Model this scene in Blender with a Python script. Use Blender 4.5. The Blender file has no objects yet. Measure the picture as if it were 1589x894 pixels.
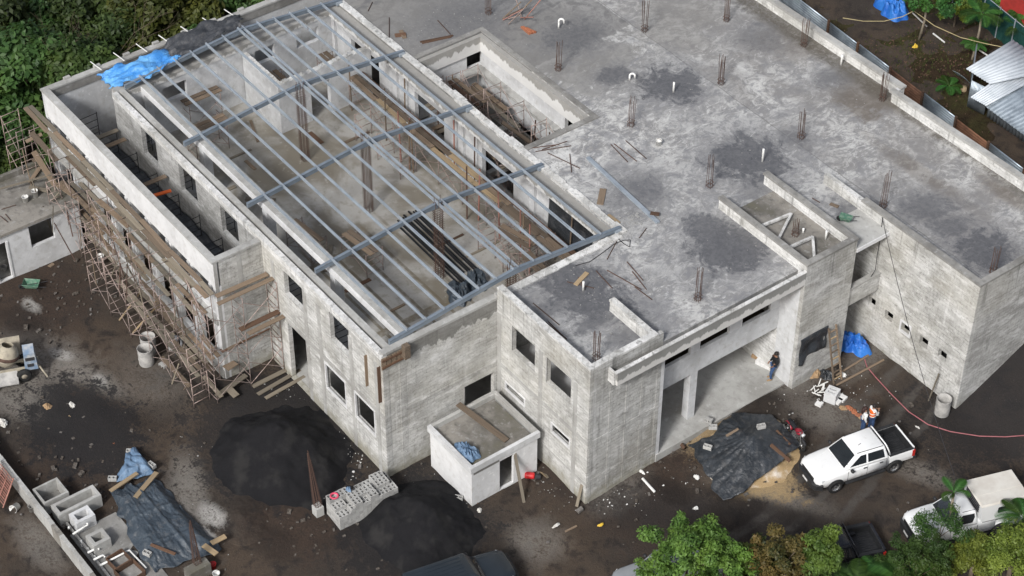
import bpy, bmesh, math, random
import numpy as np
from mathutils import Vector, Matrix
rnd = random.Random(7)
S = bpy.context.scene
C = S.collection
# ------------------------------------------------------------------ camera, world, sun, exposure
FPX, YAW, PIT, ROLL, DIST = 3247.74, math.radians(142.76807), math.radians(41.56519), math.radians(-0.36121), 97.0
CX, CY, IW = 794.5, 447.0, 1589.0
def _rot():
    cy, sy = math.cos(YAW), math.sin(YAW)
    f = np.array([cy*math.cos(PIT), sy*math.cos(PIT), -math.sin(PIT)])
    r = np.array([sy, -cy, 0.0]); d = np.cross(f, r)
    cr, sr = math.cos(ROLL), math.sin(ROLL)
    return np.array([cr*r+sr*d, -sr*r+cr*d, f])
RC = _rot()
def _ray(px, py): return RC.T @ np.array([(px-CX)/FPX, (py-CY)/FPX, 1.0])
_r0 = _ray(908.2, 781)
CAM = -_r0/np.linalg.norm(_r0)*DIST
def P(px, py, z=0.0):
    """survey: the place on level z that the photograph shows at a pixel"""
    d = _ray(px, py); t = (z-CAM[2])/d[2]; return Vector(CAM+t*d)
cam_d = bpy.data.cameras.new('camera'); cam = bpy.data.objects.new('camera', cam_d); C.objects.link(cam)
cam_d.sensor_width = 36.0; cam_d.lens = FPX/IW*36.0; cam_d.clip_end = 3000; cam_d.clip_start = 1.0
m = Matrix.Identity(4)
for i in range(3):
    m[i][0] = RC[0][i]; m[i][1] = -RC[1][i]; m[i][2] = -RC[2][i]; m[i][3] = CAM[i]
cam.matrix_world = m
S.camera = cam
SUN_EL, SUN_AZ = 40.0, -64.0      # azimuth of the direction towards the sun, from +X counterclockwise
W = bpy.data.worlds.new('World'); S.world = W; W.use_nodes = True
nt = W.node_tree; nt.nodes.clear()
sky = nt.nodes.new('ShaderNodeTexSky'); sky.sky_type = 'NISHITA'; sky.sun_disc = False
sky.sun_elevation = math.radians(SUN_EL); sky.sun_rotation = math.radians(90.0-SUN_AZ)
sky.air_density = 1.0; sky.dust_density = 4.0; sky.ozone_density = 1.0
hs = nt.nodes.new('ShaderNodeHueSaturation'); hs.inputs['Saturation'].default_value = 0.55
bg = nt.nodes.new('ShaderNodeBackground'); bg.inputs[1].default_value = 0.065
wo = nt.nodes.new('ShaderNodeOutputWorld')
nt.links.new(sky.outputs[0], hs.inputs['Color']); nt.links.new(hs.outputs[0], bg.inputs[0]); nt.links.new(bg.outputs[0], wo.inputs[0])
sun_d = bpy.data.lights.new('sun', 'SUN'); sun_d.energy = 1.5; sun_d.angle = math.radians(10); sun_d.color = (1.0, 0.99, 0.975)
sun = bpy.data.objects.new('sun', sun_d); C.objects.link(sun)
_e, _a = math.radians(SUN_EL), math.radians(SUN_AZ)
_sd = Vector((math.cos(_e)*math.cos(_a), math.cos(_e)*math.sin(_a), math.sin(_e)))
sun.rotation_euler = (-_sd).to_track_quat('-Z', 'Y').to_euler(); sun.location = (0, 0, 80)
S.view_settings.view_transform = 'Standard'; S.view_settings.look = 'None'
S.view_settings.exposure = 1.02; S.view_settings.gamma = 1.0
S.view_settings.use_curve_mapping = False
S.cycles.max_bounces = 6; S.cycles.diffuse_bounces = 3; S.cycles.glossy_bounces = 2; S.cycles.transparent_max_bounces = 4

# ------------------------------------------------------------------ node helpers
class NT:
    def __init__(s, name):
        s.m = bpy.data.materials.new(name); s.m.use_nodes = True; s.t = s.m.node_tree
        s.b = s.t.nodes['Principled BSDF']; s.L = s.t.links.new
        s._pos = None
    def n(s, ty, **k):
        q = s.t.nodes.new('ShaderNode'+ty)
        for a, v in k.items(): setattr(q, a, v)
        return q
    def put(s, sock, v):
        if hasattr(v, 'links') or hasattr(v, 'is_linked'): s.L(v, sock)
        else:
            if isinstance(v, (tuple, list)) and len(v) == 3 and sock.type == 'RGBA': v = (*v, 1)
            sock.default_value = v
    def pos(s):
        if s._pos is None: s._pos = s.n('NewGeometry').outputs['Position']
        return s._pos
    def obj(s): return s.n('TexCoord').outputs['Object']
    def rand(s): return s.n('ObjectInfo').outputs['Random']
    def scaled(s, v, sc, off=(0, 0, 0), rot=(0, 0, 0)):
        q = s.n('Mapping'); s.L(v, q.inputs[0]); q.inputs['Scale'].default_value = sc; q.inputs['Location'].default_value = off; q.inputs['Rotation'].default_value = rot
        return q.outputs[0]
    def noise(s, v, scale, detail=3, rough=0.55, dist=0.0):
        q = s.n('TexNoise'); s.L(v, q.inputs['Vector']); q.inputs['Scale'].default_value = scale
        q.inputs['Detail'].default_value = detail; q.inputs['Roughness'].default_value = rough; q.inputs['Distortion'].default_value = dist
        return q.outputs[0]
    def ramp(s, f, a, b, c0=0.0, c1=1.0):
        q = s.n('MapRange', interpolation_type='SMOOTHSTEP'); s.L(f, q.inputs[0])
        q.inputs[1].default_value = a; q.inputs[2].default_value = b; q.inputs[3].default_value = c0; q.inputs[4].default_value = c1
        return q.outputs[0]
    def mix(s, f, a, b, bt='MIX'):
        q = s.n('Mix', data_type='RGBA', blend_type=bt, clamp_factor=True)
        s.put(q.inputs[0], f); s.put(q.inputs[6], a); s.put(q.inputs[7], b); return q.outputs[2]
    def math(s, op, a, b=0.0, c=None, clamp=False):
        q = s.n('Math', operation=op, use_clamp=clamp); s.put(q.inputs[0], a); s.put(q.inputs[1], b)
        if c is not None: s.put(q.inputs[2], c)
        return q.outputs[0]
    def sep(s, v):
        q = s.n('SeparateXYZ'); s.L(v, q.inputs[0]); return q.outputs
    def comb(s, x, y, z):
        q = s.n('CombineXYZ'); s.put(q.inputs[0], x); s.put(q.inputs[1], y); s.put(q.inputs[2], z); return q.outputs[0]
    def blob(s, v, x, y, rx, ry, ang, edge, warp, amount=1.0):
        """a stain: soft-edged ellipse at a place in the world, its edge broken by noise"""
        q = s.scaled(v, (1, 1, 0), (0, 0, 0))
        a = s.n('VectorMath', operation='SUBTRACT'); s.L(q, a.inputs[0]); a.inputs[1].default_value = (x, y, 0)
        q2 = s.n('Mapping', vector_type='TEXTURE'); s.L(a.outputs[0], q2.inputs[0]); q2.inputs['Rotation'].default_value = (0, 0, ang); q2.inputs['Scale'].default_value = (rx, ry, 1)
        l = s.n('VectorMath', operation='LENGTH'); s.L(q2.outputs[0], l.inputs[0])
        d = s.math('ADD', l.outputs['Value'], warp)
        return s.ramp(d, 1.0+edge, 1.0-edge, 0.0, amount)
    def bump(s, h, st=0.3, dist=0.05, prev=None):
        q = s.n('Bump'); s.L(h, q.inputs['Height']); q.inputs['Strength'].default_value = st; q.inputs['Distance'].default_value = dist
        if prev is not None: s.L(prev, q.inputs['Normal'])
        return q.outputs[0]
    def out(s, col, rough=0.85, normal=None, spec=0.3, metal=0.0):
        s.put(s.b.inputs['Base Color'], col); s.put(s.b.inputs['Roughness'], rough); s.put(s.b.inputs['Specular IOR Level'], spec); s.put(s.b.inputs['Metallic'], metal)
        if normal is not None: s.L(normal, s.b.inputs['Normal'])
        return s.m
def g3(v, t=(1, 1, 1)): return (v*t[0], v*t[1], v*t[2])

# ------------------------------------------------------------------ materials
M = {}
def concrete(name, light, dark, blocks=0.5, streak=0.6, tint=None, band=None, courses=True, grime=0.5, tan=0.0, low=0.75):
    k = NT(name); p = k.pos(); x, y, z = k.sep(p)[0:3]
    n1 = k.noise(p, 0.45, 4, 0.6); n2 = k.noise(p, 3.2, 5, 0.65); n3 = k.noise(p, 22, 3, 0.6)
    col = k.mix(k.ramp(n1, 0.35, 0.68), light, dark)
    col = k.mix(k.ramp(n2, 0.50, 0.72, 0, 0.55), col, g3(dark[0]*0.8, (1, .98, .92)))
    col = k.mix(k.ramp(n2, 0.44, 0.30, 0, 0.5), col, g3(min(light[0]*1.35, 0.8), (1, 1, .99)))
    u = k.math('ADD', x, y)
    h = n2
    if courses:
        wob = k.math('MULTIPLY_ADD', n2, 0.03, z)
        b = k.n('TexBrick'); k.L(k.comb(u, wob, 0.0), b.inputs['Vector'])
        b.inputs['Color1'].default_value = (0.25, 0.25, 0.25, 1); b.inputs['Color2'].default_value = (0.75, 0.75, 0.75, 1); b.inputs['Mortar'].default_value = (0, 0, 0, 1)
        b.inputs['Scale'].default_value = 1.0; b.inputs['Mortar Size'].default_value = 0.011; b.inputs['Brick Width'].default_value = 0.4; b.inputs['Row Height'].default_value = 0.2; b.inputs['Bias'].default_value = 0.0
        vis = k.math('MULTIPLY', k.ramp(k.noise(k.scaled(p, (0.5, 0.5, 1.1)), 0.9, 3), 0.40, 0.62, 0.08, min(1, blocks*1.05)), k.ramp(k.noise(k.scaled(p, (1.2, 1.2, 3.0)), 2.2, 4, .7), 0.40, 0.60, 0.1, 1.0))
        col = k.mix(k.math('MULTIPLY', b.outputs['Fac'], vis), col, g3(dark[0]*0.5, (1, .98, .93)))
        tone = k.math('MULTIPLY', k.math('SUBTRACT', b.outputs['Color'], 0.5), 0.40)
        col = k.mix(0.75, col, k.mix(1.0, col, k.comb(*[k.math('ADD', 1.0, tone)]*3), 'MULTIPLY'))
        lines = k.noise(k.scaled(p, (0.9, 0.9, 4.0)), 1.0, 6, 0.78)
        col = k.mix(k.ramp(lines, 0.53, 0.68, 0, 0.65), col, g3(dark[0]*0.58, (1, .98, .92)))
        l2 = k.noise(k.scaled(p, (0.7, 0.7, 1.9), (3, 1, 5)), 1.0, 6, 0.75)
        col = k.mix(k.ramp(l2, 0.50, 0.66, 0, 0.7), col, g3(min(light[0]*1.3, .78), (1, 1, .99)))
        l3 = k.noise(k.scaled(p, (2.2, 2.2, 5.0), (1, 7, 2)), 1.6, 5, 0.75)
        col = k.mix(k.ramp(l3, 0.56, 0.68, 0, 0.55), col, g3(dark[0]*0.40, (1, .97, .9)))
        dr = k.noise(k.scaled(p, (3.4, 3.4, 0.10), (5, 5, 5)), 1.0, 5, 0.7)
        col = k.mix(k.math('MULTIPLY', k.ramp(dr, 0.54, 0.66, 0, 0.6), k.ramp(k.math('MULTIPLY_ADD', n1, 2.5, z), 7.4, 9.3)), col, g3(dark[0]*0.34, (1, 1, .96)))
        mold = k.noise(k.scaled(p, (0.9, 0.9, 0.35), (11, 2, 4)), 1.0, 6, 0.72)
        col = k.mix(k.ramp(mold, 0.56, 0.74, 0, 0.6), col, g3(dark[0]*0.36, (1, 1, .95)))
        h = k.math('MULTIPLY_ADD', b.outputs['Fac'], -0.6, n2)
    st = k.noise(k.scaled(p, (2.6, 2.6, 0.16)), 1.0, 4, 0.65)
    col = k.mix(k.ramp(st, 0.58, 0.74, 0, streak*.7), col, g3(dark[0]*0.45, (1, .99, .95)))
    st2 = k.noise(k.scaled(p, (1.9, 1.9, 0.12), (7, 3, 1)), 1.0, 4, 0.6)
    col = k.mix(k.ramp(st2, 0.60, 0.72, 0, streak*0.5), col, g3(min(light[0]*1.4, .8)))
    if tan: col = k.mix(k.ramp(k.noise(p, 0.28, 3), 0.42, 0.66, 0, tan), col, (0.40, 0.36, 0.26))
    sp = k.noise(p, 60, 2, 0.5)
    col = k.mix(k.ramp(n3, 0.58, 0.78, 0, grime), col, g3(dark[0]*0.5))
    if tint: col = k.mix(k.ramp(n1, 0.5, 0.75, 0, 0.5), col, tint)
    if courses: col = k.mix(k.math('MULTIPLY', k.ramp(k.math('MULTIPLY_ADD', n2, -1.4, z), .35, -.75), .6), col, (0.24, 0.225, 0.16))
    if band:   # fresh grey render above a ragged line, limewash runs below it
        zb, wav, cu, cl = band
        wv = k.noise(k.scaled(k.comb(u, 0.0, k.math('MULTIPLY', z, 0.25)), (1.7, 1.7, 1)), 1.0, 4, 0.7)
        t = k.math('MULTIPLY_ADD', k.math('SUBTRACT', wv, 0.5), wav, z)
        up = k.ramp(t, zb-0.05, zb+0.05)
        col = k.mix(up, k.mix(low, col, cl), k.mix(0.72, col, cu))
    nrm = k.bump(k.math('MULTIPLY_ADD', sp, 0.25, h), 0.5, 0.02)
    M[name] = k.out(col, k.ramp(n2, 0.3, 0.7, 0.95, 0.8), nrm, 0.2)
concrete('block_wall', (0.54, 0.54, 0.525), (0.345, 0.343, 0.325), 0.75, 0.65, tan=0.2)
concrete('block_wall_shaded', (0.48, 0.48, 0.465), (0.315, 0.313, 0.30), 0.75, 0.65, tan=0.12)  # block wall copy for the less lit faces, shade put into its colour
concrete('block_wall_stained', (0.54, 0.54, 0.52), (0.36, 0.355, 0.335), 0.75, 0.65, band=(7.0, 1.6, (0.125, 0.122, 0.112), (0.50, 0.49, 0.47)), low=0.0, tan=.15)
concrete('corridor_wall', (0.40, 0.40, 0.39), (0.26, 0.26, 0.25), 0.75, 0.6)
concrete('cast', (0.42, 0.42, 0.405), (0.29, 0.285, 0.27), 0.0, 0.35, courses=False)
concrete('cast_dark', (0.29, 0.285, 0.27), (0.17, 0.165, 0.155), 0.0, 0.45, courses=False)
concrete('render_white', (0.66, 0.665, 0.67), (0.55, 0.555, 0.56), 0.0, 0.2, courses=False, grime=0.15)
concrete('render_pale', (0.60, 0.61, 0.62), (0.46, 0.465, 0.47), 0.0, 0.28, courses=False, grime=0.25)
concrete('fascia', (0.5, 0.5, 0.49), (0.38, 0.38, 0.37), 0.0, 0.3, courses=False, band=(7.62, 0.9, (0.17, 0.17, 0.16), (0.62, 0.61, 0.59)))
concrete('slab_edge', (0.5, 0.5, 0.49), (0.33, 0.33, 0.32), 0.0, 0.35, courses=False, band=(7.42, 1.1, (0.26, 0.25, 0.23), (0.66, 0.655, 0.64)))
concrete('parapet_block', (0.64, 0.64, 0.63), (0.44, 0.44, 0.425), 0.8, 0.5, tan=0.10)
concrete('mossy', (0.26, 0.245, 0.22), (0.10, 0.095, 0.088), 0.0, 0.7, tint=(0.18, 0.17, 0.11), courses=False)

def slab_mat():
    k = NT('roof_slab'); p = k.pos()
    n1 = k.noise(p, 0.23, 5, 0.6, 0.8); n2 = k.noise(p, 0.95, 10, 0.66, 1.1); n3 = k.noise(p, 4.2, 8, 0.72, 0.9); n4 = k.noise(p, 30, 3, 0.6)
    wisp = k.noise(k.scaled(p, (1.0, 0.55, 1), (3, 9, 0), (0, 0, .6)), 1.9, 9, 0.70, 1.6)
    col = k.mix(k.ramp(n2, 0.42, 0.57), (0.55, 0.55, 0.535), (0.27, 0.268, 0.265))
    col = k.mix(k.ramp(n1, 0.46, 0.62, 0, 0.45), col, (0.25, 0.245, 0.24))
    col = k.mix(k.ramp(wisp, 0.50, 0.60, 0, 0.7), col, (0.19, 0.195, 0.21))
    col = k.mix(k.ramp(wisp, 0.47, 0.39, 0, 0.7), col, (0.62, 0.62, 0.61))
    col = k.mix(k.ramp(n3, 0.50, 0.62, 0, 0.45), col, (0.19, 0.19, 0.195))
    col = k.mix(k.ramp(n3, 0.47, 0.36, 0, 0.40), col, (0.58, 0.58, 0.57))
    col = k.mix(k.ramp(n4, 0.55, 0.66, 0, 0.4), col, (0.12, 0.12, 0.115))
    n5 = k.noise(k.scaled(p, (1, 1, 1), (31, 7, 0)), 0.42, 8, 0.74, 0.6)
    col = k.mix(k.ramp(n5, 0.515, 0.59, 0, 0.62), col, k.mix(k.ramp(n3, .4, .6), (0.17, 0.175, 0.19), (0.24, 0.24, 0.245)))
    col = k.mix(k.ramp(n5, 0.45, 0.38, 0, 0.5), col, (0.55, 0.55, 0.54))
    # an older, darker pour with a scalloped edge, and the cold joint beyond it
    sx, sy_, sz_ = k.sep(p)[0:3]
    wb = k.math('MULTIPLY', k.math('SUBTRACT', k.noise(p, 0.9, 3, .5), 0.5), 1.6)
    old = k.math('MULTIPLY', k.ramp(k.math('ADD', sx, wb), -19.95, -20.05), k.ramp(k.math('ADD', sy_, k.math('MULTIPLY', wb, .2)), 18.75, 18.7))
    rim = k.math('MULTIPLY', k.math('MULTIPLY', k.ramp(k.math('ADD', sx, wb), -20.1, -19.95), k.ramp(k.math('ADD', sx, wb), -19.6, -19.9)), k.ramp(sy_, 18.75, 18.7))
    col = k.mix(k.math('MULTIPLY', old, 0.72), col, k.mix(k.ramp(n2, .38, .62), (0.20, 0.195, 0.185), (0.115, 0.113, 0.112)))
    col = k.mix(k.math('MULTIPLY', rim, 0.6), col, (0.60, 0.60, 0.58))
    far = k.ramp(k.math('ADD', sy_, k.math('MULTIPLY', wb, .12)), 18.75, 18.9)
    col = k.mix(k.math('MULTIPLY', far, k.ramp(n1, .36, .60, .1, .55)), col, (0.20, 0.19, 0.18))
    jl = k.ramp(k.math('ABSOLUTE', k.math('SUBTRACT', k.math('ADD', sy_, k.math('MULTIPLY', wb, .12)), 18.8)), .05, .015)
    col = k.mix(k.math('MULTIPLY', jl, .6), col, (0.13, 0.125, 0.12))
    # cracks / cold joints
    v = k.n('TexVoronoi', feature='DISTANCE_TO_EDGE'); v.inputs['Scale'].default_value = 0.22
    wv = k.n('VectorMath', operation='MULTIPLY_ADD'); k.L(k.n('TexNoise').outputs[1], wv.inputs[0])
    nn = k.n('TexNoise'); nn.inputs['Scale'].default_value = 1.6; nn.inputs['Detail'].default_value = 5; k.L(p, nn.inputs[0]); k.L(nn.outputs[1], wv.inputs[0]); wv.inputs[1].default_value = (0.7, 0.7, 0); k.L(p, wv.inputs[2])
    k.L(wv.outputs[0], v.inputs['Vector'])
    col = k.mix(k.math('MULTIPLY', k.ramp(v.outputs['Distance'], 0.006, 0.0), k.ramp(n1, 0.45, 0.6, 0, 0.5)), col, (0.12, 0.12, 0.115))
    warp = k.math('MULTIPLY', k.math('SUBTRACT', k.math('ADD', k.math('MULTIPLY', n2, 0.85), k.math('MULTIPLY', n3, 0.35)), 0.6), 3.6)
    wet = halo = None
    Z = 7.85
    def spot(px, py, rx, ry, ang=0.0, e=0.30, am=1.0):
        q = P(px, py, Z); return k.blob(p, q.x, q.y, rx, ry, ang, e, warp, am)
    dry = [spot(880, 85, 4.2, 3.2, 0.3, 0.3, .75), spot(640, 40, 3.6, 4.2, 0, 0.4, .6), spot(1060, 25, 2.6, 3.4, .5, .4, .5)]
    for d in dry: col = k.mix(d, col, (0.19, 0.185, 0.175))
    brown = [spot(1335, 150, 1.8, 1.5, 0, .35, .7), spot(1240, 65, 1.5, 2.2, 0, .5, .55), spot(1430, 270, 3.5, .5, 0, .5, .5), spot(1560, 300, 1.8, .5, 0, .5, .6)]
    for d in brown: col = k.mix(d, col, (0.115, 0.095, 0.075))
    for a in [(1042, 132, 1.5, 1.35, 0), (905, 452, 2.6, 1.5, .2), (1135, 385, 1.6, 2.2, 0), (1160, 245, 1.8, 1.9, .3), (990, 300, 1.3, 1.7, .4, .5, .7),
              (1185, 300, 1.0, 1.0, 0, .5, .5), (1340, 330, 1.3, 1.2, .4, .35, .8), (1300, 375, 1.2, 1.3, 0), (1530, 390, 1.5, 1.4, 0), (1440, 325, 1.6, 1.0, .5, .5, .8), (890, 60, 1.3, 1.6, 0, .5, .7),
              (950, 118, .7, .9, 0, .4, .8), (1180, 55, 1.5, 1.2, 0, .4, .5), (1290, 120, .8, 1.2, 0, .5, .6), (980, 520, .7, .9, 0, .5, .7), (850, 480, .5, 1.6, 0, .5, .7), (930, 495, .5, 1.3, 0, .4, .8),
              (1100, 360, 1.3, 1.0, 0, .3, .9), (725, 30, 1.8, 2.6, 0, .6, .5), (1235, 215, .9, .8, 0, .5, .6), (1480, 350, 1.0, 1.0, 0, .4, .8)]:
        s_ = spot(*a); wet = s_ if wet is None else k.math('MAXIMUM', wet, s_)
        h_ = spot(a[0], a[1], a[2]*1.7, a[3]*1.7, a[4], .55, .62*(a[6] if len(a) > 6 else 1)); halo = h_ if halo is None else k.math('MAXIMUM', halo, h_)
    col = k.mix(halo, col, k.mix(k.ramp(n3, 0.38, 0.62), (0.15, 0.152, 0.16), (0.23, 0.23, 0.235)))
    col = k.mix(k.math('MULTIPLY', wet, 0.82), col, k.mix(k.ramp(n3, 0.38, 0.62), (0.070, 0.072, 0.080), (0.105, 0.106, 0.114)))
    rough = k.math('MULTIPLY_ADD', wet, -0.5, k.ramp(n2, 0.3, 0.7, 0.92, 0.75))
    nrm = k.bump(k.math('ADD', n3, k.math('MULTIPLY', n4, 0.4)), 0.35, 0.02)
    ed = k.math('MULTIPLY', k.ramp(k.math('MULTIPLY_ADD', n2, 1.3, sy_), 24.9, 25.7), k.ramp(n3, .3, .6, .35, .85))
    col = k.mix(ed, col, (0.085, 0.075, 0.06))
    M['roof_slab'] = k.out(col, rough, nrm, 0.3)
slab_mat()

def floor_mat():
    k = NT('hall_floor'); p = k.pos(); x, y, z = k.sep(p)[0:3]
    n1 = k.noise(p, 0.3, 5, 0.6, 0.5); n2 = k.noise(p, 2.0, 5, 0.65); n3 = k.noise(p, 14, 3)
    col = k.mix(k.ramp(n1, 0.40, 0.62), (0.36, 0.35, 0.325), (0.19, 0.17, 0.135))
    col = k.mix(k.ramp(n2, 0.5, 0.7, 0, 0.6), col, (0.20, 0.185, 0.15)); col = k.mix(k.ramp(n2, 0.42, 0.3, 0, 0.5), col, (0.44, 0.43, 0.41))
    col = k.mix(k.ramp(n3, 0.6, 0.75, 0, 0.4), col, (0.14, 0.12, 0.1))
    # marks left where formwork lay
    def lines(c, period, off, w):
        f = k.math('FRACT', k.math('MULTIPLY', k.math('ADD', c, off), 1.0/period)); d = k.math('ABSOLUTE', k.math('SUBTRACT', f, 0.5))
        return k.ramp(d, w/period, w/period*0.6)
    fr = k.math('MULTIPLY', k.ramp(x, -19.5, -18.0), k.ramp(y, 2.2, 1.0))
    l = k.math('MAXIMUM', lines(y, 1.15, 0.3, 0.10), lines(x, 5.9, 2.6, 0.26))
    l = k.math('MULTIPLY', k.math('MULTIPLY', l, fr), k.ramp(n2, 0.3, 0.55, 0.3, 0.85))
    col = k.mix(l, col, (0.15, 0.125, 0.085))
    M['hall_floor'] = k.out(col, k.ramp(n1, 0.4, 0.65, 0.9, 0.5), k.bump(n2, 0.3, 0.02), 0.3)
floor_mat()

def simple(name, c1, c2, scale=4.0, rough=0.7, spec=0.3, metal=0.0, objspace=True, vary=0.0, stretch=(1, 1, 1), bump=0.2, det=4):
    k = NT(name); p = k.scaled(k.obj() if objspace else k.pos(), stretch)
    n = k.noise(p, scale, det, 0.6)
    col = k.mix(k.ramp(n, 0.35, 0.68), c1, c2)
    if vary:
        hv = k.n('HueSaturation'); k.put(hv.inputs['Color'], col); k.L(k.math('MULTIPLY_ADD', k.rand(), 2*vary, 1-vary), hv.inputs['Value']); 
        k.L(k.math('MULTIPLY_ADD', k.rand(), 0.5*vary, 1-.25*vary), hv.inputs['Saturation']); col = hv.outputs[0]
    M[name] = k.out(col, rough, k.bump(n, bump, 0.02) if bump else None, spec, metal)
    return M[name]
simple('wood_plank', (0.215, 0.165, 0.12), (0.13, 0.10, 0.075), 3, 0.85, 0.15, vary=0.32, stretch=(0.6, 6, 6))
simple('wood_grey', (0.215, 0.19, 0.15), (0.14, 0.12, 0.095), 3, 0.9, 0.12, vary=0.3, stretch=(0.6, 6, 6))
simple('wood_new', (0.36, 0.275, 0.175), (0.26, 0.195, 0.12), 3, 0.8, 0.15, vary=0.2, stretch=(0.6, 6, 6))
simple('wood_dark', (0.13, 0.08, 0.055), (0.085, 0.052, 0.036), 3, 0.85, 0.15, vary=0.25, stretch=(0.6, 6, 6))
simple('rust', (0.115, 0.072, 0.056), (0.07, 0.045, 0.038), 8, 0.85, 0.2, vary=0.2)
simple('scaffold_steel', (0.36, 0.29, 0.265), (0.19, 0.14, 0.12), 6, 0.7, 0.3, vary=0.25, bump=0)
simple('scaffold_red', (0.40, 0.20, 0.16), (0.26, 0.13, 0.105), 6, 0.65, 0.3, vary=0.2, bump=0)
simple('pipe_black', (0.010, 0.0105, 0.012), (0.018, 0.019, 0.021), 5, 0.6, 0.25, vary=0.2, bump=0)
simple('pvc', (0.78, 0.78, 0.76), (0.62, 0.62, 0.60), 5, 0.45, 0.4, bump=0)
simple('block_grey', (0.40, 0.40, 0.39), (0.30, 0.30, 0.29), 9, 0.92, 0.1, vary=0.18)
simple('zinc', (0.40, 0.46, 0.51), (0.22, 0.26, 0.30), 1.2, 0.38, 0.5, 0.55, vary=0.12, bump=0)
simple('zinc_light', (0.55, 0.59, 0.63), (0.44, 0.48, 0.52), 1.2, 0.5, 0.4, 0.2, vary=0.05, bump=0)
simple('zinc_rust', (0.14, 0.075, 0.05), (0.23, 0.12, 0.075), 2.0, 0.85, 0.15, vary=0.25)
simple('rubber', (0.02, 0.02, 0.02), (0.03, 0.03, 0.03), 6, 0.85, 0.2, bump=0)
def paint(name, c, rough=.22):
    k = NT(name); p = k.obj(); x, y, z = k.sep(p)[0:3]; n = k.noise(p, 3.5, 6, .7); n2 = k.noise(p, 14, 4, .7)
    low = k.ramp(k.math('MULTIPLY_ADD', n, .7, z), 1.12, .72)
    col = k.mix(k.math('MULTIPLY', low, k.ramp(n2, .35, .6, .35, .9)), c, (0.13, 0.10, 0.075)); col = k.mix(k.ramp(n, .52, .75, 0, .22), col, (0.30, 0.27, 0.23))
    M[name] = k.out(col, k.math('MULTIPLY_ADD', low, .5, rough), None, .5)
paint('paint_white', (0.78, 0.79, 0.79))
simple('glass_dark', (0.020, 0.024, 0.028), (0.028, 0.033, 0.038), 1, 0.03, 1.0, bump=0)
def steel(name, a, b):
    k = NT(name); p = k.pos(); n = k.noise(p, 1.2, 4, .6); r_ = k.noise(p, 3.1, 6, .75)
    col = k.mix(k.ramp(n, .35, .68), a, b); col = k.mix(k.ramp(r_, .60, .70, 0, .55), col, (0.16, 0.105, 0.075)); col = k.mix(k.ramp(r_, .40, .32, 0, .5), col, g3(a[0]*1.35))
    M[name] = k.out(col, .5, None, .45, .25)
steel('galvanised', (0.35, 0.395, 0.44), (0.27, 0.31, 0.355)); steel('steel_blue', (0.215, 0.255, 0.30), (0.165, 0.20, 0.24))
simple('paint_offwhite', (0.62, 0.60, 0.55), (0.54, 0.51, 0.46), 1.4, 0.5, 0.35, bump=0)
simple('paint_slate', (0.021, 0.028, 0.036), (0.017, 0.023, 0.030), 0.8, 0.25, 0.5, bump=0)
simple('paint_black', (0.012, 0.013, 0.017), (0.02, 0.02, 0.024), 0.8, 0.22, 0.5, bump=0)
simple('paint_silver', (0.32, 0.34, 0.36), (0.27, 0.29, 0.31), 0.8, 0.25, 0.5, 0.3, bump=0)
simple('plastic_black', (0.02, 0.021, 0.023), (0.03, 0.031, 0.033), 4, 0.55, 0.35, bump=0)
simple('chrome', (0.5, 0.5, 0.5), (0.42, 0.42, 0.42), 4, 0.25, 0.5, 0.8, bump=0)
simple('lamp_clear', (0.55, 0.57, 0.58), (0.45, 0.47, 0.48), 8, 0.12, 0.5, bump=0)
simple('lamp_red', (0.45, 0.02, 0.015), (0.35, 0.015, 0.012), 8, 0.15, 0.5, bump=0)
simple('moto_red', (0.26, 0.02, 0.035), (0.2, 0.015, 0.03), 4, 0.35, 0.4, bump=0)
simple('red_plastic', (0.55, 0.03, 0.03), (0.42, 0.02, 0.03), 4, 0.4, 0.4, bump=0)
simple('pink_plastic', (0.68, 0.09, 0.16), (0.55, 0.06, 0.12), 4, 0.5, 0.3, bump=0)
simple('yellow_plastic', (0.70, 0.48, 0.06), (0.58, 0.38, 0.05), 4, 0.45, 0.3, bump=0)
simple('white_plastic', (0.72, 0.72, 0.70), (0.55, 0.55, 0.53), 3, 0.5, 0.3, bump=0)
simple('green_paint', (0.06, 0.16, 0.105), (0.17, 0.25, 0.19), 5, 0.6, 0.3)
simple('turquoise', (0.02, 0.38, 0.42), (0.02, 0.30, 0.35), 5, 0.5, 0.3, bump=0)
simple('orange_plastic', (0.80, 0.16, 0.03), (0.68, 0.12, 0.03), 5, 0.55, 0.3, bump=0)
simple('barrel_concrete', (0.44, 0.43, 0.41), (0.28, 0.275, 0.265), 3, 0.85, 0.2)
simple('barrel_blue', (0.10, 0.17, 0.27), (0.44, 0.43, 0.41), 2.5, 0.8, 0.2)
simple('mixer_paint', (0.40, 0.36, 0.28), (0.24, 0.215, 0.175), 3, 0.75, 0.25)
simple('mixer_blue', (0.17, 0.24, 0.34), (0.42, 0.43, 0.43), 2.5, 0.6, 0.3)
simple('skin', (0.28, 0.155, 0.10), (0.24, 0.13, 0.085), 6, 0.6, 0.3, bump=0)
simple('hair_dark', (0.015, 0.012, 0.011), (0.025, 0.02, 0.018), 20, 0.6, 0.3)
simple('hair_brown', (0.045, 0.022, 0.018), (0.03, 0.016, 0.014), 20, 0.6, 0.3)
simple('cloth_black', (0.015, 0.016, 0.018), (0.025, 0.026, 0.03), 8, 0.9, 0.1)
simple('cloth_jeans', (0.04, 0.075, 0.16), (0.06, 0.10, 0.20), 8, 0.9, 0.1)
simple('cloth_grey', (0.38, 0.39, 0.41), (0.28, 0.29, 0.31), 6, 0.9, 0.1)
simple('cloth_white', (0.72, 0.72, 0.71), (0.62, 0.62, 0.61), 6, 0.9, 0.1)
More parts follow.
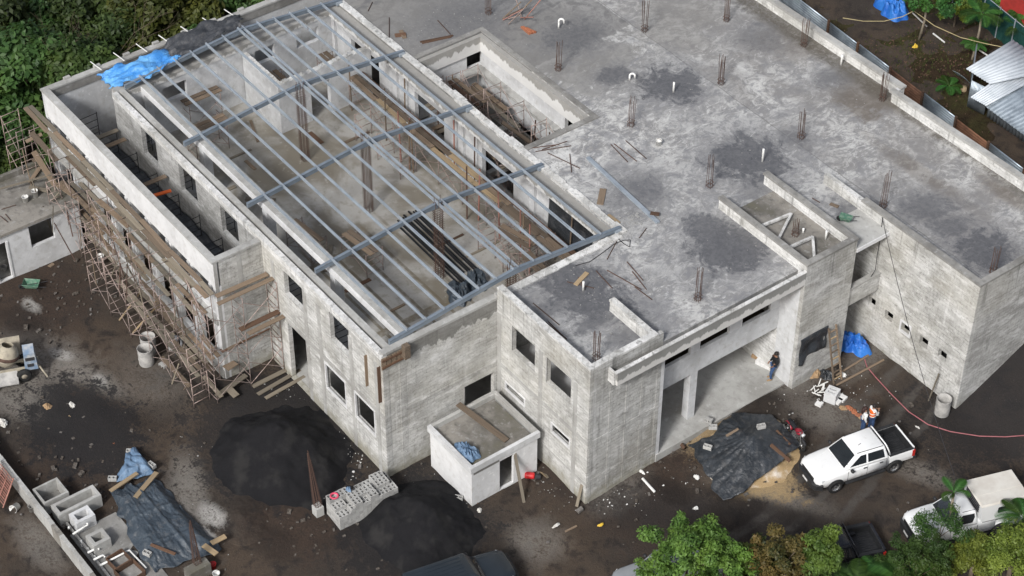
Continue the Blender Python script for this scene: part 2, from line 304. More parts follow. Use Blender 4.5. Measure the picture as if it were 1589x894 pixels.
simple('cloth_orange', (0.85, 0.17, 0.03), (0.72, 0.13, 0.025), 6, 0.8, 0.15)
simple('hivis_tape', (0.75, 0.76, 0.68), (0.62, 0.63, 0.58), 6, 0.4, 0.4, bump=0)
simple('paper', (0.66, 0.65, 0.62), (0.50, 0.48, 0.44), 3, 0.9, 0.1)
simple('cardboard', (0.36, 0.25, 0.15), (0.28, 0.19, 0.11), 4, 0.9, 0.1)
simple('brick_clay', (0.36, 0.15, 0.085), (0.27, 0.11, 0.065), 5, 0.9, 0.1, vary=0.2)
simple('slot_shade_brown', (0.06, 0.048, 0.038), (0.09, 0.075, 0.06), 2, 0.95, 0.1, objspace=False)  # porch interior: its shade is put into this dark brown
simple('void_shade', (0.02, 0.02, 0.021), (0.03, 0.03, 0.03), 3, 0.95, 0.05, bump=0)  # rooms behind openings: their shade is put into a near-black colour
simple('red_wall', (0.34, 0.035, 0.03), (0.25, 0.03, 0.025), 2, 0.85, 0.15, objspace=False)
simple('shade_net', (0.012, 0.05, 0.045), (0.02, 0.065, 0.055), 6, 0.9, 0.1, objspace=False)
simple('rope', (0.42, 0.36, 0.20), (0.36, 0.30, 0.17), 9, 0.9, 0.1, bump=0)
simple('hose_pink', (0.34, 0.13, 0.14), (0.28, 0.10, 0.11), 5, 0.6, 0.3, bump=0)
simple('cable_dark', (0.03, 0.03, 0.033), (0.045, 0.045, 0.048), 5, 0.7, 0.2, bump=0)
simple('bark', (0.16, 0.13, 0.10), (0.09, 0.07, 0.05), 6, 0.9, 0.1)
simple('bark_pale', (0.30, 0.26, 0.20), (0.20, 0.17, 0.13), 6, 0.9, 0.1)

def sheeting(name, c1, c2, rough=0.42, spec=0.5, dust=0.0):
    k = NT(name); p = k.pos(); a = k.noise(p, 2.6, 4, .6, .8); b = k.noise(p, 7.0, 3, .6, .5); n = k.noise(p, 1.1, 4, .6)
    rid = k.math('ADD', k.math('ABSOLUTE', k.math('SUBTRACT', a, 0.5)), k.math('MULTIPLY', k.math('ABSOLUTE', k.math('SUBTRACT', b, 0.5)), 0.45))
    col = k.mix(k.ramp(n, .36, .66), c1, c2)
    if dust: col = k.mix(k.math('MULTIPLY', k.ramp(k.noise(p, 3.0, 6, .7), .5, .72), dust), col, (.22, .21, .20))
    M[name] = k.out(col, k.ramp(b, .3, .7, rough-.08, rough+.12), k.bump(rid, 0.6, 0.12), spec)
sheeting('tarp_black', (0.020, 0.024, 0.029), (0.036, 0.042, 0.050), .36, .6, .25); sheeting('tarp_slate', (0.050, 0.066, 0.084), (0.032, 0.044, 0.058), .42, .5, .3); sheeting('tarp_grey', (0.040, 0.043, 0.049), (0.062, 0.066, 0.074), .5, .4, .3)
sheeting('tarp_blue', (0.05, 0.23, 0.58), (0.14, 0.38, 0.70), .42, .45); sheeting('tarp_deep_blue', (0.015, 0.11, 0.45), (0.035, 0.19, 0.58), .42, .45); sheeting('tarp_pale_blue', (0.15, 0.235, 0.35), (0.10, 0.165, 0.26), .5, .35, .35)
def foliage(name, dark, light, warm=None):
    k = NT(name); p = k.pos(); r = k.n('Attribute', attribute_name='leaf_tone').outputs['Fac']
    col = k.mix(r, dark, light)
    n = k.noise(p, 0.5, 3); col = k.mix(k.ramp(n, 0.45, 0.7, 0, 0.45), col, warm or g3(1.0, (light[0]*1.15, light[1]*0.95, light[2]*0.6)))
    hv = k.n('HueSaturation'); k.put(hv.inputs['Color'], col); k.L(k.math('MULTIPLY_ADD', k.rand(), 0.7, 0.68), hv.inputs['Value']); k.L(k.math('MULTIPLY_ADD', k.rand(), 0.05, 0.475), hv.inputs['Hue']); col = hv.outputs[0]
    k.out(col, 0.55, None, 0.3)
    tr = k.n('BsdfTranslucent'); k.put(tr.inputs[0], k.mix(0.5, col, (0.10, 0.16, 0.02)))
    mx = k.n('MixShader'); mx.inputs[0].default_value = 0.22
    k.L(k.b.outputs[0], mx.inputs[1]); k.L(tr.outputs[0], mx.inputs[2]); k.L(mx.outputs[0], k.t.nodes['Material Output'].inputs[0])
    M[name] = k.m
foliage('leaf_forest', (0.013, 0.030, 0.009), (0.068, 0.112, 0.030))
foliage('leaf_yellowish', (0.026, 0.042, 0.010), (0.095, 0.115, 0.026))
foliage('leaf_bright', (0.022, 0.065, 0.012), (0.14, 0.27, 0.055))
foliage('leaf_lime', (0.055, 0.095, 0.014), (0.20, 0.27, 0.045))
foliage('leaf_russet', (0.028, 0.036, 0.012), (0.13, 0.09, 0.03), (0.19, 0.085, 0.025))
foliage('leaf_fern', (0.018, 0.055, 0.014), (0.06, 0.14, 0.03))

def ground_mat():
    k = NT('site_ground'); p = k.pos()
    n1 = k.noise(p, 0.18, 5, 0.6, 0.4); n2 = k.noise(p, 1.1, 6, 0.68, 0.3); n3 = k.noise(p, 8, 5, 0.7); n4 = k.noise(p, 40, 3, 0.6)
    col = k.mix(k.ramp(n1, 0.38, 0.62), (0.048, 0.040, 0.034), (0.070, 0.053, 0.040))
    col = k.mix(k.ramp(n2, 0.48, 0.68, 0, 0.8), col, (0.021, 0.019, 0.019))
    col = k.mix(k.ramp(n2, 0.42, 0.28, 0, 0.7), col, (0.080, 0.070, 0.060))
    fine = k.ramp(k.math('ADD', k.math('MULTIPLY', n3, .6), k.math('MULTIPLY', n2, .5)), .40, .62, .15, 1.0)
    warp = k.math('MULTIPLY', k.math('SUBTRACT', k.math('ADD', k.math('MULTIPLY', n2, 0.8), k.math('MULTIPLY', n3, 0.5)), 0.65), 3.2)
    def spot(px, py, rx, ry, ang, e, am, z=0.1):
        q = P(px, py, z); return k.blob(p, q.x, q.y, rx, ry, ang, e, warp, am)
    for a in [(60, 455, 3.2, 2.6, 0, .5, .7), (470, 800, 3.0, 2.4, 0, .5, .75), (840, 700, 3.5, 1.5, 0, .5, .6), (1000, 790, 3.5, 2.5, 0, .5, .5), (95, 745, 3, 2, 0, .5, .6), (1290, 640, 2.0, 2.0, 0, .5, .5), (1040, 720, 1.5, 2.5, 0, .5, .6)]:
        col = k.mix(spot(*a), col, k.mix(k.ramp(n3, .4, .62), (0.056, 0.037, 0.028), (0.032, 0.024, 0.020)))
    for a in [(75, 560, 2.6, 1.6, .3, .45, .75), (25, 610, 2.6, 1.3, .2, .5, .7), (150, 590, 2.0, .7, .3, .5, .65), (290, 770, 3.0, .9, -.5, .5, .8), (60, 840, 2.0, .8, 0, .5, .6), (830, 840, 1.3, 1.3, 0, .5, .6),
              (1290, 655, 2.0, 1.2, .5, .5, .7), (1050, 660, 1.6, 1.2, 0, .6, .75), (1110, 640, .9, 3.2, .1, .5, .8), (1430, 745, 1.6, .7, .4, .5, .55), (1230, 600, 1.0, 1.2, 0, .5, .7), (1350, 560, .7, 2.6, .2, .5, .5), (960, 760, 1.0, 1.6, 0, .6, .55), (240, 590, 2.6, 1.6, 0, .6, .35), (1190, 770, 2.8, .7, .5, .5, .5)]:
        col = k.mix(k.math('MULTIPLY', spot(*a), fine), col, (0.22, 0.205, 0.185))
    for a in [(330, 800, .9, .5, 0, .4, .9), (315, 830, .7, .5, 0, .4, .9), (95, 548, .7, .35, .3, .4, .8), (155, 590, .6, .3, 0, .5, .7), (48, 472, .7, .35, 0, .4, .8)]:
        col = k.mix(k.math('MULTIPLY', spot(*a), fine), col, (0.40, 0.39, 0.37))
    for a in [(130, 662, 3.7, 2.6, 0, .22, .92), (430, 670, 4.6, 4.0, 0, .2, .8), (645, 820, 4.2, 3.4, 0, .2, .85), (1560, 640, 3.5, 5.5, 0, .3, .85), (1130, 820, 7.0, 1.6, .55, .4, .6)]:
        col = k.mix(spot(*a), col, k.mix(k.ramp(n4, .4, .6), (0.012, 0.012, 0.0135), (0.026, 0.0255, 0.027)))
    # wheel tracks worn along the road
    rx_ = k.sep(k.scaled(p, (1, 1, 1), (0, 0, 0), (0, 0, -0.25)))[0]
    trk = None
    for off in (9.3, 10.9, 7.9):
        d_ = k.math('ABSOLUTE', k.math('SUBTRACT', k.math('MULTIPLY_ADD', n1, 2.2, rx_), off)); q_ = k.ramp(d_, .34, .12); trk = q_ if trk is None else k.math('MAXIMUM', trk, q_)
    col = k.mix(k.math('MULTIPLY', trk, k.ramp(n2, .35, .6, .2, .75)), col, (0.085, 0.078, 0.072))
    tan = k.math('MULTIPLY', k.math('MAXIMUM', spot(1180, 752, 1.7, .9, .5, .5, .9, .3), spot(1092, 675, .8, 1.2, .2, .6, .7, .3)), k.ramp(n4, .25, .6, .45, 1.0))
    col = k.mix(tan, col, (0.40, 0.29, 0.155))
    v = k.n('TexVoronoi'); v.inputs['Scale'].default_value = 11.0; k.L(p, v.inputs['Vector'])
    sel = k.math('MULTIPLY', k.ramp(v.outputs['Distance'], 0.16, 0.10), k.ramp(k.sep(v.outputs['Color'])[0], 0.90, 0.94))
    col = k.mix(k.math('MULTIPLY', sel, k.ramp(n1, .45, .6, .05, .6)), col, (0.20, 0.185, 0.17))
    col = k.mix(k.ramp(n4, 0.55, 0.72, 0, 0.5), col, g3(0.018)); col = k.mix(k.ramp(n4, 0.44, 0.32, 0, 0.35), col, (0.12, 0.105, 0.092))
    h = k.math('ADD', k.math('MULTIPLY', n3, 1.0), k.math('MULTIPLY', n4, 0.5))
    wet = None
    for a in [(1040, 760, 1.5, .6, .4, .4, 1), (1330, 700, 1.2, .5, .4, .4, .8), (1200, 800, 2.6, .5, .5, .5, .8), (780, 850, 1.6, .7, .2, .5, .7), (420, 840, 1.4, .9, 0, .5, .7), (40, 500, 1.3, .8, 0, .5, .8), (1180, 640, .9, 1.2, 0, .5, .8), (250, 640, 1.0, 1.5, 0, .5, .6)]:
        q_ = spot(*a); wet = q_ if wet is None else k.math('MAXIMUM', wet, q_)
    col = k.mix(k.math('MULTIPLY', wet, .7), col, (0.022, 0.018, 0.016))
    M['site_ground'] = k.out(col, k.math('MULTIPLY_ADD', wet, -.6, .95), k.bump(h, 0.7, 0.06), 0.15)
ground_mat()
def sand(name, a, b, sc=50):
    k = NT(name); p = k.pos(); n = k.noise(p, sc, 3, 0.7); n2 = k.noise(p, 0.9, 5, 0.6); n3 = k.noise(p, 7, 4, 0.7)
    col = k.mix(k.ramp(n, .35, .65), a, b); col = k.mix(k.ramp(n2, .47, .68, 0, .6), col, g3(b[0]*1.9, (1.03, 1, .97)))
    col = k.mix(k.ramp(n, .66, .72, 0, .5), col, g3(a[0]*5))
    M[name] = k.out(col, 0.95, k.bump(k.math('ADD', n, k.math('MULTIPLY', n3, .8)), 0.55, 0.04), 0.15)
sand('black_sand', (0.0085, 0.0085, 0.0095), (0.017, 0.017, 0.019)); sand('tan_sand', (0.34, 0.24, 0.125), (0.44, 0.32, 0.18)); sand('rubble', (0.05, 0.042, 0.036), (0.12, 0.105, 0.09), 14)
def yard():
    k = NT('yard_soil'); p = k.pos(); n1 = k.noise(p, 0.35, 5, .65); n2 = k.noise(p, 2.2, 6, .72); n3 = k.noise(p, 12, 4, .7)
    col = k.mix(k.ramp(n1, .4, .6), (0.040, 0.027, 0.017), (0.046, 0.042, 0.018)); col = k.mix(k.ramp(n2, .5, .66, 0, .8), col, (0.016, 0.012, 0.009)); col = k.mix(k.ramp(n2, .45, .32, 0, .7), col, (0.075, 0.062, 0.028))
    col = k.mix(k.ramp(n3, .55, .7, 0, .6), col, (0.02, 0.017, 0.01)); col = k.mix(k.ramp(n3, .42, .3, 0, .6), col, (0.10, 0.085, 0.05))
    M['yard_soil'] = k.out(col, .95, k.bump(n3, .8, .08), .1)
yard()
simple('green_grass', (0.045, 0.06, 0.018), (0.07, 0.075, 0.025), 3, 0.9, 0.1, bump=0)
simple('forest_floor', (0.018, 0.024, 0.012), (0.028, 0.034, 0.016), 0.8, 0.95, 0.1, objspace=False, det=6)
# ------------------------------------------------------------------ mesh helpers
class MB:
    def __init__(s): s.v = []; s.f = []; s.mi = []; s.cur = 0; s.smooth = False
    def face(s, *idx): s.f.append(idx); s.mi.append(s.cur)
    def hexa(s, c):
        b = len(s.v); s.v += [tuple(q) for q in c]
        for q in ((0, 3, 2, 1), (4, 5, 6, 7), (0, 1, 5, 4), (1, 2, 6, 5), (2, 3, 7, 6), (3, 0, 4, 7)): s.face(*[b+i for i in q])
        return s
    def box(s, x0, x1, y0, y1, z0, z1):
        return s.hexa([(x0, y0, z0), (x1, y0, z0), (x1, y1, z0), (x0, y1, z0), (x0, y0, z1), (x1, y0, z1), (x1, y1, z1), (x0, y1, z1)])
    def obox(s, c, u, v, w):
        c, u, v, w = Vector(c), Vector(u), Vector(v), Vector(w)
        return s.hexa([c-u-v-w, c+u-v-w, c+u+v-w, c-u+v-w, c-u-v+w, c+u-v+w, c+u+v+w, c-u+v+w])
    def bar(s, p, q, w, h, up=(0, 0, 1)):
        p, q = Vector(p), Vector(q); d = q-p; L = d.length; d.normalize(); up = Vector(up)
        sd = d.cross(up)
        if sd.length < 1e-4: sd = d.cross(Vector((1, 0, 0)))
        sd.normalize(); u2 = sd.cross(d)
        return s.obox((p+q)/2, d*L/2, sd*w/2, u2*h/2)
    def ring(s, c, a, b, ra, rb, n, ph=0.0):
        i0 = len(s.v)
        for i in range(n):
            t = 2*math.pi*i/n+ph; s.v.append(tuple(c+a*(ra*math.cos(t))+b*(rb*math.sin(t))))
        return list(range(i0, i0+n))
    def bridge(s, r0, r1):
        n = len(r0)
        for i in range(n): s.face(r0[i], r0[(i+1) % n], r1[(i+1) % n], r1[i])
    def tube(s, pts, r, n=6, cap=True, ph=0.0):
        pts = [Vector(p) for p in pts]; rs = r if isinstance(r, (list, tuple)) else [r]*len(pts)
        prev = None
        rings = []
        for i, p in enumerate(pts):
            d = (pts[min(i+1, len(pts)-1)]-pts[max(i-1, 0)])
            if d.length < 1e-9: d = Vector((0, 0, 1))
            d.normalize()
            if prev is None:
                a = d.orthogonal().normalized()
            else:
                a = prev-d*prev.dot(d)
                if a.length < 1e-6: a = d.orthogonal()
                a.normalize()
            prev = a; b = d.cross(a)
            rings.append(s.ring(p, a, b, rs[i], rs[i], n, ph))
        for i in range(len(rings)-1): s.bridge(rings[i], rings[i+1])
        if cap: s.face(*rings[0][::-1]); s.face(*rings[-1])
        return s
    def lathe(s, prof, n=16, c=(0, 0, 0), axis=None):
        c = Vector(c); a, b, w = Vector((1, 0, 0)), Vector((0, 1, 0)), Vector((0, 0, 1))
        if axis is not None:
            w = Vector(axis).normalized(); a = w.orthogonal().normalized(); b = w.cross(a)
        rings = [s.ring(c+w*z, a, b, max(r, 1e-4), max(r, 1e-4), n) for r, z in prof]
        for i in range(len(rings)-1): s.bridge(rings[i], rings[i+1])
        return s
    def prism(s, poly, z0, z1):
        n = len(poly); b = len(s.v)
        s.v += [(x, y, z0) for x, y in poly]+[(x, y, z1) for x, y in poly]
        s.face(*range(b+n-1, b-1, -1)); s.face(*range(b+n, b+2*n))
        for i in range(n): s.face(b+i, b+(i+1) % n, b+n+(i+1) % n, b+n+i)
        return s
    def sheet(s, fn, nu, nv):
        b = len(s.v)
        for i in range(nu+1):
            for j in range(nv+1): s.v.append(tuple(fn(i/nu, j/nv)))
        for i in range(nu):
            for j in range(nv):
                q = b+i*(nv+1)+j; s.face(q, q+nv+1, q+nv+2, q+1)
        return s
    def gridsolid(s, us, vs, solid, mp):
        """solid cells of a grid extruded by mp(u, v, side); only outer faces are made"""
        nu, nv = len(us)-1, len(vs)-1; idx = {}
        def V(i, j, k):
            if (i, j, k) not in idx: idx[(i, j, k)] = len(s.v); s.v.append(tuple(mp(us[i], vs[j], k)))
            return idx[(i, j, k)]
        def ok(i, j): return 0 <= i < nu and 0 <= j < nv and solid((us[i]+us[i+1])/2, (vs[j]+vs[j+1])/2)
        for i in range(nu):
            for j in range(nv):
                if not ok(i, j): continue
                s.face(V(i, j, 0), V(i+1, j, 0), V(i+1, j+1, 0), V(i, j+1, 0)); s.face(V(i, j, 1), V(i, j+1, 1), V(i+1, j+1, 1), V(i+1, j, 1))
                if not ok(i-1, j): s.face(V(i, j, 0), V(i, j+1, 0), V(i, j+1, 1), V(i, j, 1))
                if not ok(i+1, j): s.face(V(i+1, j, 0), V(i+1, j, 1), V(i+1, j+1, 1), V(i+1, j+1, 0))
                if not ok(i, j-1): s.face(V(i, j, 0), V(i, j, 1), V(i+1, j, 1), V(i+1, j, 0))
                if not ok(i, j+1): s.face(V(i, j+1, 0), V(i+1, j+1, 0), V(i+1, j+1, 1), V(i, j+1, 1))
        return s
    def mesh(s, name, mats):
        me = bpy.data.meshes.new(name); me.from_pydata(s.v, [], s.f)
        for q in (mats if isinstance(mats, (list, tuple)) else [mats]): me.materials.append(M[q] if isinstance(q, str) else q)
        if len(me.materials) > 1: me.polygons.foreach_set('material_index', s.mi)
        bm = bmesh.new(); bm.from_mesh(me); bmesh.ops.recalc_face_normals(bm, faces=bm.faces); bm.to_mesh(me); bm.free()
        if s.smooth: me.polygons.foreach_set('use_smooth', [True]*len(me.polygons))
        return me
    def build(s, name, mats, parent=None, kind=None, label=None):
        o = bpy.data.objects.new(name, s.mesh(name, mats)); C.objects.link(o)
        if parent is not None:
            o.parent = parent
            if parent.get('world_built'): o.matrix_parent_inverse = parent.matrix_basis.inverted()
        elif True:
            vs = np.array(s.v); lo, hi = vs.min(0), vs.max(0); c = Vector(((lo[0]+hi[0])/2, (lo[1]+hi[1])/2, lo[2]))
            if kind != 'structure' and c.length > 1e-6: o.data.transform(Matrix.Translation(-c)); o.location = c
        if kind: o['kind'] = kind
        if label: o['label'] = label
        return o
def tag(o, label, cat, group=None, kind=None):
    o['label'] = label; o['category'] = cat
    if group: o['group'] = group
    if kind: o['kind'] = kind
    elif 'kind' not in o: o['kind'] = 'thing'
    return o
def thing(name, label, cat, loc=(0, 0, 0), rz=0.0, group=None, world=False):
    o = bpy.data.objects.new(name, None); C.objects.link(o); o.empty_display_size = 0.3
    o.location = loc; o.rotation_euler = (0, 0, rz)
    o['label'] = label; o['category'] = cat; o['kind'] = 'thing'
    if group: o['group'] = group
    if world: o.matrix_basis = Matrix.Translation(Vector(loc)); o['world_built'] = 1
    return o
KIDS = {}
def copy_tree(o, parent=None):
    c = o.copy(); C.objects.link(c)
    if parent is not None: c.parent = parent
    for ch in list(o.children): copy_tree(ch, c)
    return c
def place(o, loc, rz=0.0, label=None, group=None, sc=None):
    o.location = loc; o.rotation_euler = (0, 0, rz)
    if sc is not None: o.scale = (sc, sc, sc) if not isinstance(sc, tuple) else sc
    if label: o['label'] = label
    if group: o['group'] = group
    return o
def sm(t): t = max(0.0, min(1.0, t)); return t*t*(3-2*t)
def gz(x, y):
    """height of the ground"""
    z = 0.6*sm((y-1.0)/10.0)*sm((x+8)/4)
    if x > 3: z += 0.43*max(0.0, y-17.65)*sm((x-3)/3.0)*(1 if y < 30 else 1)
    if y > 26: z = z+(1.0-z)*sm((y-26)/2)
    if x < -35: z -= 2.5*sm((-35-x)/6)
    return z
def G(px, py, dz=0.0):
    z = 0.2
    for _ in range(8):
        q = P(px, py, z+dz); z = gz(q.x, q.y)
    return Vector((q.x, q.y, z))
def wall_y(y0, y1, x0, x1, z0, z1, ops=()):
    us = sorted({x0, x1, *[a for o in ops for a in o[:2] if x0 < a < x1]}); vs = sorted({z0, z1, *[a for o in ops for a in o[2:] if z0 < a < z1]})
    return MB().gridsolid(us, vs, lambda u, v: not any(a < u < b and c < v < d for a, b, c, d in ops), lambda u, v, k: (u, y1 if k else y0, v))
def wall_x(x0, x1, y0, y1, z0, z1, ops=()):
    us = sorted({y0, y1, *[a for o in ops for a in o[:2] if y0 < a < y1]}); vs = sorted({z0, z1, *[a for o in ops for a in o[2:] if z0 < a < z1]})
    return MB().gridsolid(us, vs, lambda u, v: not any(a < u < b and c < v < d for a, b, c, d in ops), lambda u, v, k: (x1 if k else x0, u, v))
def slab(poly_rects, holes, z0, z1):
    us = sorted({a for r in list(poly_rects)+list(holes) for a in r[:2]}); vs = sorted({a for r in list(poly_rects)+list(holes) for a in r[2:]})
    ins = lambda u, v, R: any(a < u < b and c < v < d for a, b, c, d in R)
    return MB().gridsolid(us, vs, lambda u, v: ins(u, v, poly_rects) and not ins(u, v, holes), lambda u, v, k: (u, v, z1 if k else z0))

# ------------------------------------------------------------------ ground
def grid_axis(lo, hi, st, far):
    a = list(np.arange(lo, hi+1e-6, st)); return [-far, -far/3, lo-40, lo-12]+a+[hi+12, hi+40, far/3, far]
gxs = grid_axis(-38, 32, 0.35, 900); gys = grid_axis(-34, 40, 0.35, 900)
def hash_noise(x, y, s, seed=0):
    xi, yi = math.floor(x/s), math.floor(y/s); fx, fy = x/s-xi, y/s-yi
    h = lambda a, b: (math.sin(a*127.1+b*311.7+seed*74.7)*43758.5453) % 1.0
    fx, fy = fx*fx*(3-2*fx), fy*fy*(3-2*fy)
    return (h(xi, yi)*(1-fx)+h(xi+1, yi)*fx)*(1-fy)+(h(xi, yi+1)*(1-fx)+h(xi+1, yi+1)*fx)*fy-0.5
gm = MB(); gm.smooth = True
for x in gxs:
    for y in gys:
        z = gz(x, min(y, 34))
        z += 0.16*hash_noise(x, y, 3.1)+0.09*hash_noise(x, y, 0.9, 1)+0.05*hash_noise(x, y, 0.42, 2)
        if x < -.35 and y > 4.3 and y < 25 and x > -30 or (x < -.1 and x > -6 and 15.4 < y < 17.7): z -= 1.0
        gm.v.append((x, y, z))
ny = len(gys)
for i in range(len(gxs)-1):
    for j in range(ny-1): gm.face(i*ny+j, (i+1)*ny+j, (i+1)*ny+j+1, i*ny+j+1)
gm.build('ground', 'site_ground', kind='structure')
# ------------------------------------------------------------------ the unfinished building
B = thing('unfinished_building', 'large unfinished two storey grey concrete building with flat slab roof and open steel roofed hall', 'building', (-14, 8, 0), world=True)
SL = 7.85           # roof slab level
PT = 8.54           # parapet top
F2 = 4.0            # upper floor level
def part(mb, name, mat, parent=None, label=None): return mb.build(name, mat, parent or B, label=label)
def frame_y(parent, y, xa, xb, za, zb, w=0.10, proud=0.04, d=0.06, mat='render_white'):
    b = MB(); y0, y1 = y-proud, y+d
    b.box(xa, xb, y0, y1, za, za+w*0.8); b.box(xa, xb, y0+.003, y1, zb-w*0.8, zb); b.box(xa, xa+w*.7, y0+.002, y1-.002, za+w*.8, zb-w*.8); b.box(xb-w*.7, xb, y0+.002, y1-.002, za+w*.8, zb-w*.8)
    return part(b, 'window_frame', mat, parent)
# --- hall, long west wall (y = -6.35)
up = [(-28.4, -26.9, 5.6, 7.3), (-24.65, -23.0, 5.6, 7.3), (-20.7, -19.1, 5.6, 7.25), (-15.0, -13.42, 5.6, 7.05), (-11.1, -9.5, 5.6, 7.3)]
lo = [(-11.8, -10.02, 1.9, 3.65), (-9.3, -7.6, 1.97, 3.7), (-15.05, -13.45, 0.1, 3.72)]
w = part(wall_y(-6.35, -6.12, -17.0, -6.8, -0.5, 7.72, up+lo), 'wall', 'block_wall')
frame_y(w, -6.35, -11.8, -10.02, 1.9, 3.65); frame_y(w, -6.35, -9.3, -7.6, 1.97, 3.7)
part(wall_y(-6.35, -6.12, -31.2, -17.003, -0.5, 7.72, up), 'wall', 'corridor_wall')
def sill(parent, y, xa, xb, z):
    part(MB().box(xa-.02, xb+.02, y-.02, y+.02, z-.05, z-.002), 'window_sill', 'cast', parent)
for a in up[3:]: sill(w, -6.35, a[0], a[1], a[2])
pil = MB()
for x in (-16.0, -13.25, -12.05, -9.42, -7.35):
    pil.box(x-.14, x+.14, -6.366, -6.34, -0.4, 7.0)
pil.box(-17, -6.815, -6.371, -6.34, 3.76, 4.02)
part(pil, 'concrete_column_strip', 'cast')
part(MB().box(-31.2, -6.78, -6.385, -6.10, 7.44, 7.75), 'ring_beam', 'parapet_block')
part(MB().box(-31.2, -6.9, -5.95, -5.70, 7.20, 7.78), 'gutter_curb', 'cast')
part(MB().box(-31.2, -6.9, -6.095, -5.955, 7.2, 7.3), 'gutter_bed', 'cast_dark')
# inner wall line under the curb with columns at the trusses
GX = [-31.0, -25.05, -19.1, -13.15, -7.15]
# --- hall end wall (x = -6.8)
part(wall_x(-7.05, -6.8, -6.35+.25, 0.0, -0.5, 7.72, [(-1.92, -0.18, 1.75, 3.25)]), 'wall', 'block_wall_stained')
part(MB().box(-7.1, -6.765, -6.3, 0.0, 7.723, 7.86), 'coping', 'cast')
st = MB()
st.box(-6.81, -6.785, -6.34, -6.05, -.4, 7.3); st.box(-6.81, -6.786, -5.45, -5.12, -.4, 7.3); st.box(-6.81, -6.787, -3.9, -3.72, -.4, 2.2); st.box(-6.81, -6.783, -5.1, -.02, 3.62, 3.9)
part(st, 'concrete_column_strip', 'block_wall_shaded')
part(MB().box(-6.84, -6.76, -1.98, -1.90, 1.7, 3.3), 'opening_trim', 'cast')
# --- upper floor and interior of the hall
part(slab([(-31.2, -7.06, -6.1, 7.0)], [], 3.75, F2), 'upper_floor', 'hall_floor')
part(MB().box(-31.2, -7.06, -6.1, 7.0, 0.02, 0.12), 'ground_floor', 'cast')
part(slab([(-31.0, -7.1, -4.85, -4.32)], [], 7.27, 7.6), 'hall_beam', 'render_white')
part(MB().box(-31.0, -7.1, -4.80, -4.30, 7.603, 7.635), 'beam_top', 'cast')
for x in GX:
    part(MB().box(x-.22, x+.22, -4.82, -4.36, F2, 7.265), 'hall_column', 'render_pale')
    part(MB().box(x-.2, x+.2, 6.85, 7.25, F2, 7.5), 'hall_column', 'render_pale')
# wall at the far end of the hall, with windows
ops = [(y0, y1, 6.0, 6.9) for y0, y1 in ((2.0, 3.2), (4.6, 6.0), (-3.6, -2.2))]
part(wall_x(-31.3, -31.05, -6.1, 7.3, F2, 7.3, ops), 'wall', 'render_pale')
part(MB().box(-31.75, -31.0, -6.1, 7.3, 7.303, 7.62), 'ring_beam', 'slab_edge')
# far outer wall of the building
part(wall_x(-33.95, -33.7, -9.0, 9.0, -3.0, 7.45, []), 'wall', 'render_pale')
part(MB().box(-34.0, -33.62, -9.05, 9.0, 7.453, 7.56), 'coping', 'cast')
part(MB().box(-33.72, -33.66, -9.0+.3, 7.3, 6.95, 7.45), 'ring_beam', 'cast_dark')
for y in np.arange(-7.5, 7, 1.75): part(MB().box(-34.08, -33.9, y-.18, y+.18, 7.3, 7.66), 'buttress_stub', 'cast')
# partition room
def prisX(a): return a
part(wall_x(-27.75, -27.45, 1.2, 7.0, F2, 7.1, [(3.15, 4.35, F2, 6.2)]), 'partition_wall', 'render_pale')
part(wall_y(1.2-.0, 1.5, -31.0, -27.755, F2, 7.1), 'partition_wall', 'render_pale')
rg = MB()
for i in range(26):
    y = 1.2+i*0.22; h = 7.1+0.10*rnd.random(); rg.box(-27.74, -27.46, y, y+0.2, 7.0, h)
for i in range(16):
    x = -31+i*0.2; rg.box(x, x+.18, 1.22, 1.48, 7.0, 7.1+0.1*rnd.random())
part(rg, 'rough_block_top', 'parapet_block')
# --- east wall of the hall below the slab edge
eo = []
for a, b in zip(GX[:-1], GX[1:]): eo.append((a+1.6, b-1.7, F2, 6.6))
part(wall_y(7.02, 7.25, -31.0, -7.06, F2, 7.3, eo), 'wall', 'render_pale')
part(MB().box(-31.3, -6.8, 6.72, 7.30, 7.3, 7.74), 'edge_beam', 'slab_edge')
# --- roof slab with courtyard opening
court = (-24.25, -14.95, 7.35, 11.95)
part(slab([(-34, -6.8, 7.303, 25.0), (-34, -6.75, 25.0, 25.65), (-6.8, -.003, 0.1, 12.3), (-6.8, -.003, 12.3, 25.0), (-.003, 6.02, 17.9, 25.0), (-.003, .4, 12.4, 15.3)], [court], 7.6, SL), 'roof_slab', 'roof_slab')
cv = MB()   # low rough kerb round the courtyard and along the hall
x0, x1, y0, y1 = court
cv.box(x0-.0, x1, y1, y1+.3, SL, SL+.05); cv.box(x0-.3, x0, y0-.0, y1+.3, SL, SL+.05); cv.box(x1, x1+.34, y0, y1+.3, SL, SL+.06)
part(cv, 'kerb', 'cast_dark')
part(MB().box(x0+.003, x0+.25, y0, y1, 6.85, 7.78), 'edge_beam', 'slab_edge'); part(MB().box(x0+.25, x1-.003, y1-.25, y1-.003, 6.85, 7.78), 'edge_beam', 'slab_edge')
part(MB().box(x0+.25, x1, y0-.045, y0+.40, 7.1, 7.80), 'edge_beam', 'slab_edge')
part(wall_x(x0-.1, x0+.12, y0+.4, y1, .3, 7.1, [(y1-1.05, y1-.02, 5.9, 6.95), (y0+1.2, y0+2.2, .3, 3.0)]), 'courtyard_wall', 'render_pale')
part(wall_y(y1-.12, y1+.1, x0+.12, x1, .3, 7.1, [(x1-1.9, x1-.3, 5.7, 6.9), (x0+4.4, x0+5.4, .3, 3.4)]), 'courtyard_wall', 'render_pale')
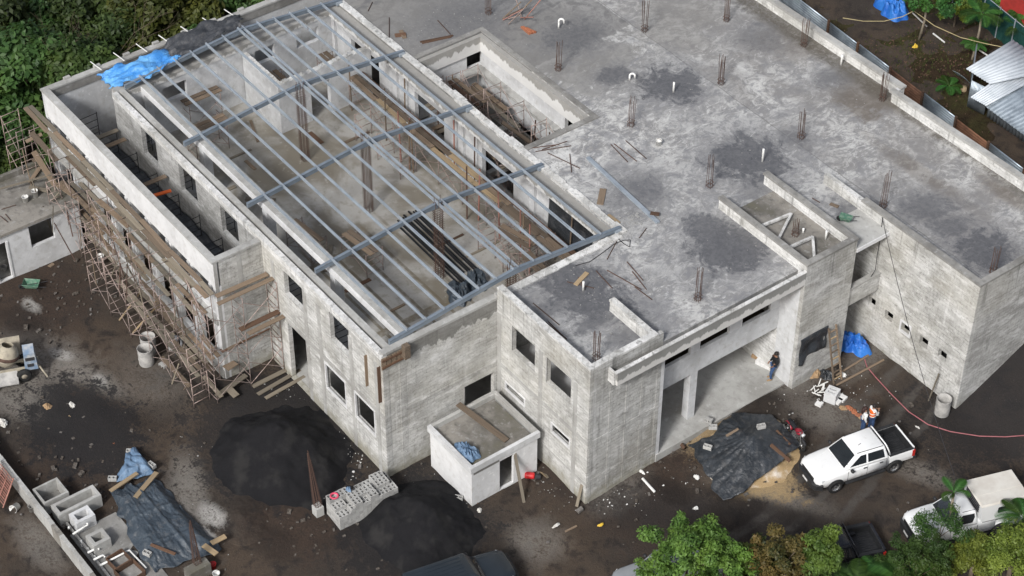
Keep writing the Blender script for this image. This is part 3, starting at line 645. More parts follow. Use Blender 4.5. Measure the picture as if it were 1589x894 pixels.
part(MB().box(x0+.123, x0+.55, y0+.5, y1-.123, 5.65, 5.85), 'wall_ledge', 'cast'); part(MB().box(x0+.553, x1-2.2, y1-.55, y1-.123, 5.65, 5.849), 'wall_ledge', 'cast')
part(MB().box(x0+.553, x1-1.0, y1-.34, y1-.123, 3.8, 4.0), 'wall_ledge', 'render_pale')
part(MB().box(x0-1.0, x0-.4, y0, y1+1, 5.5, 7.2), 'shade_backing', 'void_shade'); part(MB().box(x0, x1+1, y1+.5, y1+1.0, 5.3, 7.2), 'shade_backing', 'void_shade')  # near-black backings that paint the shade inside the openings
part(slab([(x0-2.2, x1+1, y0-.1, y1+2.4)], [(x0+1.2, x1-.02, y0+.6, y1-1.0)], F2-.2, F2), 'upper_floor', 'cast_dark')
part(MB().box(x0-2, x1+1, y0, y1+2, .25, .3), 'ground_floor', 'cast_dark')
part(MB().box(x0+3.2, x0+3.6, y0+2.2, y1, F2-.35, F2+.02), 'cross_beam', 'cast'); part(MB().box(x0+5.8, x0+6.1, y0+.6, y1-1, F2-.35, F2+.02), 'cross_beam', 'cast')
# kerb on the slab edge beside the hall (irregular)
kb = MB()
x = -31.2
while x < -6.9:
    l = 0.5+rnd.random()*0.9; kb.box(x, min(x+l-.01, -6.85), 7.31, 7.62+rnd.random()*.12, SL-.02, SL+.05+rnd.random()*.05); x += l
y = 0.3
while y < 7.2:
    l = 0.5+rnd.random()*0.9; kb.box(-7.04, -6.62-rnd.random()*.1, y, min(y+l-.01, 7.28), SL-.02, SL+.05+rnd.random()*.05); y += l
part(kb, 'kerb', 'parapet_block')
part(MB().box(-7.06, -6.78, 0.003, 7.3, 3.8, 7.82), 'wall', 'block_wall_shaded')
# --- entrance block
o1 = [(-5.62, -3.94, 5.42, 6.95), (-3.05, -1.3, 5.42, 6.93), (-6.16, -4.6, 2.55, 3.1), (-2.64, -1.22, 2.55, 3.22)]
w = part(wall_y(0.0, 0.22, -6.797, 0.0, -0.5, 8.42, o1), 'wall', 'block_wall')
frame_y(w, 0, *o1[2]); frame_y(w, 0, *o1[3])
for a in o1[:2]:
    sill(w, 0, a[0], a[1], a[2])
    fr = MB(); fr.box(a[0]-.06, a[0], -.02, .02, a[2], a[3]); part(fr, 'window_frame', 'cast', w)
es = MB()
for x in (-6.62, -3.5, -.98): es.box(x-.14, x+.14, -.016, .01, -.4, 7.0)
es.box(-6.75, -.02, -.02, .01, 3.75, 4.0); es.box(-6.75, -.02, -.019, .01, 1.15, 1.3)
part(es, 'concrete_column_strip', 'cast')
w = part(wall_x(-0.22, 0.0, 0.223, 4.15, -0.5, 8.42), 'wall', 'block_wall_shaded')
es = MB()
for y in (.16, 1.25, 2.2, 3.1, 4.0): es.box(-.01, .014, y-.09, y+.09, -.4, 6.9)
es.box(-.01, .018, .02, 4.12, 3.72, 3.95); es.box(-.01, .016, .02, 4.12, 1.3, 1.42)
part(es, 'concrete_column_strip', 'block_wall_shaded')
part(wall_y(4.15, 4.35, -4.5, -0.001, 0, 7.6), 'wall', 'render_pale')
cp = MB(); cp.box(-6.75, .04, -.05, .27, 8.423, PT); part(cp, 'coping', 'parapet_block')
cp = MB(); cp.box(-.27, .04, .272, 3.82, 8.424, PT+.002); part(cp, 'coping', 'parapet_block')
cp = MB(); cp.box(-3.06, -.272, 3.5, 3.80, 8.423, PT-.002); part(cp, 'coping', 'parapet_block')
part(MB().box(-3.03, -.003, 3.53, 3.77, SL, 8.42), 'parapet', 'parapet_block'); part(MB().box(-.24, -.002, .225, 3.53, SL, 8.42), 'parapet', 'parapet_block')
part(MB().box(-7.0, -6.8, -0.02, .25, 7.86, 8.0), 'parapet', 'cast')
# upper floor, ground floor
part(slab([(-6.79, -1.03, 0.2, 12.3), (-6.79, -.25, .2, 4.1)], [], 3.76, F2), 'upper_floor', 'render_white')
part(MB().box(-6.79, -.3, .22, 4.1, .1, .2), 'ground_floor', 'cast')
# --- porch: floor, columns, beams, gutter and fascia
part(MB().box(-6.0, .05, 4.16, 12.28, -0.3, 0.62), 'porch_floor', 'cast')
part(wall_x(-5.4, -5.2, 4.35, 12.3, .52, 3.76, [(8.6, 9.6, .52, 2.7), (5.6, 6.6, .52, 2.7)]), 'wall', 'cast')
part(MB().box(-1.28, -.865, 6.85, 7.28, .6, 3.617), 'porch_column', 'render_pale')
part(MB().box(-1.02, -.86, 4.15, 12.3, 3.62, 4.98), 'porch_beam', 'render_pale')
for ya, yb in ((6.72, 7.3), (9.1, 9.9), (11.7, 12.3)): part(MB().box(-1.02, -.87, ya, yb, 4.983, 7.6), 'porch_pillar', 'render_white')
part(MB().box(-2.6, -2.4, 4.35, 12.28, F2+.005, 7.6), 'wall', 'slot_shade_brown'); part(MB().box(-2.4, -1.03, 4.36, 12.28, F2+.004, F2+.02), 'upper_floor', 'slot_shade_brown')  # dark brown wall and floor sheet paint the shade behind the slots
part(MB().box(-.3, -.002, 4.152, 12.3, 7.34, 7.598), 'edge_beam', 'cast')
gt = MB(); gt.box(0.0, .42, 1.1, 12.297, 7.33, 7.55); part(gt, 'gutter_bed', 'mossy')
part(MB().box(.42, .54, 1.1, 12.297, 7.30, 8.08), 'fascia', 'fascia'); part(MB().box(.003, .42, 1.0, 1.1, 7.3, 8.06), 'gutter_end', 'parapet_block')
part(MB().box(.40, .575, 0.98, 12.297, 8.083, 8.13), 'coping', 'parapet_block')
# --- stair pier with roof shaft
w = part(wall_x(.3, .54, 12.3, 15.5, -.3, 8.42, [(12.9, 14.1, 2.6, 3.4)]), 'wall', 'block_wall_shaded')
part(wall_y(12.303, 12.5, -5.6, .3, .0, 8.42), 'wall', 'parapet_block')
part(MB().box(-.86, .30, 12.29, 12.302, .1, 7.15), 'plaster_face', 'render_pale')
part(wall_y(15.3, 15.497, -5.7, .3, .0, 8.42), 'wall', 'parapet_block')
cp = MB(); cp.box(-5.65, .58, 12.26, 12.56, 8.423, PT); part(cp, 'coping', 'cast_dark'); part(MB().box(-5.75, .58, 15.24, 15.54, 8.423, PT), 'coping', 'cast_dark'); part(MB().box(.26, .581, 12.563, 15.237, 8.424, PT), 'coping', 'cast_dark')
part(MB().box(-5.0, .3, 12.5, 15.3, SL+.002, SL+.012), 'wet_roof_patch', 'mossy')
def tri_brace(a, b, c):
    q = MB(); q.bar(a, b, .12, .12); q.bar(b, c, .12, .12); part(q, 'upstand_brace', 'parapet_block')
tri_brace((-3.2, 12.6, SL+.25), (-3.0, 14.6, SL+.25), (-1.9, 12.7, SL+.22)); tri_brace((-1.2, 12.6, SL+.3), (-1.1, 14.2, SL+.3), (.2, 13.1, SL+.25))
# --- link between pier and right wing
part(MB().box(-1.6, .55, 15.5, 17.647, SL-.16, SL+.004), 'canopy_slab', 'cast'); part(MB().box(.553, .60, 15.5, 17.647, SL-.19, SL+.02), 'canopy_edge', 'render_white')
part(MB().box(-6.0, .2, 15.5, 17.647, F2-.2, F2), 'upper_floor', 'cast'); part(MB().box(.2, .42, 15.5, 17.647, 4.1, 5.15), 'bridge_parapet', 'block_wall_shaded'); part(MB().box(.16, .46, 15.5, 17.647, 5.153, 5.22), 'coping', 'cast')
part(wall_x(-4.2, -4.0, 15.5, 17.647, .3, 7.68, [(15.8, 17.2, F2, 6.6), (15.9, 17.2, .5, 3)]), 'wall', 'cast'); part(MB().box(-6.2, -6, 15.5, 17.65, .3, 7.68), 'wall', 'void_shade')  # rear wall is near-black, the passage's shade painted on
part(MB().box(-6, .3, 15.5, 17.647, .3, .62), 'ground_floor', 'cast')
# --- right wing
wo_ = [(-.06, .40, 2.78, 3.36), (1.07, 1.6, 2.78, 3.30), (2.2, 2.74, 2.78, 3.32), (3.42, 3.95, 2.80, 3.34), (4.64, 5.17, 2.82, 3.38)]
w = part(wall_y(17.65, 17.9, -4.0, 6.27, -.3, 8.42, wo_), 'wall', 'block_wall')
frame_y(w, 17.65, 2.1, 2.84, 2.68, 3.42, .13)
ws = MB()
for x in (.72, 1.85, 3.1, 4.3, 5.45, 6.12): ws.box(x-.1, x+.1, 17.634, 17.66, .2, 7.0)
ws.box(-1, 6.25, 17.63, 17.66, 3.75, 3.98)
part(ws, 'concrete_column_strip', 'block_wall')
part(MB().box(-6, 6.0, 18.6, 18.7, .3, 7.6), 'wall', 'void_shade')  # wing interior wall, room shade painted as near-black
part(wall_x(6.02, 6.27, 17.903, 25.2, -.3, 8.42), 'wall', 'block_wall_shaded')
cp = MB(); cp.box(-1.42, 6.31, 17.6, 17.95, 8.423, PT); part(cp, 'coping', 'cast_dark'); part(MB().box(5.97, 6.311, 17.952, 25.2, 8.424, PT), 'coping', 'cast_dark')
# --- parapet along the right edge of the roof
part(MB().box(-6.8, 6.018, 25.0, 25.2, 1, 8.40), 'parapet', 'fascia' if 0 else 'parapet_block'); part(MB().box(-34, -6.75, 25.65, 25.85, 1, 8.40), 'parapet', 'parapet_block'); part(MB().box(-6.98, -6.75, 25.2, 25.65, 1, 8.40), 'parapet', 'render_white')
part(MB().box(-6.98, 6.3, 24.93, 25.27, 8.403, 8.53), 'coping', 'cast'); part(MB().box(-34, -6.7, 25.55, 25.92, 8.403, 8.531), 'coping', 'cast')
# --- west wing: tall narrow block in front of the hall
zf, zb_ = 5.95, 7.5
part(wall_y(-9.0, -8.78, -33.7, -16.9, zf, zb_, []), 'parapet', 'render_white')
part(MB().box(-33.72, -16.86, -9.06, -8.70, zb_+.003, 7.62), 'coping', 'cast')
wops = []
for z0, z1 in ((4.35, 5.75), (1.0, 3.35)):
    x = -33.2
    while x < -18.2: wops.append((x, x+1.45, z0, z1)); x += 2.02
fw = part(wall_y(-8.9, -8.68, -33.7, -16.9, -.4, zf-.003, wops), 'wall', 'render_pale')
for a in wops:
    part(MB().box(a[0]-.2, a[0]-.02, -9.0, -8.89, a[2]-.15, a[3]+.1), 'window_pier', 'render_white', fw); part(MB().box(a[1]+.02, a[1]+.2, -9.0, -8.89, a[2]-.15, a[3]+.1), 'window_pier', 'render_white', fw)
part(MB().box(-33.7, -16.95, -9.12, -8.885, 3.6, 3.95), 'ledge', 'cast'); part(MB().box(-33.7, -16.95, -9.1, -8.885, .1, .55), 'ledge', 'cast')
part(wall_x(-17.12, -16.9, -8.678, -6.36, -.4, zb_), 'wall', 'block_wall_shaded'); part(MB().box(-17.18, -16.84, -8.70, -6.4, zb_+.004, 7.625), 'coping', 'cast')
part(MB().box(-17.12, -16.895, -9.0, -8.68, -.4, zf-.004), 'corner_pier', 'render_white')
es = MB(); es.box(-16.91, -16.885, -7.75, -7.5, -.3, 7.5); es.box(-16.91, -16.886, -8.99, -8.8, -.3, 7.5); part(es, 'concrete_column_strip', 'cast')
part(MB().box(-33.7, -17.1, -8.68, -6.36, 3.75, F2), 'upper_floor', 'cast_dark')
# ------------------------------------------------------------------ small shared builders
_ones = ['', 'first', 'second', 'third', 'fourth', 'fifth', 'sixth', 'seventh', 'eighth', 'ninth', 'tenth', 'eleventh', 'twelfth', 'thirteenth', 'fourteenth', 'fifteenth', 'sixteenth', 'seventeenth', 'eighteenth', 'nineteenth']
_tens = {2: ('twentieth', 'twenty'), 3: ('thirtieth', 'thirty'), 4: ('fortieth', 'forty'), 5: ('fiftieth', 'fifty'), 6: ('sixtieth', 'sixty')}
def nth(i):
    if i < 20: return _ones[i]
    a, b = _tens[i//10]; return a if i % 10 == 0 else b+'-'+_ones[i % 10]
CACHE = {}
def cached(key, fn, name, mat):
    if key not in CACHE: CACHE[key] = fn().mesh(name, mat)
    return CACHE[key]
def link(name, me, parent=None):
    o = bpy.data.objects.new(name, me); C.objects.link(o)
    if parent is not None: o.parent = parent
    return o
def frame_to(p, q, up=(0, 0, 1)):
    p, q = Vector(p), Vector(q); d = (q-p).normalized(); s = Vector(up).cross(d)
    if s.length < 1e-4: s = Vector((1, 0, 0))
    s.normalize(); u = d.cross(s)
    m = Matrix((d, s, u)).transposed().to_4x4(); m.translation = (p+q)/2
    return m, (q-p).length
def unit_plank():
    b = MB(); v = [(-.5, -.5), (.5, -.5), (.5, .5), (-.5, .5)]
    return b.box(-.5, .5, -.5, .5, -.5, .5)
def plank(p, q, w=0.24, t=0.045, mat='wood_plank', label=None, group=None, name='wooden_plank', cat='plank', roll=0.0):
    o = link(name, cached(('plank', mat), unit_plank, name, mat)); m, L = frame_to(p, q)
    if roll: m = m @ Matrix.Rotation(roll, 4, 'X')
    o.matrix_basis = m @ Matrix.Diagonal((L, w, t, 1))
    if label: tag(o, label, cat, group)
    return o
def unit_rod(): b = MB(); b.smooth = True; return b.tube([(-.5, 0, 0), (.5, 0, 0)], .5, 6)
def rod(p, q, r, mat, name, parent=None, label=None, cat=None, group=None):
    o = link(name, cached(('rod', mat), unit_rod, name, mat), parent); m, L = frame_to(p, q)
    o.matrix_basis = m @ Matrix.Diagonal((L, r*2, r*2, 1))
    if label: tag(o, label, cat, group)
    return o
def solidify(o, t=0.012):
    md = o.modifiers.new('thickness', 'SOLIDIFY'); md.thickness = t; md.offset = 0
    return o

# ------------------------------------------------------------------ steel roof frame over the hall
gw = ['farthest', 'second farthest', 'middle', 'second nearest', 'nearest']
gy0, gyr, gy1 = -5.72, 1.3, 7.5
def gtop(y): return 8.08+(8.70-8.08)*(1-abs(y-gyr)/(gyr-gy0)) if y < gyr else 8.08+(8.70-8.08)*(1-(y-gyr)/(gy1-gyr))
for i, x in enumerate(GX):
    t = thing('roof_truss', 'bluish grey steel roof girder across the open hall, %s from the camera' % gw[i], 'steel girder', (x, gyr, 7.85), group='steel girders across the hall')
    for a, b in ((gy0, gyr), (gyr, gy1)):
        q = MB(); za, zb2 = gtop(a)-7.85, gtop(b)-7.85; ya, yb = a-gyr, b-gyr
        w = .055 if b == gyr else .0551
        q.hexa([(-w, ya, za-.24), (w, ya, za-.24), (w, yb, zb2-.24), (-w, yb, zb2-.24), (-w, ya, za), (w, ya, za), (w, yb, zb2), (-w, yb, zb2)])
        q.hexa([(-w-.025, ya, za), (w+.025, ya, za), (w+.025, yb, zb2), (-w-.025, yb, zb2), (-w-.025, ya, za+.012), (w+.025, ya, za+.012), (w+.025, yb, zb2+.012), (-w-.025, yb, zb2+.012)])
        q.build('girder', 'steel_blue', t)
    q = MB(); zz = gtop(gyr)-7.85
    q.prism([(-.5, -.0), (.5, 0.0), (.5, .01), (-.5, .01)], 0, .01); q = MB()
    q.hexa([(-.06, -.55, zz-.32), (.06, -.55, zz-.32), (.06, .55, zz-.32), (-.06, .55, zz-.32), (-.06, -.9, zz-.25), (.06, -.9, zz-.25), (.06, .9, zz-.25), (-.06, .9, zz-.25)])
    q.build('ridge_haunch', 'steel_blue', t)
    MB().box(-.16, .16, gy1-gyr-.35, gy1-gyr-.02, -.02, .16).build('bearing_plate', 'galvanised', t)
py = [-4.76, -3.72, -2.71, -1.74, -.77, .21, 1.17, 1.43, 2.34, 3.32, 4.33, 5.34, 6.31]
def cpur():
    b = MB(); L = (GX[-1]-GX[0])+.2; pr = [(-.035, -.075), (.035, -.075), (.035, -.055), (-.015, -.055), (-.015, .055), (.035, .055), (.035, .075), (-.035, .075)]
    n = len(pr); b.v = [(-L/2, y, z) for y, z in pr]+[(L/2, y, z) for y, z in pr]
    b.face(*range(n)); b.face(*range(2*n-1, n-1, -1))
    for k in range(n): b.face(k, (k+1) % n, n+(k+1) % n, n+k)
    return b
for i, y in enumerate(py):
    o = link('roof_purlin', cached('purlin', cpur, 'roof_purlin', 'galvanised')); o.location = ((GX[0]+GX[-1])/2-.05, y, gtop(y)+.0)
    if i % 2: o.rotation_euler.z = math.pi
    tag(o, 'long light grey steel purlin over the open hall, %s from the windowed west wall' % nth(i+1), 'steel purlin', 'steel purlins over the hall')
for i in range(7):      # stub poles that stick out over the far wall under the tarpaulins
    y = -5.9+i*1.35
    rod((-34.35, y, 7.72), (-33.2, y+.03, 7.85), .03, 'pvc', 'stub_pole', None, 'pale pole end sticking out past the far wall under the tarpaulins, %s from the left' % nth(i+1), 'pole', 'pole ends over the far wall')

# ------------------------------------------------------------------ rebar
def bar_cluster(loc, h, n=8, rad=0.15, label='', lean=(0, 0), group='rebar starter bars on the roof'):
    t = thing('rebar_starter', label, 'rebar', loc, rnd.random()*.4, group)
    for k in range(n):
        a = 2*math.pi*k/n+.3; sq = max(abs(math.cos(a)), abs(math.sin(a))); r = rad/sq*.85
        x, y = r*math.cos(a), r*math.sin(a); hh = h*(.88+.16*rnd.random())
        rod((x, y, 0), (x+lean[0]+rnd.uniform(-.06, .06), y+lean[1]+rnd.uniform(-.06, .06), hh), .012, 'rust', 'bar', t)
    for zz in (.12, .32):
        q = MB(); s_ = rad*.95
        for a, b in (((-s_, -s_), (s_, -s_)), ((s_, -s_), (s_, s_)), ((s_, s_), (-s_, s_)), ((-s_, s_), (-s_, -s_))): q.bar((*a, zz), (*b, zz), .016, .016)
        o = q.build('stirrup', 'rust', t)
    return t
sl = [((1000, 49), 49), ((866, 109.5), 46), ((979, 196), 45), ((1118.5, 131), 46), ((1127, 33), 44), ((1247, 72), 44), ((1369, 156), 45), ((1243, 215), 43), ((1101, 290.5), 48), ((1082.5, 466), 47), ((925, 558), 40), ((1370, 322), 55), ((1540, 424), 38), ((758, 22), 42)]
sl.sort(key=lambda a: a[0][0])
for i, ((px, py_), hp) in enumerate(sl):
    q = P(px, py_, SL); bar_cluster(q, hp/24.5, 8 if i % 3 else 7, .15, 'cluster of upright rusty rebar on the roof slab, %s from the left' % nth(i+1))
bar_cluster(P(1234, 366, SL), .95, 8, .16, 'short rusty rebar cluster between the two raised roof walls', group='rebar starter bars on the roof')
def cage(loc, h, r, label, group, n=8, top=None, lean=(0, 0), step=.14, mat='rust', off=False):
    t = thing('rebar_cage', label, 'rebar cage', loc, 0, group); top = r if top is None else top
    for k in range(n):
        a = 2*math.pi*(k+.5)/n; sq = max(abs(math.cos(a)), abs(math.sin(a))); x, y = math.cos(a)/sq, math.sin(a)/sq
        rod((x*r, y*r, 0), (x*top+lean[0], y*top+lean[1], h*(.95+.07*rnd.random())), .013, mat, 'bar', t)
    q = MB(); z = .08
    while z < h*.86:
        f = z/h; s_ = (r+(top-r)*f)+.012; ox, oy = lean[0]*f, lean[1]*f
        for a, b in (((-1, -1), (1, -1)), ((1, -1), (1, 1)), ((1, 1), (-1, 1)), ((-1, 1), (-1, -1))): q.bar((a[0]*s_+ox, a[1]*s_+oy, z), (b[0]*s_+ox, b[1]*s_+oy, z+.02), .013, .013)
        z += step
    q.build('stirrups', mat, t, kind='stuff'); return t
for i, (x, y) in enumerate(((-24.86, 1.0), (-19.4, 1.3), (-13.1, 1.2), (-7.42, 1.3))):
    cage((x, y, F2), 4.95, .19, 'tall rusty rebar column cage standing on the hall floor, %s' % ('farthest of the row', 'second from the far wall', 'beside the black pipes', 'nearest, at the end wall')[i], 'rebar column cages in the hall', n=8)

# ------------------------------------------------------------------ things lying on the roof slab
def roof_line(a, b, r=.014, mat='rust', z=SL): 
    p, q = P(*a, z), P(*b, z); p.z += .03; q.z += .03; return p, q
loose = [((821, 231), (866, 225)), ((831, 236), (886, 227)), ((841, 233), (880, 220)), ((850, 238), (900, 262)), ((884, 240), (887, 268)), ((948, 225), (974, 252)), ((953, 224), (988, 251)), ((971, 219), (1003, 247)), ((880, 438), (922, 448)), ((897, 431), (908, 450)),
         ((942, 420), (995, 450)), ((973, 407), (998, 436)), ((981, 422), (1003, 450)), ((925, 421), (950, 448)), ((827, 471), (868, 505)), ((847, 501), (880, 527)), ((851, 500), (879, 527)), ((985, 446), (1012, 466)), ((679, 32), (699, 54)), ((571, 18), (578, 4)), ((604, 28), (604, 58)), ((992, 370), (1003, 355)), ((942, 403), (957, 375)), ((1260, 308), (1272, 315))]
lo_s = sorted(loose, key=lambda a: a[0][0])
for i, (a, b) in enumerate(lo_s):
    p, q = roof_line(a, b); rod(p, q, .022, 'rust', 'loose_rebar', None, 'loose rusty bar lying on the roof slab, %s from the left' % nth(i+1), 'rebar', 'loose bars on the roof slab')
def rplank(a, b, w, mat, label, cat='plank', name='wooden_plank', z=SL, t=.05):
    p, q = P(*a, z), P(*b, z); p.z += t/2+.01; q.z += t/2+.012; return plank(p, q, w, t, mat, label, None, name, cat)
rplank((912, 246), (1021, 347), .20, 'galvanised', 'long grey steel channel lying diagonally on the roof slab', 'steel channel', 'steel_channel', t=.1)
rplank((936, 294), (931, 318), .32, 'wood_plank', 'short wide board near the middle of the roof slab')
rplank((944, 334), (961, 347), .15, 'wood_new', 'thin pale plank on roof slab near the hall corner')
p_ = rplank((1009, 334), (1023, 336), .22, 'wood_dark', 'small brown board resting across the end of the grey channel'); p_.location.z += .1
rplank((893, 443), (911, 424), .22, 'wood_new', 'pale board beside a white pipe in the dark puddle')
rplank((622, 48), (628, 60), .22, 'wood_plank', 'short wood block near the left edge of the roof slab'); rplank((613, 56), (630, 54), .3, 'wood_dark', 'splintered dark board under the wood block near left roof edge')
rplank((652, 66), (703, 56), .10, 'wood_dark', 'long narrow brown batten lying on the far roof slab'); rplank((655, 68), (700, 58), .08, 'wood_dark', 'thin brown batten lying against the longer batten')
rplank((1288, 317), (1301, 322), .18, 'wood_plank', 'small plank on wet slab right of the raised walls'); rplank((1317, 364), (1326, 372), .16, 'wood_dark', 'short brown plank on the canopy slab edge'); rplank((1314, 370), (1320, 377), .16, 'wood_plank', 'second short plank beside the canopy slab edge')
for k in range(5):
    a = P(809+k*2.5, 43+k*.9, SL); b = P(822+k*2.4, 54-.6*k, SL); a.z += .05+.04*(k % 2); b.z += .05+.04*(k % 2)
    plank(a, b, .1, .1, 'brick_clay', 'reddish timber of the small bundle on the far roof, %s from left' % nth(k+1), 'reddish timbers on the far roof', 'timber_batten', 'timber')
def pipe_up(px, py_, h, hook, label):
    q = P(px, py_, SL); b = MB(); b.smooth = True; pts = [(0, 0, 0), (0, 0, h*.7), (0, 0, h)]
    if hook:
        for k in range(1, 7): a = math.pi*k/6; pts.append((.13*(1-math.cos(a))*.75, .13*(1-math.cos(a))*.75, h+.15*math.sin(a)-(.1 if k == 6 else 0)))
    b.tube(pts, .055, 8); o = b.build('vent_pipe', 'pvc'); o.location = q; tag(o, label, 'vent pipe', 'white vent pipes on the roof'); return o
pipe_up(871, 44, .45, True, 'white hooked vent pipe on the grey far roof slab'); pipe_up(981, 124, .25, True, 'white hooked vent pipe beside the round dark puddle'); pipe_up(1045, 143, .62, False, 'straight white vent pipe standing in the round dark puddle')
pipe_up(1183, 251, .8, False, 'straight white vent pipe in the dark puddle right of centre'); pipe_up(905, 451, .55, False, 'white vent pipe beside a pale board in the front puddle'); pipe_up(1305, 101, .65, False, 'thin white pipe by the right roof parapet')
pipe_up(1246, 362, .3, False, 'small white pipe stub between raised walls'); pipe_up(1281, 372, .55, False, 'white pipe stub at the corner inside the raised walls')
def bucket(loc, r, h, mat, label, name='bucket', cat='bucket', group=None, tilt=None):
    t = thing(name, label, cat, loc, rnd.random()*6, group); b = MB(); b.smooth = True
    b.lathe([(0.001, 0.0), (r*.84, 0), (r, h), (r*1.04, h), (r*1.04, h-.02), (r*.97, h-.01), (r*.82, .03), (.001, .03)], 18); b.build('pail', mat, t)
    q = MB(); q.smooth = True; q.tube([(r*math.cos(a), .02+.3*r*math.sin(a), h-.03+.35*r*math.sin(a)) for a in np.linspace(0, math.pi, 9)], .008, 5); q.build('handle', 'rust', t)
    if tilt: t.rotation_euler = tilt
    return t
bucket(P(1022, 225, SL), .16, .3, 'white_plastic', 'white bucket standing on the roof slab right of the loose bars')
# bent wire on the slab
def wire(pts, r, mat, label, cat='cable', name='cable', group=None):
    b = MB(); b.smooth = True; b.tube(pts, r, 5); o = b.build(name, mat); tag(o, label, cat, group); return o
def px_path(pp, z, dz=.03): 
    out = []
    for a in pp:
        q = P(a[0], a[1], z); q.z += dz; out.append(q)
    return out
wire(px_path([(893, 413), (915, 407), (935, 393), (952, 380), (966, 374), (978, 373), (977, 384), (968, 379), (960, 372)], SL), .02, 'cable_dark', 'curling dark wire lying on the slab at the hall corner', 'wire', 'loose_wire')
# folded trestle scaffold on the far roof
t = thing('folded_trestle', 'tangle of folded scaffold frames and timbers on the far roof slab', 'scaffold frame', P(790, 30, SL))
for k in range(9):
    a = rnd.uniform(0, 3.1); p0 = Vector((rnd.uniform(-.6, .6), rnd.uniform(-.8, .8), .05)); p1 = p0+Vector((math.cos(a)*1.1, math.sin(a)*1.1, rnd.uniform(.5, 1.6)))
    rod(p0, p1, .032, ['scaffold_steel', 'wood_plank', 'scaffold_red'][k % 3], 'pole', t)
t = thing('hand_cart', 'green wheelbarrow tipped on the wet slab right of the raised walls', 'wheelbarrow', P(1312, 345, SL), .5); t.scale = (.62, .62, .7)
b = MB(); b.hexa([(-.35, -.22, .2), (.3, -.2, .2), (.3, .2, .2), (-.35, .22, .2), (-.5, -.33, .55), (.48, -.3, .5), (.48, .3, .5), (-.5, .33, .55)]); b.build('tray', 'green_paint', t)
for s_ in (-1, 1): rod((-.5, s_*.22, .12), (.95, s_*.3, .62), .025, 'cable_dark', 'handle', t)
b = MB(); b.lathe([(.17, -.04), (.2, -.03), (.2, .03), (.17, .04), (.05, .04), (.05, -.04), (.17, -.04)], 14, (-.55, 0, .2), (0, 1, 0)); b.build('wheel', 'rubber', t)
# rubble flakes on the roof (nobody could count them)
b = MB()
for _ in range(900):
    c_ = rnd.choice([(980, 340, 16), (855, 255, 30), (1010, 300, 300), (1150, 200, 300), (950, 430, 120), (700, 60, 90), (1330, 300, 150)]); px, py_ = c_[0]+rnd.gauss(0, c_[2]*.6), c_[1]+rnd.gauss(0, c_[2]*.35)
    q = P(px, py_, SL)
    if q.y < 7.9 and q.x < -7 or q.y < .6 or q.x > -.6 or q.y > 24 or (-25 < q.x < -14.3 and 7 < q.y < 12.5) or 12 < q.y < 15.8 and q.x > -6: continue
    s_ = rnd.uniform(.008, .022)*(2 if (rnd.random() < .12 and abs(px-985) < 40) else 1); b.obox((q.x, q.y, SL+s_*.4), (s_*1.4, rnd.uniform(-.3, .3)*s_, 0), (0, s_, 0), (0, 0, s_*.5))
b.build('slab_rubble', 'block_grey', kind='stuff')
tag(bpy.data.objects['slab_rubble'], 'pale crumbs of concrete scattered over the roof slab', 'rubble')

# ------------------------------------------------------------------ tarpaulins over the back of the hall
def drape(edge_a, edge_b, nu, nv, zf, seed, name, mat, label, cat='tarpaulin', jag=0.12):
    ra = random.Random(seed); A = [Vector(p) for p in edge_a]; Bq = [Vector(p) for p in edge_b]
    def along(E, t):
        t = t*(len(E)-1); i = min(int(t), len(E)-2); return E[i].lerp(E[i+1], t-i)
    ph = [ra.uniform(0, 6.28) for _ in range(8)]
    def f(u, v):
        p = along(A, u).lerp(along(Bq, u), v)
        e = min(u, 1-u, v, 1-v)
        j = Vector((hash_noise(u*9+seed, v*9, .7, seed), hash_noise(u*9, v*9+seed, .7, seed+3), 0))*jag*(2.5 if e < .02 else 1)
        w = .09*math.sin(9*u+5*v+ph[0])+.07*math.sin(17*u-7*v+ph[1])+.05*math.sin(4*u+21*v+ph[2])+.05*abs(math.sin(13*u+11*v+ph[3]))
        w += .16*hash_noise(u*60, v*30, 1.9, seed+7)*.5+.05*abs(math.sin(31*u+19*v+4*hash_noise(u*9, v*6, 1, seed)))+.22*hash_noise(u*12, v*7, 1.6, seed)+.12*hash_noise(u*22, v*14, 1.4, seed+1)+.10*abs(hash_noise(u*30+v*9, v*22, 1.2, seed+2))
        return p+j+Vector((0, 0, zf*w))
    b = MB(); b.smooth = True; b.sheet(f, nu, nv); o = solidify(b.build(name, mat)); tag(o, label, cat); return o
drape([P(152, 116, 7.75), P(176, 104, 8.0), P(215, 90, 8.35), P(255, 80, 8.2), P(281, 84, 8.1)], [P(176, 140, 7.3), P(196, 131, 8.05), P(228, 121, 8.15), P(255, 105, 8.25), P(280, 91, 8.25)], 70, 26, .62, 3, 'blue_tarpaulin', 'tarp_blue', 'bright blue crumpled tarpaulin draped over the back wall of the hall')
drape([P(230, 90, 7.7), P(258, 68, 8.1), P(298, 49, 8.2), P(335, 33, 8.25), P(368, 22, 8.1)], [P(262, 98, 8.1), P(290, 86, 8.3), P(318, 72, 8.4), P(350, 55, 8.45), P(377, 42, 8.5)], 60, 22, .9, 9, 'grey_tarpaulin', 'tarp_grey', 'dark grey tarpaulin sheet behind the blue one on the back wall')
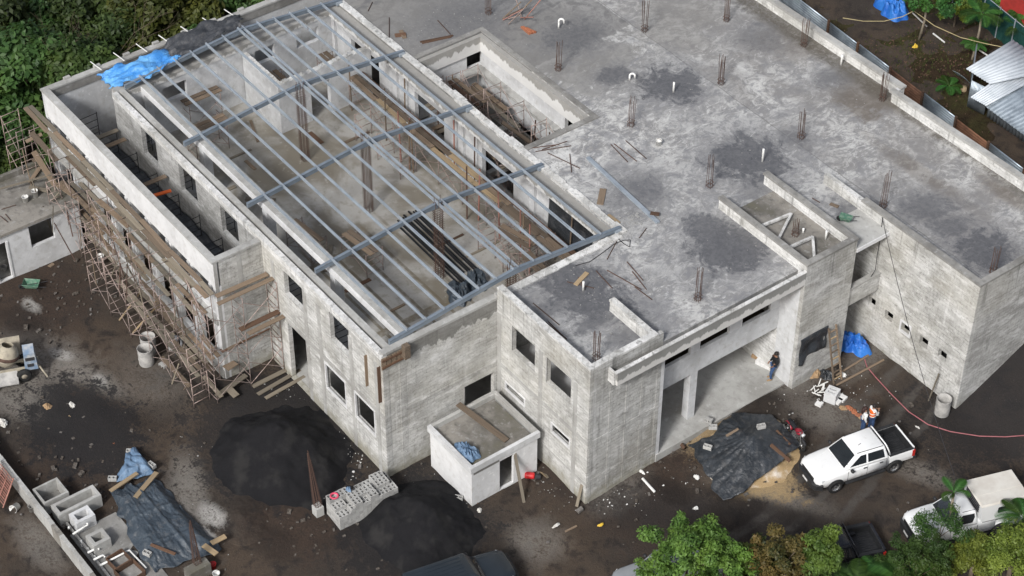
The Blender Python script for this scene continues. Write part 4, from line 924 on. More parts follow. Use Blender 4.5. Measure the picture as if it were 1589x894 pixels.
# black pipes stacked on the hall floor
pa, pb, pc, pd = P(610, 345, F2+.1), P(648, 326, F2+.1), P(745, 418, F2+.1), P(708, 440, F2+.1)
for i in range(9):
    f = (i+.5)/9; s_ = pa.lerp(pb, f); e_ = pd.lerp(pc, f); dv = (e_-s_).normalized(); k = rnd.uniform(-.25, .25)
    rod(s_+dv*k+Vector((0, 0, .02 if i % 2 else -.03)), e_+dv*(k+rnd.uniform(-.3, .3))+Vector((0, 0, .02 if i % 2 else -.03)), .046, 'pipe_black', 'black_pipe', None, 'long black pipe lying on the hall floor, %s of nine from the left' % nth(i+1), 'pipe', 'black pipes on the hall floor')
def lump(c, rx, ry, h, mat, label, name, cat, seed=0, n=26, rough=.35, fold=5, edge=.02):
    """a crumpled heap: creased dome with irregular outline"""
    c = Vector(c); rr = random.Random(seed); ph = [rr.uniform(0, 6.28) for _ in range(6)]
    def f(u, v):
        a = u*2*math.pi; r = v
        R = 1+.16*math.sin(2*a+ph[0])+.12*math.sin(3*a+ph[1])+.08*math.sin(7*a+ph[2])
        z = h*max(0, 1-r**3.2)*(.78+.22*math.sin(2*a+ph[3]))+h*.55*hash_noise(r*math.cos(a)*3.3+5, r*math.sin(a)*3.3+5, 1.0, seed+9)*min(1, 3*(1-r))
        z += .5*h*rough*abs(hash_noise(r*math.cos(a)*14+3, r*math.sin(a)*14+3, 1.0, seed+4))*min(1, 3*(1-r)+.15)+.25*h*rough*hash_noise(r*math.cos(a)*27, r*math.sin(a)*27, 1.0, seed+6)*min(1, 3*(1-r))
        z += .7*h*rough*(abs(math.sin(fold*a+ph[4]+2*r))-.4)*math.sin(min(1, r*1.2)*math.pi)+h*rough*.9*hash_noise(r*math.cos(a)*6+9, r*math.sin(a)*6+9, 1.1, seed)*min(1, 2.2*(1-r)+.1)
        return c+Vector((rx*r*R*math.cos(a), ry*r*R*math.sin(a), max(edge, z+.02)))
    b = MB(); b.smooth = True; b.sheet(f, n*3, n); o = b.build(name, mat); tag(o, label, cat); return o
lump(P(712, 458, F2), .9, .55, .55, 'tarp_slate', 'crumpled dark plastic sheet on the hall floor by the pipes', 'plastic_sheet', 'plastic sheet', 5, rough=.6)
lump(P(738, 442, F2), .55, .6, .7, 'tarp_slate', 'bundle of dark plastic standing at the end of the black pipes', 'plastic_bundle', 'plastic sheet', 8, rough=.6)
o = MB(); o.sheet(lambda u, v: (-11.9+u*3.4, 7.0-.12*v-.04*math.sin(u*14)*v, 7.25-v*(2.9-.9*u)), 24, 10); o.smooth = True
tag(solidify(o.build('black_curtain', 'tarp_black')), 'black plastic sheet hung over an opening in the hall east wall', 'plastic sheet')
o = MB(); o.smooth = True; o.sheet(lambda u, v: (-32+u*14.6, -6.42-1.0*v*(.8+.3*hash_noise(u*30, 0, 1, 4)), F2+.03+.25*(1-v)**3+.07*math.sin(u*60+v*3)), 90, 6)
tag(solidify(o.build('black_sheeting', 'tarp_black')), 'black sheeting along the floor of the narrow open corridor', 'plastic sheet')

# ------------------------------------------------------------------ scaffolds
def frame_mesh(w, h, rungs):
    def fn():
        b = MB(); b.smooth = True; r = .022
        b.tube([(0, 0, 0), (0, 0, h)], r, 5); b.tube([(0, w, 0), (0, w, h)], r, 5)
        for k in range(rungs):
            z = .25+(h-.32)*k/(rungs-1); b.tube([(0, 0, z), (0, w, z)], r*.8, 4)
        return b
    return fn
def brace_mesh(L, h):
    return lambda: MB().tube([(0, 0, .3), (L, 0, h-.25)], .017, 4)
def brace_mesh2(L, h):
    return lambda: MB().tube([(0, 0, h-.25), (L, 0, .3)], .017, 4)
def foot_mesh(): return MB().box(-.12, .12, -.12, .12, -.03, .03)
def bay(loc, rz, L, w, h, tiers, label, group, mat='scaffold_steel', last=False, both=False, rungs=4, skip=0.0, feet=False):
    t = thing('scaffold_bay', label, 'scaffold', loc, rz, group)
    for k in range(tiers):
        fm = cached(('fr', w, h, rungs, mat), frame_mesh(w, h, rungs), 'end_frame', mat)
        for xx in ((0, L) if last else (0,)):
            o = link('end_frame', fm, t); o.location = (xx, 0, k*h+.03); o.rotation_euler = (0, rnd.uniform(-.012, .012), rnd.uniform(-.05, .05))
        for yy in ((0, w) if both else (0,)):
            if rnd.random() < skip: continue
            for kind, fnm in ((1, brace_mesh), (2, brace_mesh2)):
                o = link('cross_brace', cached(('br', kind, L, h, mat), fnm(L, h), 'cross_brace', mat), t); o.location = (0, yy-.03*(1 if kind == 1 else -1), k*h)
    return t
def row(n, loc, rz, L, w, h, tiers, where, group, **k):
    c, s_ = math.cos(rz), math.sin(rz)
    for i in range(n):
        bay((loc[0]+c*L*i, loc[1]+s_*L*i, loc[2]), rz, L, w, h, tiers, 'rusty scaffold bay %s%s' % (where, (', %s from far end' % nth(i+1)) if n > 1 else ''), group, last=(i == n-1), **k)
# outside the white facade
row(8, (-33.4, -10.25, 0.0), 0, 2.05, 1.0, 1.93, 3, 'against the white facade', 'scaffold bays along the west facade', rungs=3, skip=.35)
row(5, (-26.4, -11.25, 0.0), 0, 2.05, .9, 1.93, 2, 'in the outer row off the facade', 'scaffold bays along the west facade')
row(2, (-30.5, -11.0, 3.1), 0, 2.05, .7, 1.5, 1, 'standing over the low west annex roof', 'scaffold bays along the west facade')
row(1, (-35.3, -10.9, 0.0), 0, 1.7, 1.0, 1.95, 3, 'at the far corner of the white facade', 'scaffold bays along the west facade')
row(2, (-15.7, -10.2, 0.0), math.pi/2, 1.9, 1.0, 1.93, 3, 'at the near end of the white wing', 'scaffold bays along the west facade')
PK, PL = [], []
def fplank(x0, x1, y0, y1, z0, z1, w=.215, mat=None):
    PK.append(((x0, y0, z0), (x1, y1, z1), w, mat or rnd.choice(['wood_plank', 'wood_grey', 'wood_grey', 'wood_grey', 'wood_plank'])))
for y, z in ((-9.27, 5.84), (-9.56, 5.84)):
    x = -35.2
    while x < -17.3:
        L = rnd.uniform(2.2, 3.0); e = min(x+L, -16.7); fplank(x, e-.02, y+rnd.uniform(-.03, .03), y+rnd.uniform(-.05, .05), z+rnd.uniform(0, .03), z+rnd.uniform(0, .03), .25); x += L
for y, z, pr, xa, xb in ((-9.35, 3.91, .8, -33, -17), (-9.65, 3.91, .75, -31, -17), (-9.95, 3.91, .5, -31, -17), (-9.35, 1.98, .8, -31, -17), (-9.7, 1.98, .8, -31, -17), (-10.05, 1.98, .5, -31, -17), (-9.3, 4.85, .35, -32, -17), (-9.6, 2.95, .35, -32, -17), (-10.55, 3.93, .35, -26, -17), (-10.55, 1.99, .75, -25, -16.4), (-10.85, 1.99, .45, -24, -16.4), (-10.0, .42, .7, -22, -16), (-9.7, .42, .5, -22, -16), (-10.9, .4, .35, -22, -16)):
    x = xa+rnd.random()
    while x < xb-1:
        L = rnd.uniform(2.0, 3.0)
        if rnd.random() < pr: fplank(x, min(x+L, xb+.4), y+rnd.uniform(-.05, .05), y+rnd.uniform(-.08, .08), z+rnd.uniform(0, .05), z+rnd.uniform(0, .05))
        x += L+.02
for a, za, b, zb2, w, mt in (((48, 205), 5.6, (88, 250), 5.2, .3, 'wood_plank'), ((52, 235), 4.6, (85, 287), 3.3, .3, 'wood_plank'), ((45, 290), 3.4, (75, 296), 3.25, .25, 'wood_grey'), ((88, 285), 3.6, (158, 333), 3.9, .3, 'wood_plank'), ((152, 310), 4.4, (200, 352), 4.3, .28, 'wood_plank'),
                             ((185, 497), 0.05, (219, 452), 1.7, .10, 'wood_new'), ((206, 517), 0.05, (243, 475), 1.6, .10, 'wood_new'), ((240, 470), 2.2, (330, 575), .7, .28, 'wood_plank'), ((62, 260), 3.3, (46, 283), 3.2, .22, 'wood_plank'), ((40, 220), 5.3, (65, 208), 5.5, .25, 'wood_plank'), ((50, 250), 4.0, (68, 243), 4.1, .25, 'wood_plank'),
                             ((80, 312), 3.25, (92, 298), 3.6, .08, 'wood_grey'), ((0, 293), 3.5, (83, 270), 3.7, .12, 'wood_grey'), ((335, 460), 5.85, (415, 425), 5.85, .28, 'wood_plank'), ((338, 472), 5.86, (432, 428), 5.86, .24, 'wood_plank'),
                             ((372, 512), 3.95, (452, 474), 3.95, .3, 'wood_dark'), ((385, 518), 3.96, (450, 486), 3.96, .26, 'wood_plank'), ((343, 545), 1.98, (440, 497), 1.98, .26, 'wood_dark'), ((350, 545), 1.2, (395, 520), 1.2, .3, 'wood_plank'), ((336, 615), .42, (382, 582), .42, .28, 'wood_grey'), ((392, 600), .08, (460, 566), .12, .25, 'wood_grey'), ((400, 612), .08, (466, 574), .1, .22, 'wood_grey'), ((412, 618), .08, (473, 584), .1, .2, 'wood_grey'), ((355, 603), .45, (367, 615), .35, .35, 'wood_grey'), ((345, 500), 3.0, (360, 478), 3.0, .5, 'wood_new'), ((350, 540), 2.0, (372, 525), 2.0, .5, 'wood_plank'), ((350, 572), 1.0, (365, 562), 1.0, .45, 'wood_plank')):
    p, q = P(*a, za), P(*b, zb2); PK.append((p, q, w, mt))
PK.sort(key=lambda k: k[0][0])
for i, (p, q, w, mt) in enumerate(PK):
    z = (p[2]+q[2])/2; lv = 'top' if z > 5.2 else 'upper' if z > 3 else 'middle' if z > 1 else 'bottom'
    PK[i] = (p, q, w, mt, lv)
PW = sorted(((rnd.uniform(-33, -16.5), rnd.choice([-9.3, -10.3, -11.2]), rnd.uniform(.1, 3.6), rnd.uniform(-1.6, 1.6), rnd.uniform(1.2, 2.4)) for _ in range(34)), key=lambda k: k[0])
for i, (x, y, z, dx, dz) in enumerate(PW):
    rod((x, y+rnd.uniform(-.2, .2), z), (x+dx, y+rnd.uniform(-.3, .3), min(z+dz, 5.8)), rnd.choice([.025, .03, .04]), rnd.choice(['scaffold_steel', 'wood_grey', 'wood_plank', 'rust']), 'loose_pole', None, 'loose slanting pole among the west scaffold, %s from the far end' % nth(i+1), 'pole', 'loose poles in the west scaffold')
for lv in ('top', 'upper', 'middle', 'bottom'):
    L_ = [k for k in PK if k[4] == lv]
    for i, (p, q, w, mt, _) in enumerate(L_):
        plank(p, q, w, .045, mt, 'weathered plank on the %s level of the west scaffold, %s from the far end' % (lv, nth(i+1)), 'planks on the west scaffold', 'scaffold_plank')
# inside the hall along the east wall
row(9, (-27.2, 5.35, F2), 0, 2.05, 1.15, 1.72, 1, 'along the hall east wall', 'scaffold bays inside the hall', mat='scaffold_steel', both=True, rungs=4)
k = 0
for y, z, mt in ((5.6, 5.80, 'wood_plank'), (5.9, 5.80, 'wood_plank'), (6.22, 5.80, 'wood_dark')):
    x = -27.4
    while x < -8.6:
        L = rnd.uniform(2.4, 3.2)
        if rnd.random() < .85:
            k += 1; plank((x, y+rnd.uniform(-.06, .06), z+rnd.uniform(0, .04)), (min(x+L, -8.2), y+rnd.uniform(-.06, .06), z+rnd.uniform(0, .04)), .26, .045, mt if rnd.random() < .7 else 'wood_new', 'scaffold plank along the hall east wall, %s counted outward in rows' % nth(k), 'planks inside the hall', 'scaffold_plank')
        x += L+.03
spots = [((-30.6, 2.3, F2), 0, 1.5, 'in the walled back room at the left'), ((-30.4, 5.4, F2), 0, 1.5, 'in the walled back room at the right'), ((-30.3, -2.6, F2), 1.57, 1.75, 'in the far left corner of the hall'), ((-28.0, -3.6, F2), 1.57, 1.75, 'beside the far hall column'), ((-19.3, -3.6, F2), .1, 1.5, 'under the middle of the roof near the west beam'), ((-17.0, -1.9, F2), .1, 1.5, 'standing out on the hall floor'), ((-12.6, 4.2, F2), .2, 1.7, 'near the black curtain'), ((-10.4, 4.0, F2), -.1, 1.7, 'at the near end of the hall')]
for i, (l, rz, h, wh) in enumerate(spots):
    bay(l, rz, 1.9, 1.0, h, 1, 'rusty scaffold bay '+wh, 'scaffold bays inside the hall', last=True, both=True, rungs=4)
    c, s_ = math.cos(rz), math.sin(rz)
    for j in range(2):
        yy = .25+.34*j; plank((l[0]-s_*yy-.1*c, l[1]+c*yy-.1*s_, l[2]+h+.03), (l[0]-s_*yy+2.1*c, l[1]+c*yy+2.1*s_, l[2]+h+.05), .26, .045, 'wood_plank', ('left' if j else 'right')+' plank on scaffold bay '+wh, 'planks inside the hall', 'scaffold_plank')
row(10, (-30.2, -5.85, F2), 0, 2.05, .85, 1.55, 1, 'between the west wall and white beam', 'scaffold bays inside the hall', mat='cable_dark', rungs=4)
row(7, (-33.0, -7.7, F2), 0, 2.1, 1.1, 1.55, 1, 'in the narrow open corridor', 'scaffold bays in the open corridor', mat='cable_dark', rungs=4)
for i, (x, y, mt) in enumerate(((-32.2, -8.5, 'wood_plank'), (-29.4, -8.5, 'wood_plank'), (-26.6, -8.5, 'wood_plank'), (-23.6, -8.52, 'wood_plank'))):
    plank((x, y, F2+2.55), (x+2.7, y+.03, F2+2.55), .26, .045, mt, 'brown plank inside the open corridor along the white parapet, %s from far end' % nth(i+1), 'planks in the open corridor', 'scaffold_plank')
for i, (x, z, mt) in enumerate(((-31.0, 5.6, 'wood_grey'), (-30.2, 5.5, 'wood_plank'), (-26.0, 5.75, 'wood_plank'), (-17.6, 5.7, 'wood_plank'))):
    plank((x, -8.6, z), (x+.1, -6.5, z+.05), .28, .045, mt, 'plank laid across the narrow open corridor, %s from the far end' % nth(i+1), 'planks in the open corridor', 'scaffold_plank')
plank((-25.2, -8.0, 5.6), (-24.9, -6.8, 5.65), .2, .06, 'orange_plastic', 'bright orange board across the narrow open corridor', None, 'orange_board', 'board')
plank((-8.9, -5.3, F2+1.75), (-7.2, -5.35, F2+1.75), .3, .05, 'wood_dark', 'dark brown plank beside the white beam at the hall corner', None, 'scaffold_plank')
# in the courtyard
row(4, (-23.4, 10.1, .3), 0, 2.0, 1.0, 2.1, 3, 'along the right side of the courtyard pit', 'scaffold bays in the courtyard', both=True, rungs=4)
row(4, (-23.6, 8.1, .3), 0, 2.0, .9, 2.1, 3, 'in the middle of the courtyard pit', 'scaffold bays in the courtyard', both=True, rungs=4)
k = 0
for x0_, x1_, y0_, y1_, z in ((-23.6, -20.6, 10.95, 10.95, 5.3), (-23.5, -20.5, 10.62, 10.6, 5.3), (-20.0, -17.2, 10.95, 10.9, 4.5), (-18.3, -15.6, 10.62, 10.6, 4.5), (-18.2, -15.5, 10.95, 10.95, 4.55), (-23.4, -23.3, 7.6, 10.4, 5.35), (-23.05, -23.0, 7.6, 10.4, 5.35), (-22.7, -22.6, 7.6, 10.4, 4.3), (-22.3, -22.3, 7.6, 10.4, 4.3), (-20.0, -17.2, 9.3, 9.3, 4.3), (-20.0, -17.2, 8.9, 8.9, 4.3), (-18, -15.5, 10.6, 10.6, 3.9), (-16.1, -16.0, 8.2, 10.8, 4.4)):
    k += 1; plank((x0_, y0_, z), (x1_, y1_, z+.03), .27, .045, 'wood_plank' if k % 3 else 'wood_grey', 'brown scaffold plank down in the courtyard pit, %s counted from the far side' % nth(k), 'planks in the courtyard', 'scaffold_plank')
row(3, (-13.6, 3.9, F2), 0, 2.05, 1.0, 1.72, 1, 'in the second row near the black curtain', 'scaffold bays inside the hall', both=True, rungs=4)
row(2, (-24.6, 4.0, F2), 0, 2.05, 1.0, 1.72, 1, 'in the second row beyond the walled room', 'scaffold bays inside the hall', both=True, rungs=4)
row(1, (-23.5, 9.1, .3), 0, 2.1, .9, 2.1, 3, 'through the heart of the courtyard pit', 'scaffold bays in the courtyard', both=True, rungs=4)
for i in range(16):
    x, y = rnd.uniform(-30, -8.5), rnd.uniform(-3.6, 6.2); a = rnd.choice([0, 1.57, rnd.uniform(0, 3)]); L = rnd.uniform(.8, 2.4)
    PL.append((x, y, a, L))
PL.sort(key=lambda k: k[0])
for i, (x, y, a, L) in enumerate(PL): plank((x-math.cos(a)*L/2, y-math.sin(a)*L/2, F2+.03), (x+math.cos(a)*L/2, y+math.sin(a)*L/2, F2+.05), rnd.uniform(.1, .26), .045, rnd.choice(['wood_plank', 'wood_grey', 'wood_dark']), 'loose plank lying on the hall floor, %s from the far wall' % nth(i+1), 'loose planks on the hall floor', 'wooden_plank')
PP = sorted((rnd.uniform(-30, -8), rnd.choice([4.9, 5.3, 6.7])) for _ in range(16))
for i, (x, y) in enumerate(PP): rod((x, y, F2), (x+rnd.uniform(-.15, .15), y+rnd.uniform(-.1, .1), 7.25), .04, rnd.choice(['wood_plank', 'scaffold_red', 'rust']), 'prop', None, 'upright prop under the east roof edge, %s from the far wall' % nth(i+1), 'prop', 'props under the east roof edge')
CB = [((-23.9, 9.9, 5.88), (-21.2, 9.95, 5.9)), ((-23.9, 9.55, 5.88), (-21.2, 9.5, 5.9)), ((-21.4, 10.3, 5.6), (-18.7, 10.3, 5.6)), ((-20.4, 8.0, 5.2), (-17.7, 8.05, 5.25)), ((-19.8, 8.4, 5.2), (-17.0, 8.4, 5.25)), ((-17.6, 8.2, 4.6), (-17.5, 10.9, 4.7)), ((-19.0, 9.4, 6.2), (-16.3, 10.9, 4.6)), ((-22.0, 8.8, 4.9), (-21.9, 11.4, 5.0))]
for i, (a, c) in enumerate(CB): plank(a, c, .24, .05, ('wood_plank', 'wood_dark', 'wood_grey')[i % 3], 'upper timber crossing the courtyard pit, %s in order from far end' % nth(i+1), 'timbers across the courtyard', 'timber_beam', 'timber')
for i in range(12):
    x = -23.8+.72*i; y = rnd.uniform(8.0, 11.3); rod((x, y, .3), (x+rnd.uniform(-.3, .3), y+rnd.uniform(-.2, .2), rnd.uniform(5.6, 7.0)), .04, ('wood_plank', 'rust', 'scaffold_steel')[i % 3], 'prop', None, 'upright prop in the courtyard pit, %s from the far end' % nth(i+1), 'prop', 'props in the courtyard')
# timber shuttering left on the hall corner
t = thing('corner_formwork', 'brown timber shuttering nailed around the top corner of the hall', 'formwork', (-6.8, -6.35, 6.3), world=True)
for k in range(5):
    q = MB(); q.box(-6.78, -6.73, -6.42+k*.28, -6.42+k*.28+.24, 6.95+.02*k, 7.62); q.build('board', 'wood_plank', t)
q = MB(); q.box(-6.73, -6.68, -6.4, -5.0, 7.05, 7.15); q.build('waler', 'wood_dark', t); q = MB(); q.box(-6.732, -6.685, -6.4, -5.0, 7.45, 7.55); q.build('waler', 'wood_dark', t)
q = MB(); q.box(-6.72, -6.45, -5.35, -5.05, 7.2, 7.95); q.build('box_form', 'wood_plank', t)
plank((-6.98, -6.42, 4.8), (-6.98, -6.42, 7.0), .2, .05, 'wood_dark', 'upright dark board fixed to the hall west wall near the corner', None, 'upright_board', 'board', roll=1.57)
plank((-8.05, -6.42, 5.0), (-8.05, -6.42, 6.9), .14, .05, 'wood_plank', 'narrow upright batten on the hall west wall between windows', None, 'upright_board', 'board', roll=1.57)
# ------------------------------------------------------------------ small hut at the hall corner
H = thing('small_hut', 'small white flat roofed concrete hut standing against the hall end wall', 'hut', (-4.45, -2.4, 0), world=True)
hx0, hx1, hy0, hy1 = -6.2, -2.95, -4.3, -.55
wall_x(hx1-.15, hx1, hy0+.15, hy1, -.3, 2.25, [(-2.72, -1.92, .1, 2.0)]).build('wall', 'render_white', H)
wall_y(hy0, hy0+.15, hx0, hx1, -.3, 2.25).build('wall', 'render_white', H)
wall_y(hy1-.15, hy1, hx0, hx1-.151, -.3, 2.25).build('wall', 'render_pale', H)
MB().box(hx0, hx1-.15, hy0+.15, hy1-.15, 2.05, 2.32).build('roof_slab', 'mossy', H)
MB().box(hx0-.1, hx1+.08, hy0-.09, hy0+.1, 2.253, 2.6).build('parapet', 'render_pale', H); MB().box(hx1-.1, hx1+.081, hy0+.103, hy1+.1, 2.252, 2.601).build('parapet', 'render_pale', H)
MB().box(hx0-.1, hx1-.103, hy1-.08, hy1+.1, 2.252, 2.6).build('parapet', 'cast', H); MB().box(hx0-.1, hx0+.08, hy0+.103, hy1-.083, 2.254, 2.599).build('parapet', 'cast', H)
MB().box(hx0+.2, hx1-.2, hy0+.2, hy1-.2, .02, .06).build('floor', 'cast_dark', H)
MB().box(hx1-.02, hx1+.012, hy0+.1, -2.75, 2.02, 2.25).build('lintel', 'cast_dark', H)
o = plank(Vector((-6.55, -2.45, 2.68)), Vector((-3.5, -1.9, 2.40)), .3, .06, 'wood_plank', 'long brown plank lying across the hut roof', None, 'roof_plank')
lump(P(725, 703, 2.36), .62, .5, .32, 'tarp_pale_blue', 'crumpled blue grey plastic sheet on the hut roof', 'plastic_sheet', 'plastic sheet', 21, rough=.8, fold=7)
MB_ = MB()
plank(G(813, 780), P(797, 694, 2.2), .14, .07, 'wood_grey', 'long pole leaning against the hut doorway', None, 'leaning_board', 'board')
plank(G(895, 786), P(903, 752, 1.0), .14, .06, 'wood_grey', 'short stake leaning on the block corner of the entrance wing', None, 'leaning_board', 'board')
t = thing('compactor_engine', 'red engine of a hand machine lying beside the hut', 'machine', G(822, 742), .6); t.scale = (.75, .75, .75)
b = MB(); b.smooth = True; b.lathe([(.001, -.3), (.2, -.3), (.22, -.2), (.22, .2), (.2, .3), (.001, .3)], 14, (0, 0, .24), (1, .2, 0)); b.build('tank', 'red_plastic', t)
b = MB(); b.smooth = True; b.lathe([(.001, -.2), (.16, -.2), (.17, .15), (.001, .18)], 12, (.52, .1, .2), (1, .2, 0)); b.build('motor', 'cable_dark', t)
rod((-.35, 0, .3), (-1.2, -.3, .75), .03, 'cable_dark', 'handle', t)
plank(G(830, 716), G(850, 742), .12, .06, 'wood_grey', 'short plank on the ground by the hut wall', None, 'wooden_plank'); plank(G(838, 732), G(849, 741), .1, .06, 'wood_new', 'broken batten on ground beside the short plank', None, 'wooden_plank')
rod(G(732, 770)+Vector((0, 0, .05)), G(742, 783)+Vector((0, 0, .05)), .03, 'rust', 'metal_rod', None, 'bent metal rod on the ground beside the hut corner', 'rod')

# ------------------------------------------------------------------ low annex on the left
A = thing('low_annex', 'low white annex with flat dirty roof at the left edge', 'building', (-31.8, -12, 0), world=True)
wall_x(-30.1, -29.9, -16.5, -9.75, -.4, 2.95, [(-12.6, -11.25, 1.43, 2.8), (-14.6, -13.9, .1, 2.5)]).build('wall', 'render_pale', A)
wall_y(-9.95, -9.75, -33.6, -30.103, -.4, 2.95).build('wall', 'render_pale', A)
MB().box(-33.7, -29.78, -16.5, -9.7, 2.953, 3.12).build('roof_slab', 'mossy', A)
MB().box(-33.85, -33.65, -16.5, -9.7, 3.0, 3.45).build('parapet', 'mossy', A); MB().box(-33.6, -30.2, -16.4, -10, .02, .1).build('floor', 'cast_dark', A)
wall_x(-31.6, -31.4, -16.4, -10, .1, 2.95).build('inner_wall', 'cast_dark', A)
MB().box(-29.93, -29.86, -13.93, -13.82, .1, 2.5).build('door_jamb', 'render_white', A)
for (px, py_), hh, lb in (((55, 305), .4, 'taller white bucket on the annex roof'), ((40, 313), .34, 'shorter white bucket on the annex roof')): bucket(P(px, py_, 3.12), .17, hh, 'white_plastic', lb, group='buckets on the annex roof')
bucket(P(7, 420, .1), .16, .3, 'barrel_concrete', 'grey bucket inside the annex doorway')
for k, (a, b_) in enumerate((((0, 335), (12, 345)), ((2, 325), (25, 318)), ((8, 332), (16, 342)))): rod(P(*a, 3.16), P(*b_, 3.17), .02, 'rust', 'loose_rebar', None, 'rusty bar lying on the annex roof, %s from front' % nth(3-k), 'rebar', 'bars on the annex roof')

# ------------------------------------------------------------------ heaps of sand
def heap(cx, cy, rx, ry, h, mat, label, seed, name='sand_heap', cat='sand heap', n=90, flat=1.0):
    def f(u, v):
        a_, b_ = (u-.5)*2.3, (v-.5)*2.3; x, y = cx+rx*a_, cy+ry*b_
        r = math.hypot(a_, b_)+.16*hash_noise(x, y, 1.7, seed+5)+.07*hash_noise(x, y, .6, seed+6)
        z = h*(math.sqrt(max(0, 1-r)**2+.012)-.11)*flat if r < 1 else -.12-.3*(r-1)
        edge = max(0.0, min(1, (1.02-r)*4))
        z += edge*(.30*hash_noise(x, y, 1.5, seed)+.17*hash_noise(x, y, .7, seed+1)+.09*hash_noise(x, y, .33, seed+2)+.05*hash_noise(x, y, .17, seed+3))*min(1, h)
        return (x, y, gz(x, y)+z-.02)
    b = MB(); b.smooth = True; b.sheet(f, n, n); o = b.build(name, mat); tag(o, label, cat); return o
heap(-11.0, -9.6, 3.7, 3.5, 1.95, 'black_sand', 'large heap of black sand in front of the hall windows', 2, flat=1.15)
heap(-3.25, -6.85, 2.95, 2.75, 2.0, 'black_sand', 'rounded black sand heap between the block stack and hut', 5, flat=1.05)
heap(-8.6, -13.2, 2.0, 1.6, .4, 'site_ground', 'low brown mound of soil left of the block stack', 8, name='soil_mound', cat='soil mound', flat=.9)
hp = heap(2.5, 8.0, 2.2, 2.45, .9, 'tan_sand', 'tan sand heap under the black sheet beside the porch', 4, flat=1.0)
def heap_z(x, y):
    d = math.hypot((x-2.5)/2.9, (y-7.9)/2.9); return gz(x, y)+1.08*max(0, 1-d)**1.0
def poly_at(E, t):
    t = min(max(t, 0), 1)*(len(E)-1); i = min(int(t), len(E)-2); return E[i].lerp(E[i+1], t-i)
def coons(Lf, Rt, Tp, Bt, u, v):
    """Lf, Rt run with v; Tp (v=0), Bt (v=1) run with u"""
    a = poly_at(Lf, v).lerp(poly_at(Rt, v), u); b_ = poly_at(Tp, u).lerp(poly_at(Bt, u), v)
    c_ = Lf[0].lerp(Rt[0], u).lerp(Lf[-1].lerp(Rt[-1], u), v); return a+b_-c_
cE = lambda L: [P(x, y, .35) for x, y in L]
cL, cR, cT, cB = cE([(1072, 694), (1092, 738), (1122, 772)]), cE([(1136, 652), (1200, 660), (1244, 704)]), cE([(1072, 694), (1110, 686), (1136, 652)]), cE([(1122, 772), (1153, 768), (1210, 732), (1244, 704)])
def cov(u, v):
    p = coons(cL, cR, cT, cB, u, v); e = min(u, 1-u, v, 1-v); x, y = p.x, p.y
    k_ = .30 if e < .04 else .12
    x += k_*hash_noise(u*8, v*8, .9, 31); y += k_*hash_noise(u*8, v*8, .9, 32)
    a = math.atan2(y-8.2, x-2.4); d = math.hypot(x-2.4, y-8.2)
    w = .07*abs(math.sin(a*4.5+.5*math.sin(d*2)))*min(1, d)*.6+.045*abs(math.sin(a*15+d*1.3))*min(1, d)+.10*hash_noise(x, y, .6, 33)+.07*abs(hash_noise(x, y, .25, 34))+.03*abs(math.sin(x*9+y*6+3*hash_noise(x, y, .8, 35)))
    return (x, y, max(heap_z(x, y), gz(x, y))+.06+w*.8)
b = MB(); b.smooth = True; b.sheet(cov, 80, 70); tag(solidify(b.build('black_cover', 'tarp_black')), 'large creased black plastic sheet covering the tan sand heap', 'plastic sheet')
def on_cover(px, py_):
    q = P(px, py_, .8)
    for _ in range(6): z = heap_z(q.x, q.y)+.16; q = P(px, py_, z)
    return q
plank(on_cover(1196, 690), on_cover(1226, 716), .16, .07, 'wood_dark', 'brown board holding down the right side of black sheet', None, 'wooden_plank')
plank(on_cover(1127, 677), on_cover(1146, 666), .14, .06, 'wood_plank', 'board on the upper edge of the black sheet', None, 'wooden_plank')
plank(on_cover(1205, 668), on_cover(1226, 690), .1, .05, 'wood_dark', 'thin stick along the far edge of the black sheet', None, 'wooden_plank')

# ------------------------------------------------------------------ hollow concrete blocks
def block_mesh():
    L, w, h = .40, .20, .20; us = [-.2, -.165, -.02, .02, .165, .2]; vs = [-.1, -.065, .065, .1]
    hole = lambda u, v: (-.165 < u < -.02 or .02 < u < .165) and -.065 < v < .065
    return MB().gridsolid(us, vs, lambda u, v: not hole(u, v), lambda u, v, k: (u, v, .2 if k else 0))
def block(loc, rz, label, group, tilt=None):
    o = link('concrete_block', cached('block', block_mesh, 'concrete_block', 'block_grey')); o.location = loc; o.rotation_euler = tilt or (0, 0, rz)
    tag(o, label, 'concrete block', group); return o
s0 = Vector((-5.35, -9.95, 0)); dl = Vector((.16, 3.0, 0))   # long side runs towards +Y
ang = math.atan2(3.0, .16); e1 = dl.normalized(); e2 = Vector((-e1.y, e1.x, 0))
lev = ['ground', 'second', 'third', 'fourth', 'fifth', 'top']
NL, NW = 15, 3
for k in range(6):
    for i in range(NL):
        for j in range(NW):
            if 0 < j < NW-1 and 0 < i < NL-1 and k < 3: continue     # the unseen heart of the stack
            if k == 5 and not (i in (4, 5, 8, 9) and j < 2 or i < 2 and j == 2 or i in (2, 3, 4) and j == 2 or i in (6, 7) and j == 1 or i in (11, 12, 13) and j >= 1): continue
            if k == 4 and (i < 3 and j < 1 or i in (3,) and j == 1 or i in (5, 6) and j == 2 or i in (9, 10) and j == 0 and 0): continue
            ss = .207
            q = s0+e1*(.1+ss*i)+e2*(.2+.405*j); q.x += rnd.uniform(-.008, .008); q.y += rnd.uniform(-.008, .008)
            z = gz(q.x, q.y)+.203*k
            block((q.x, q.y, z), ang+math.pi/2+rnd.uniform(-.03, .03), 'grey hollow block in the %s layer of the big stack, %s along, %s across' % (lev[k], nth(i+1), nth(j+1)), 'hollow blocks in the big stack')
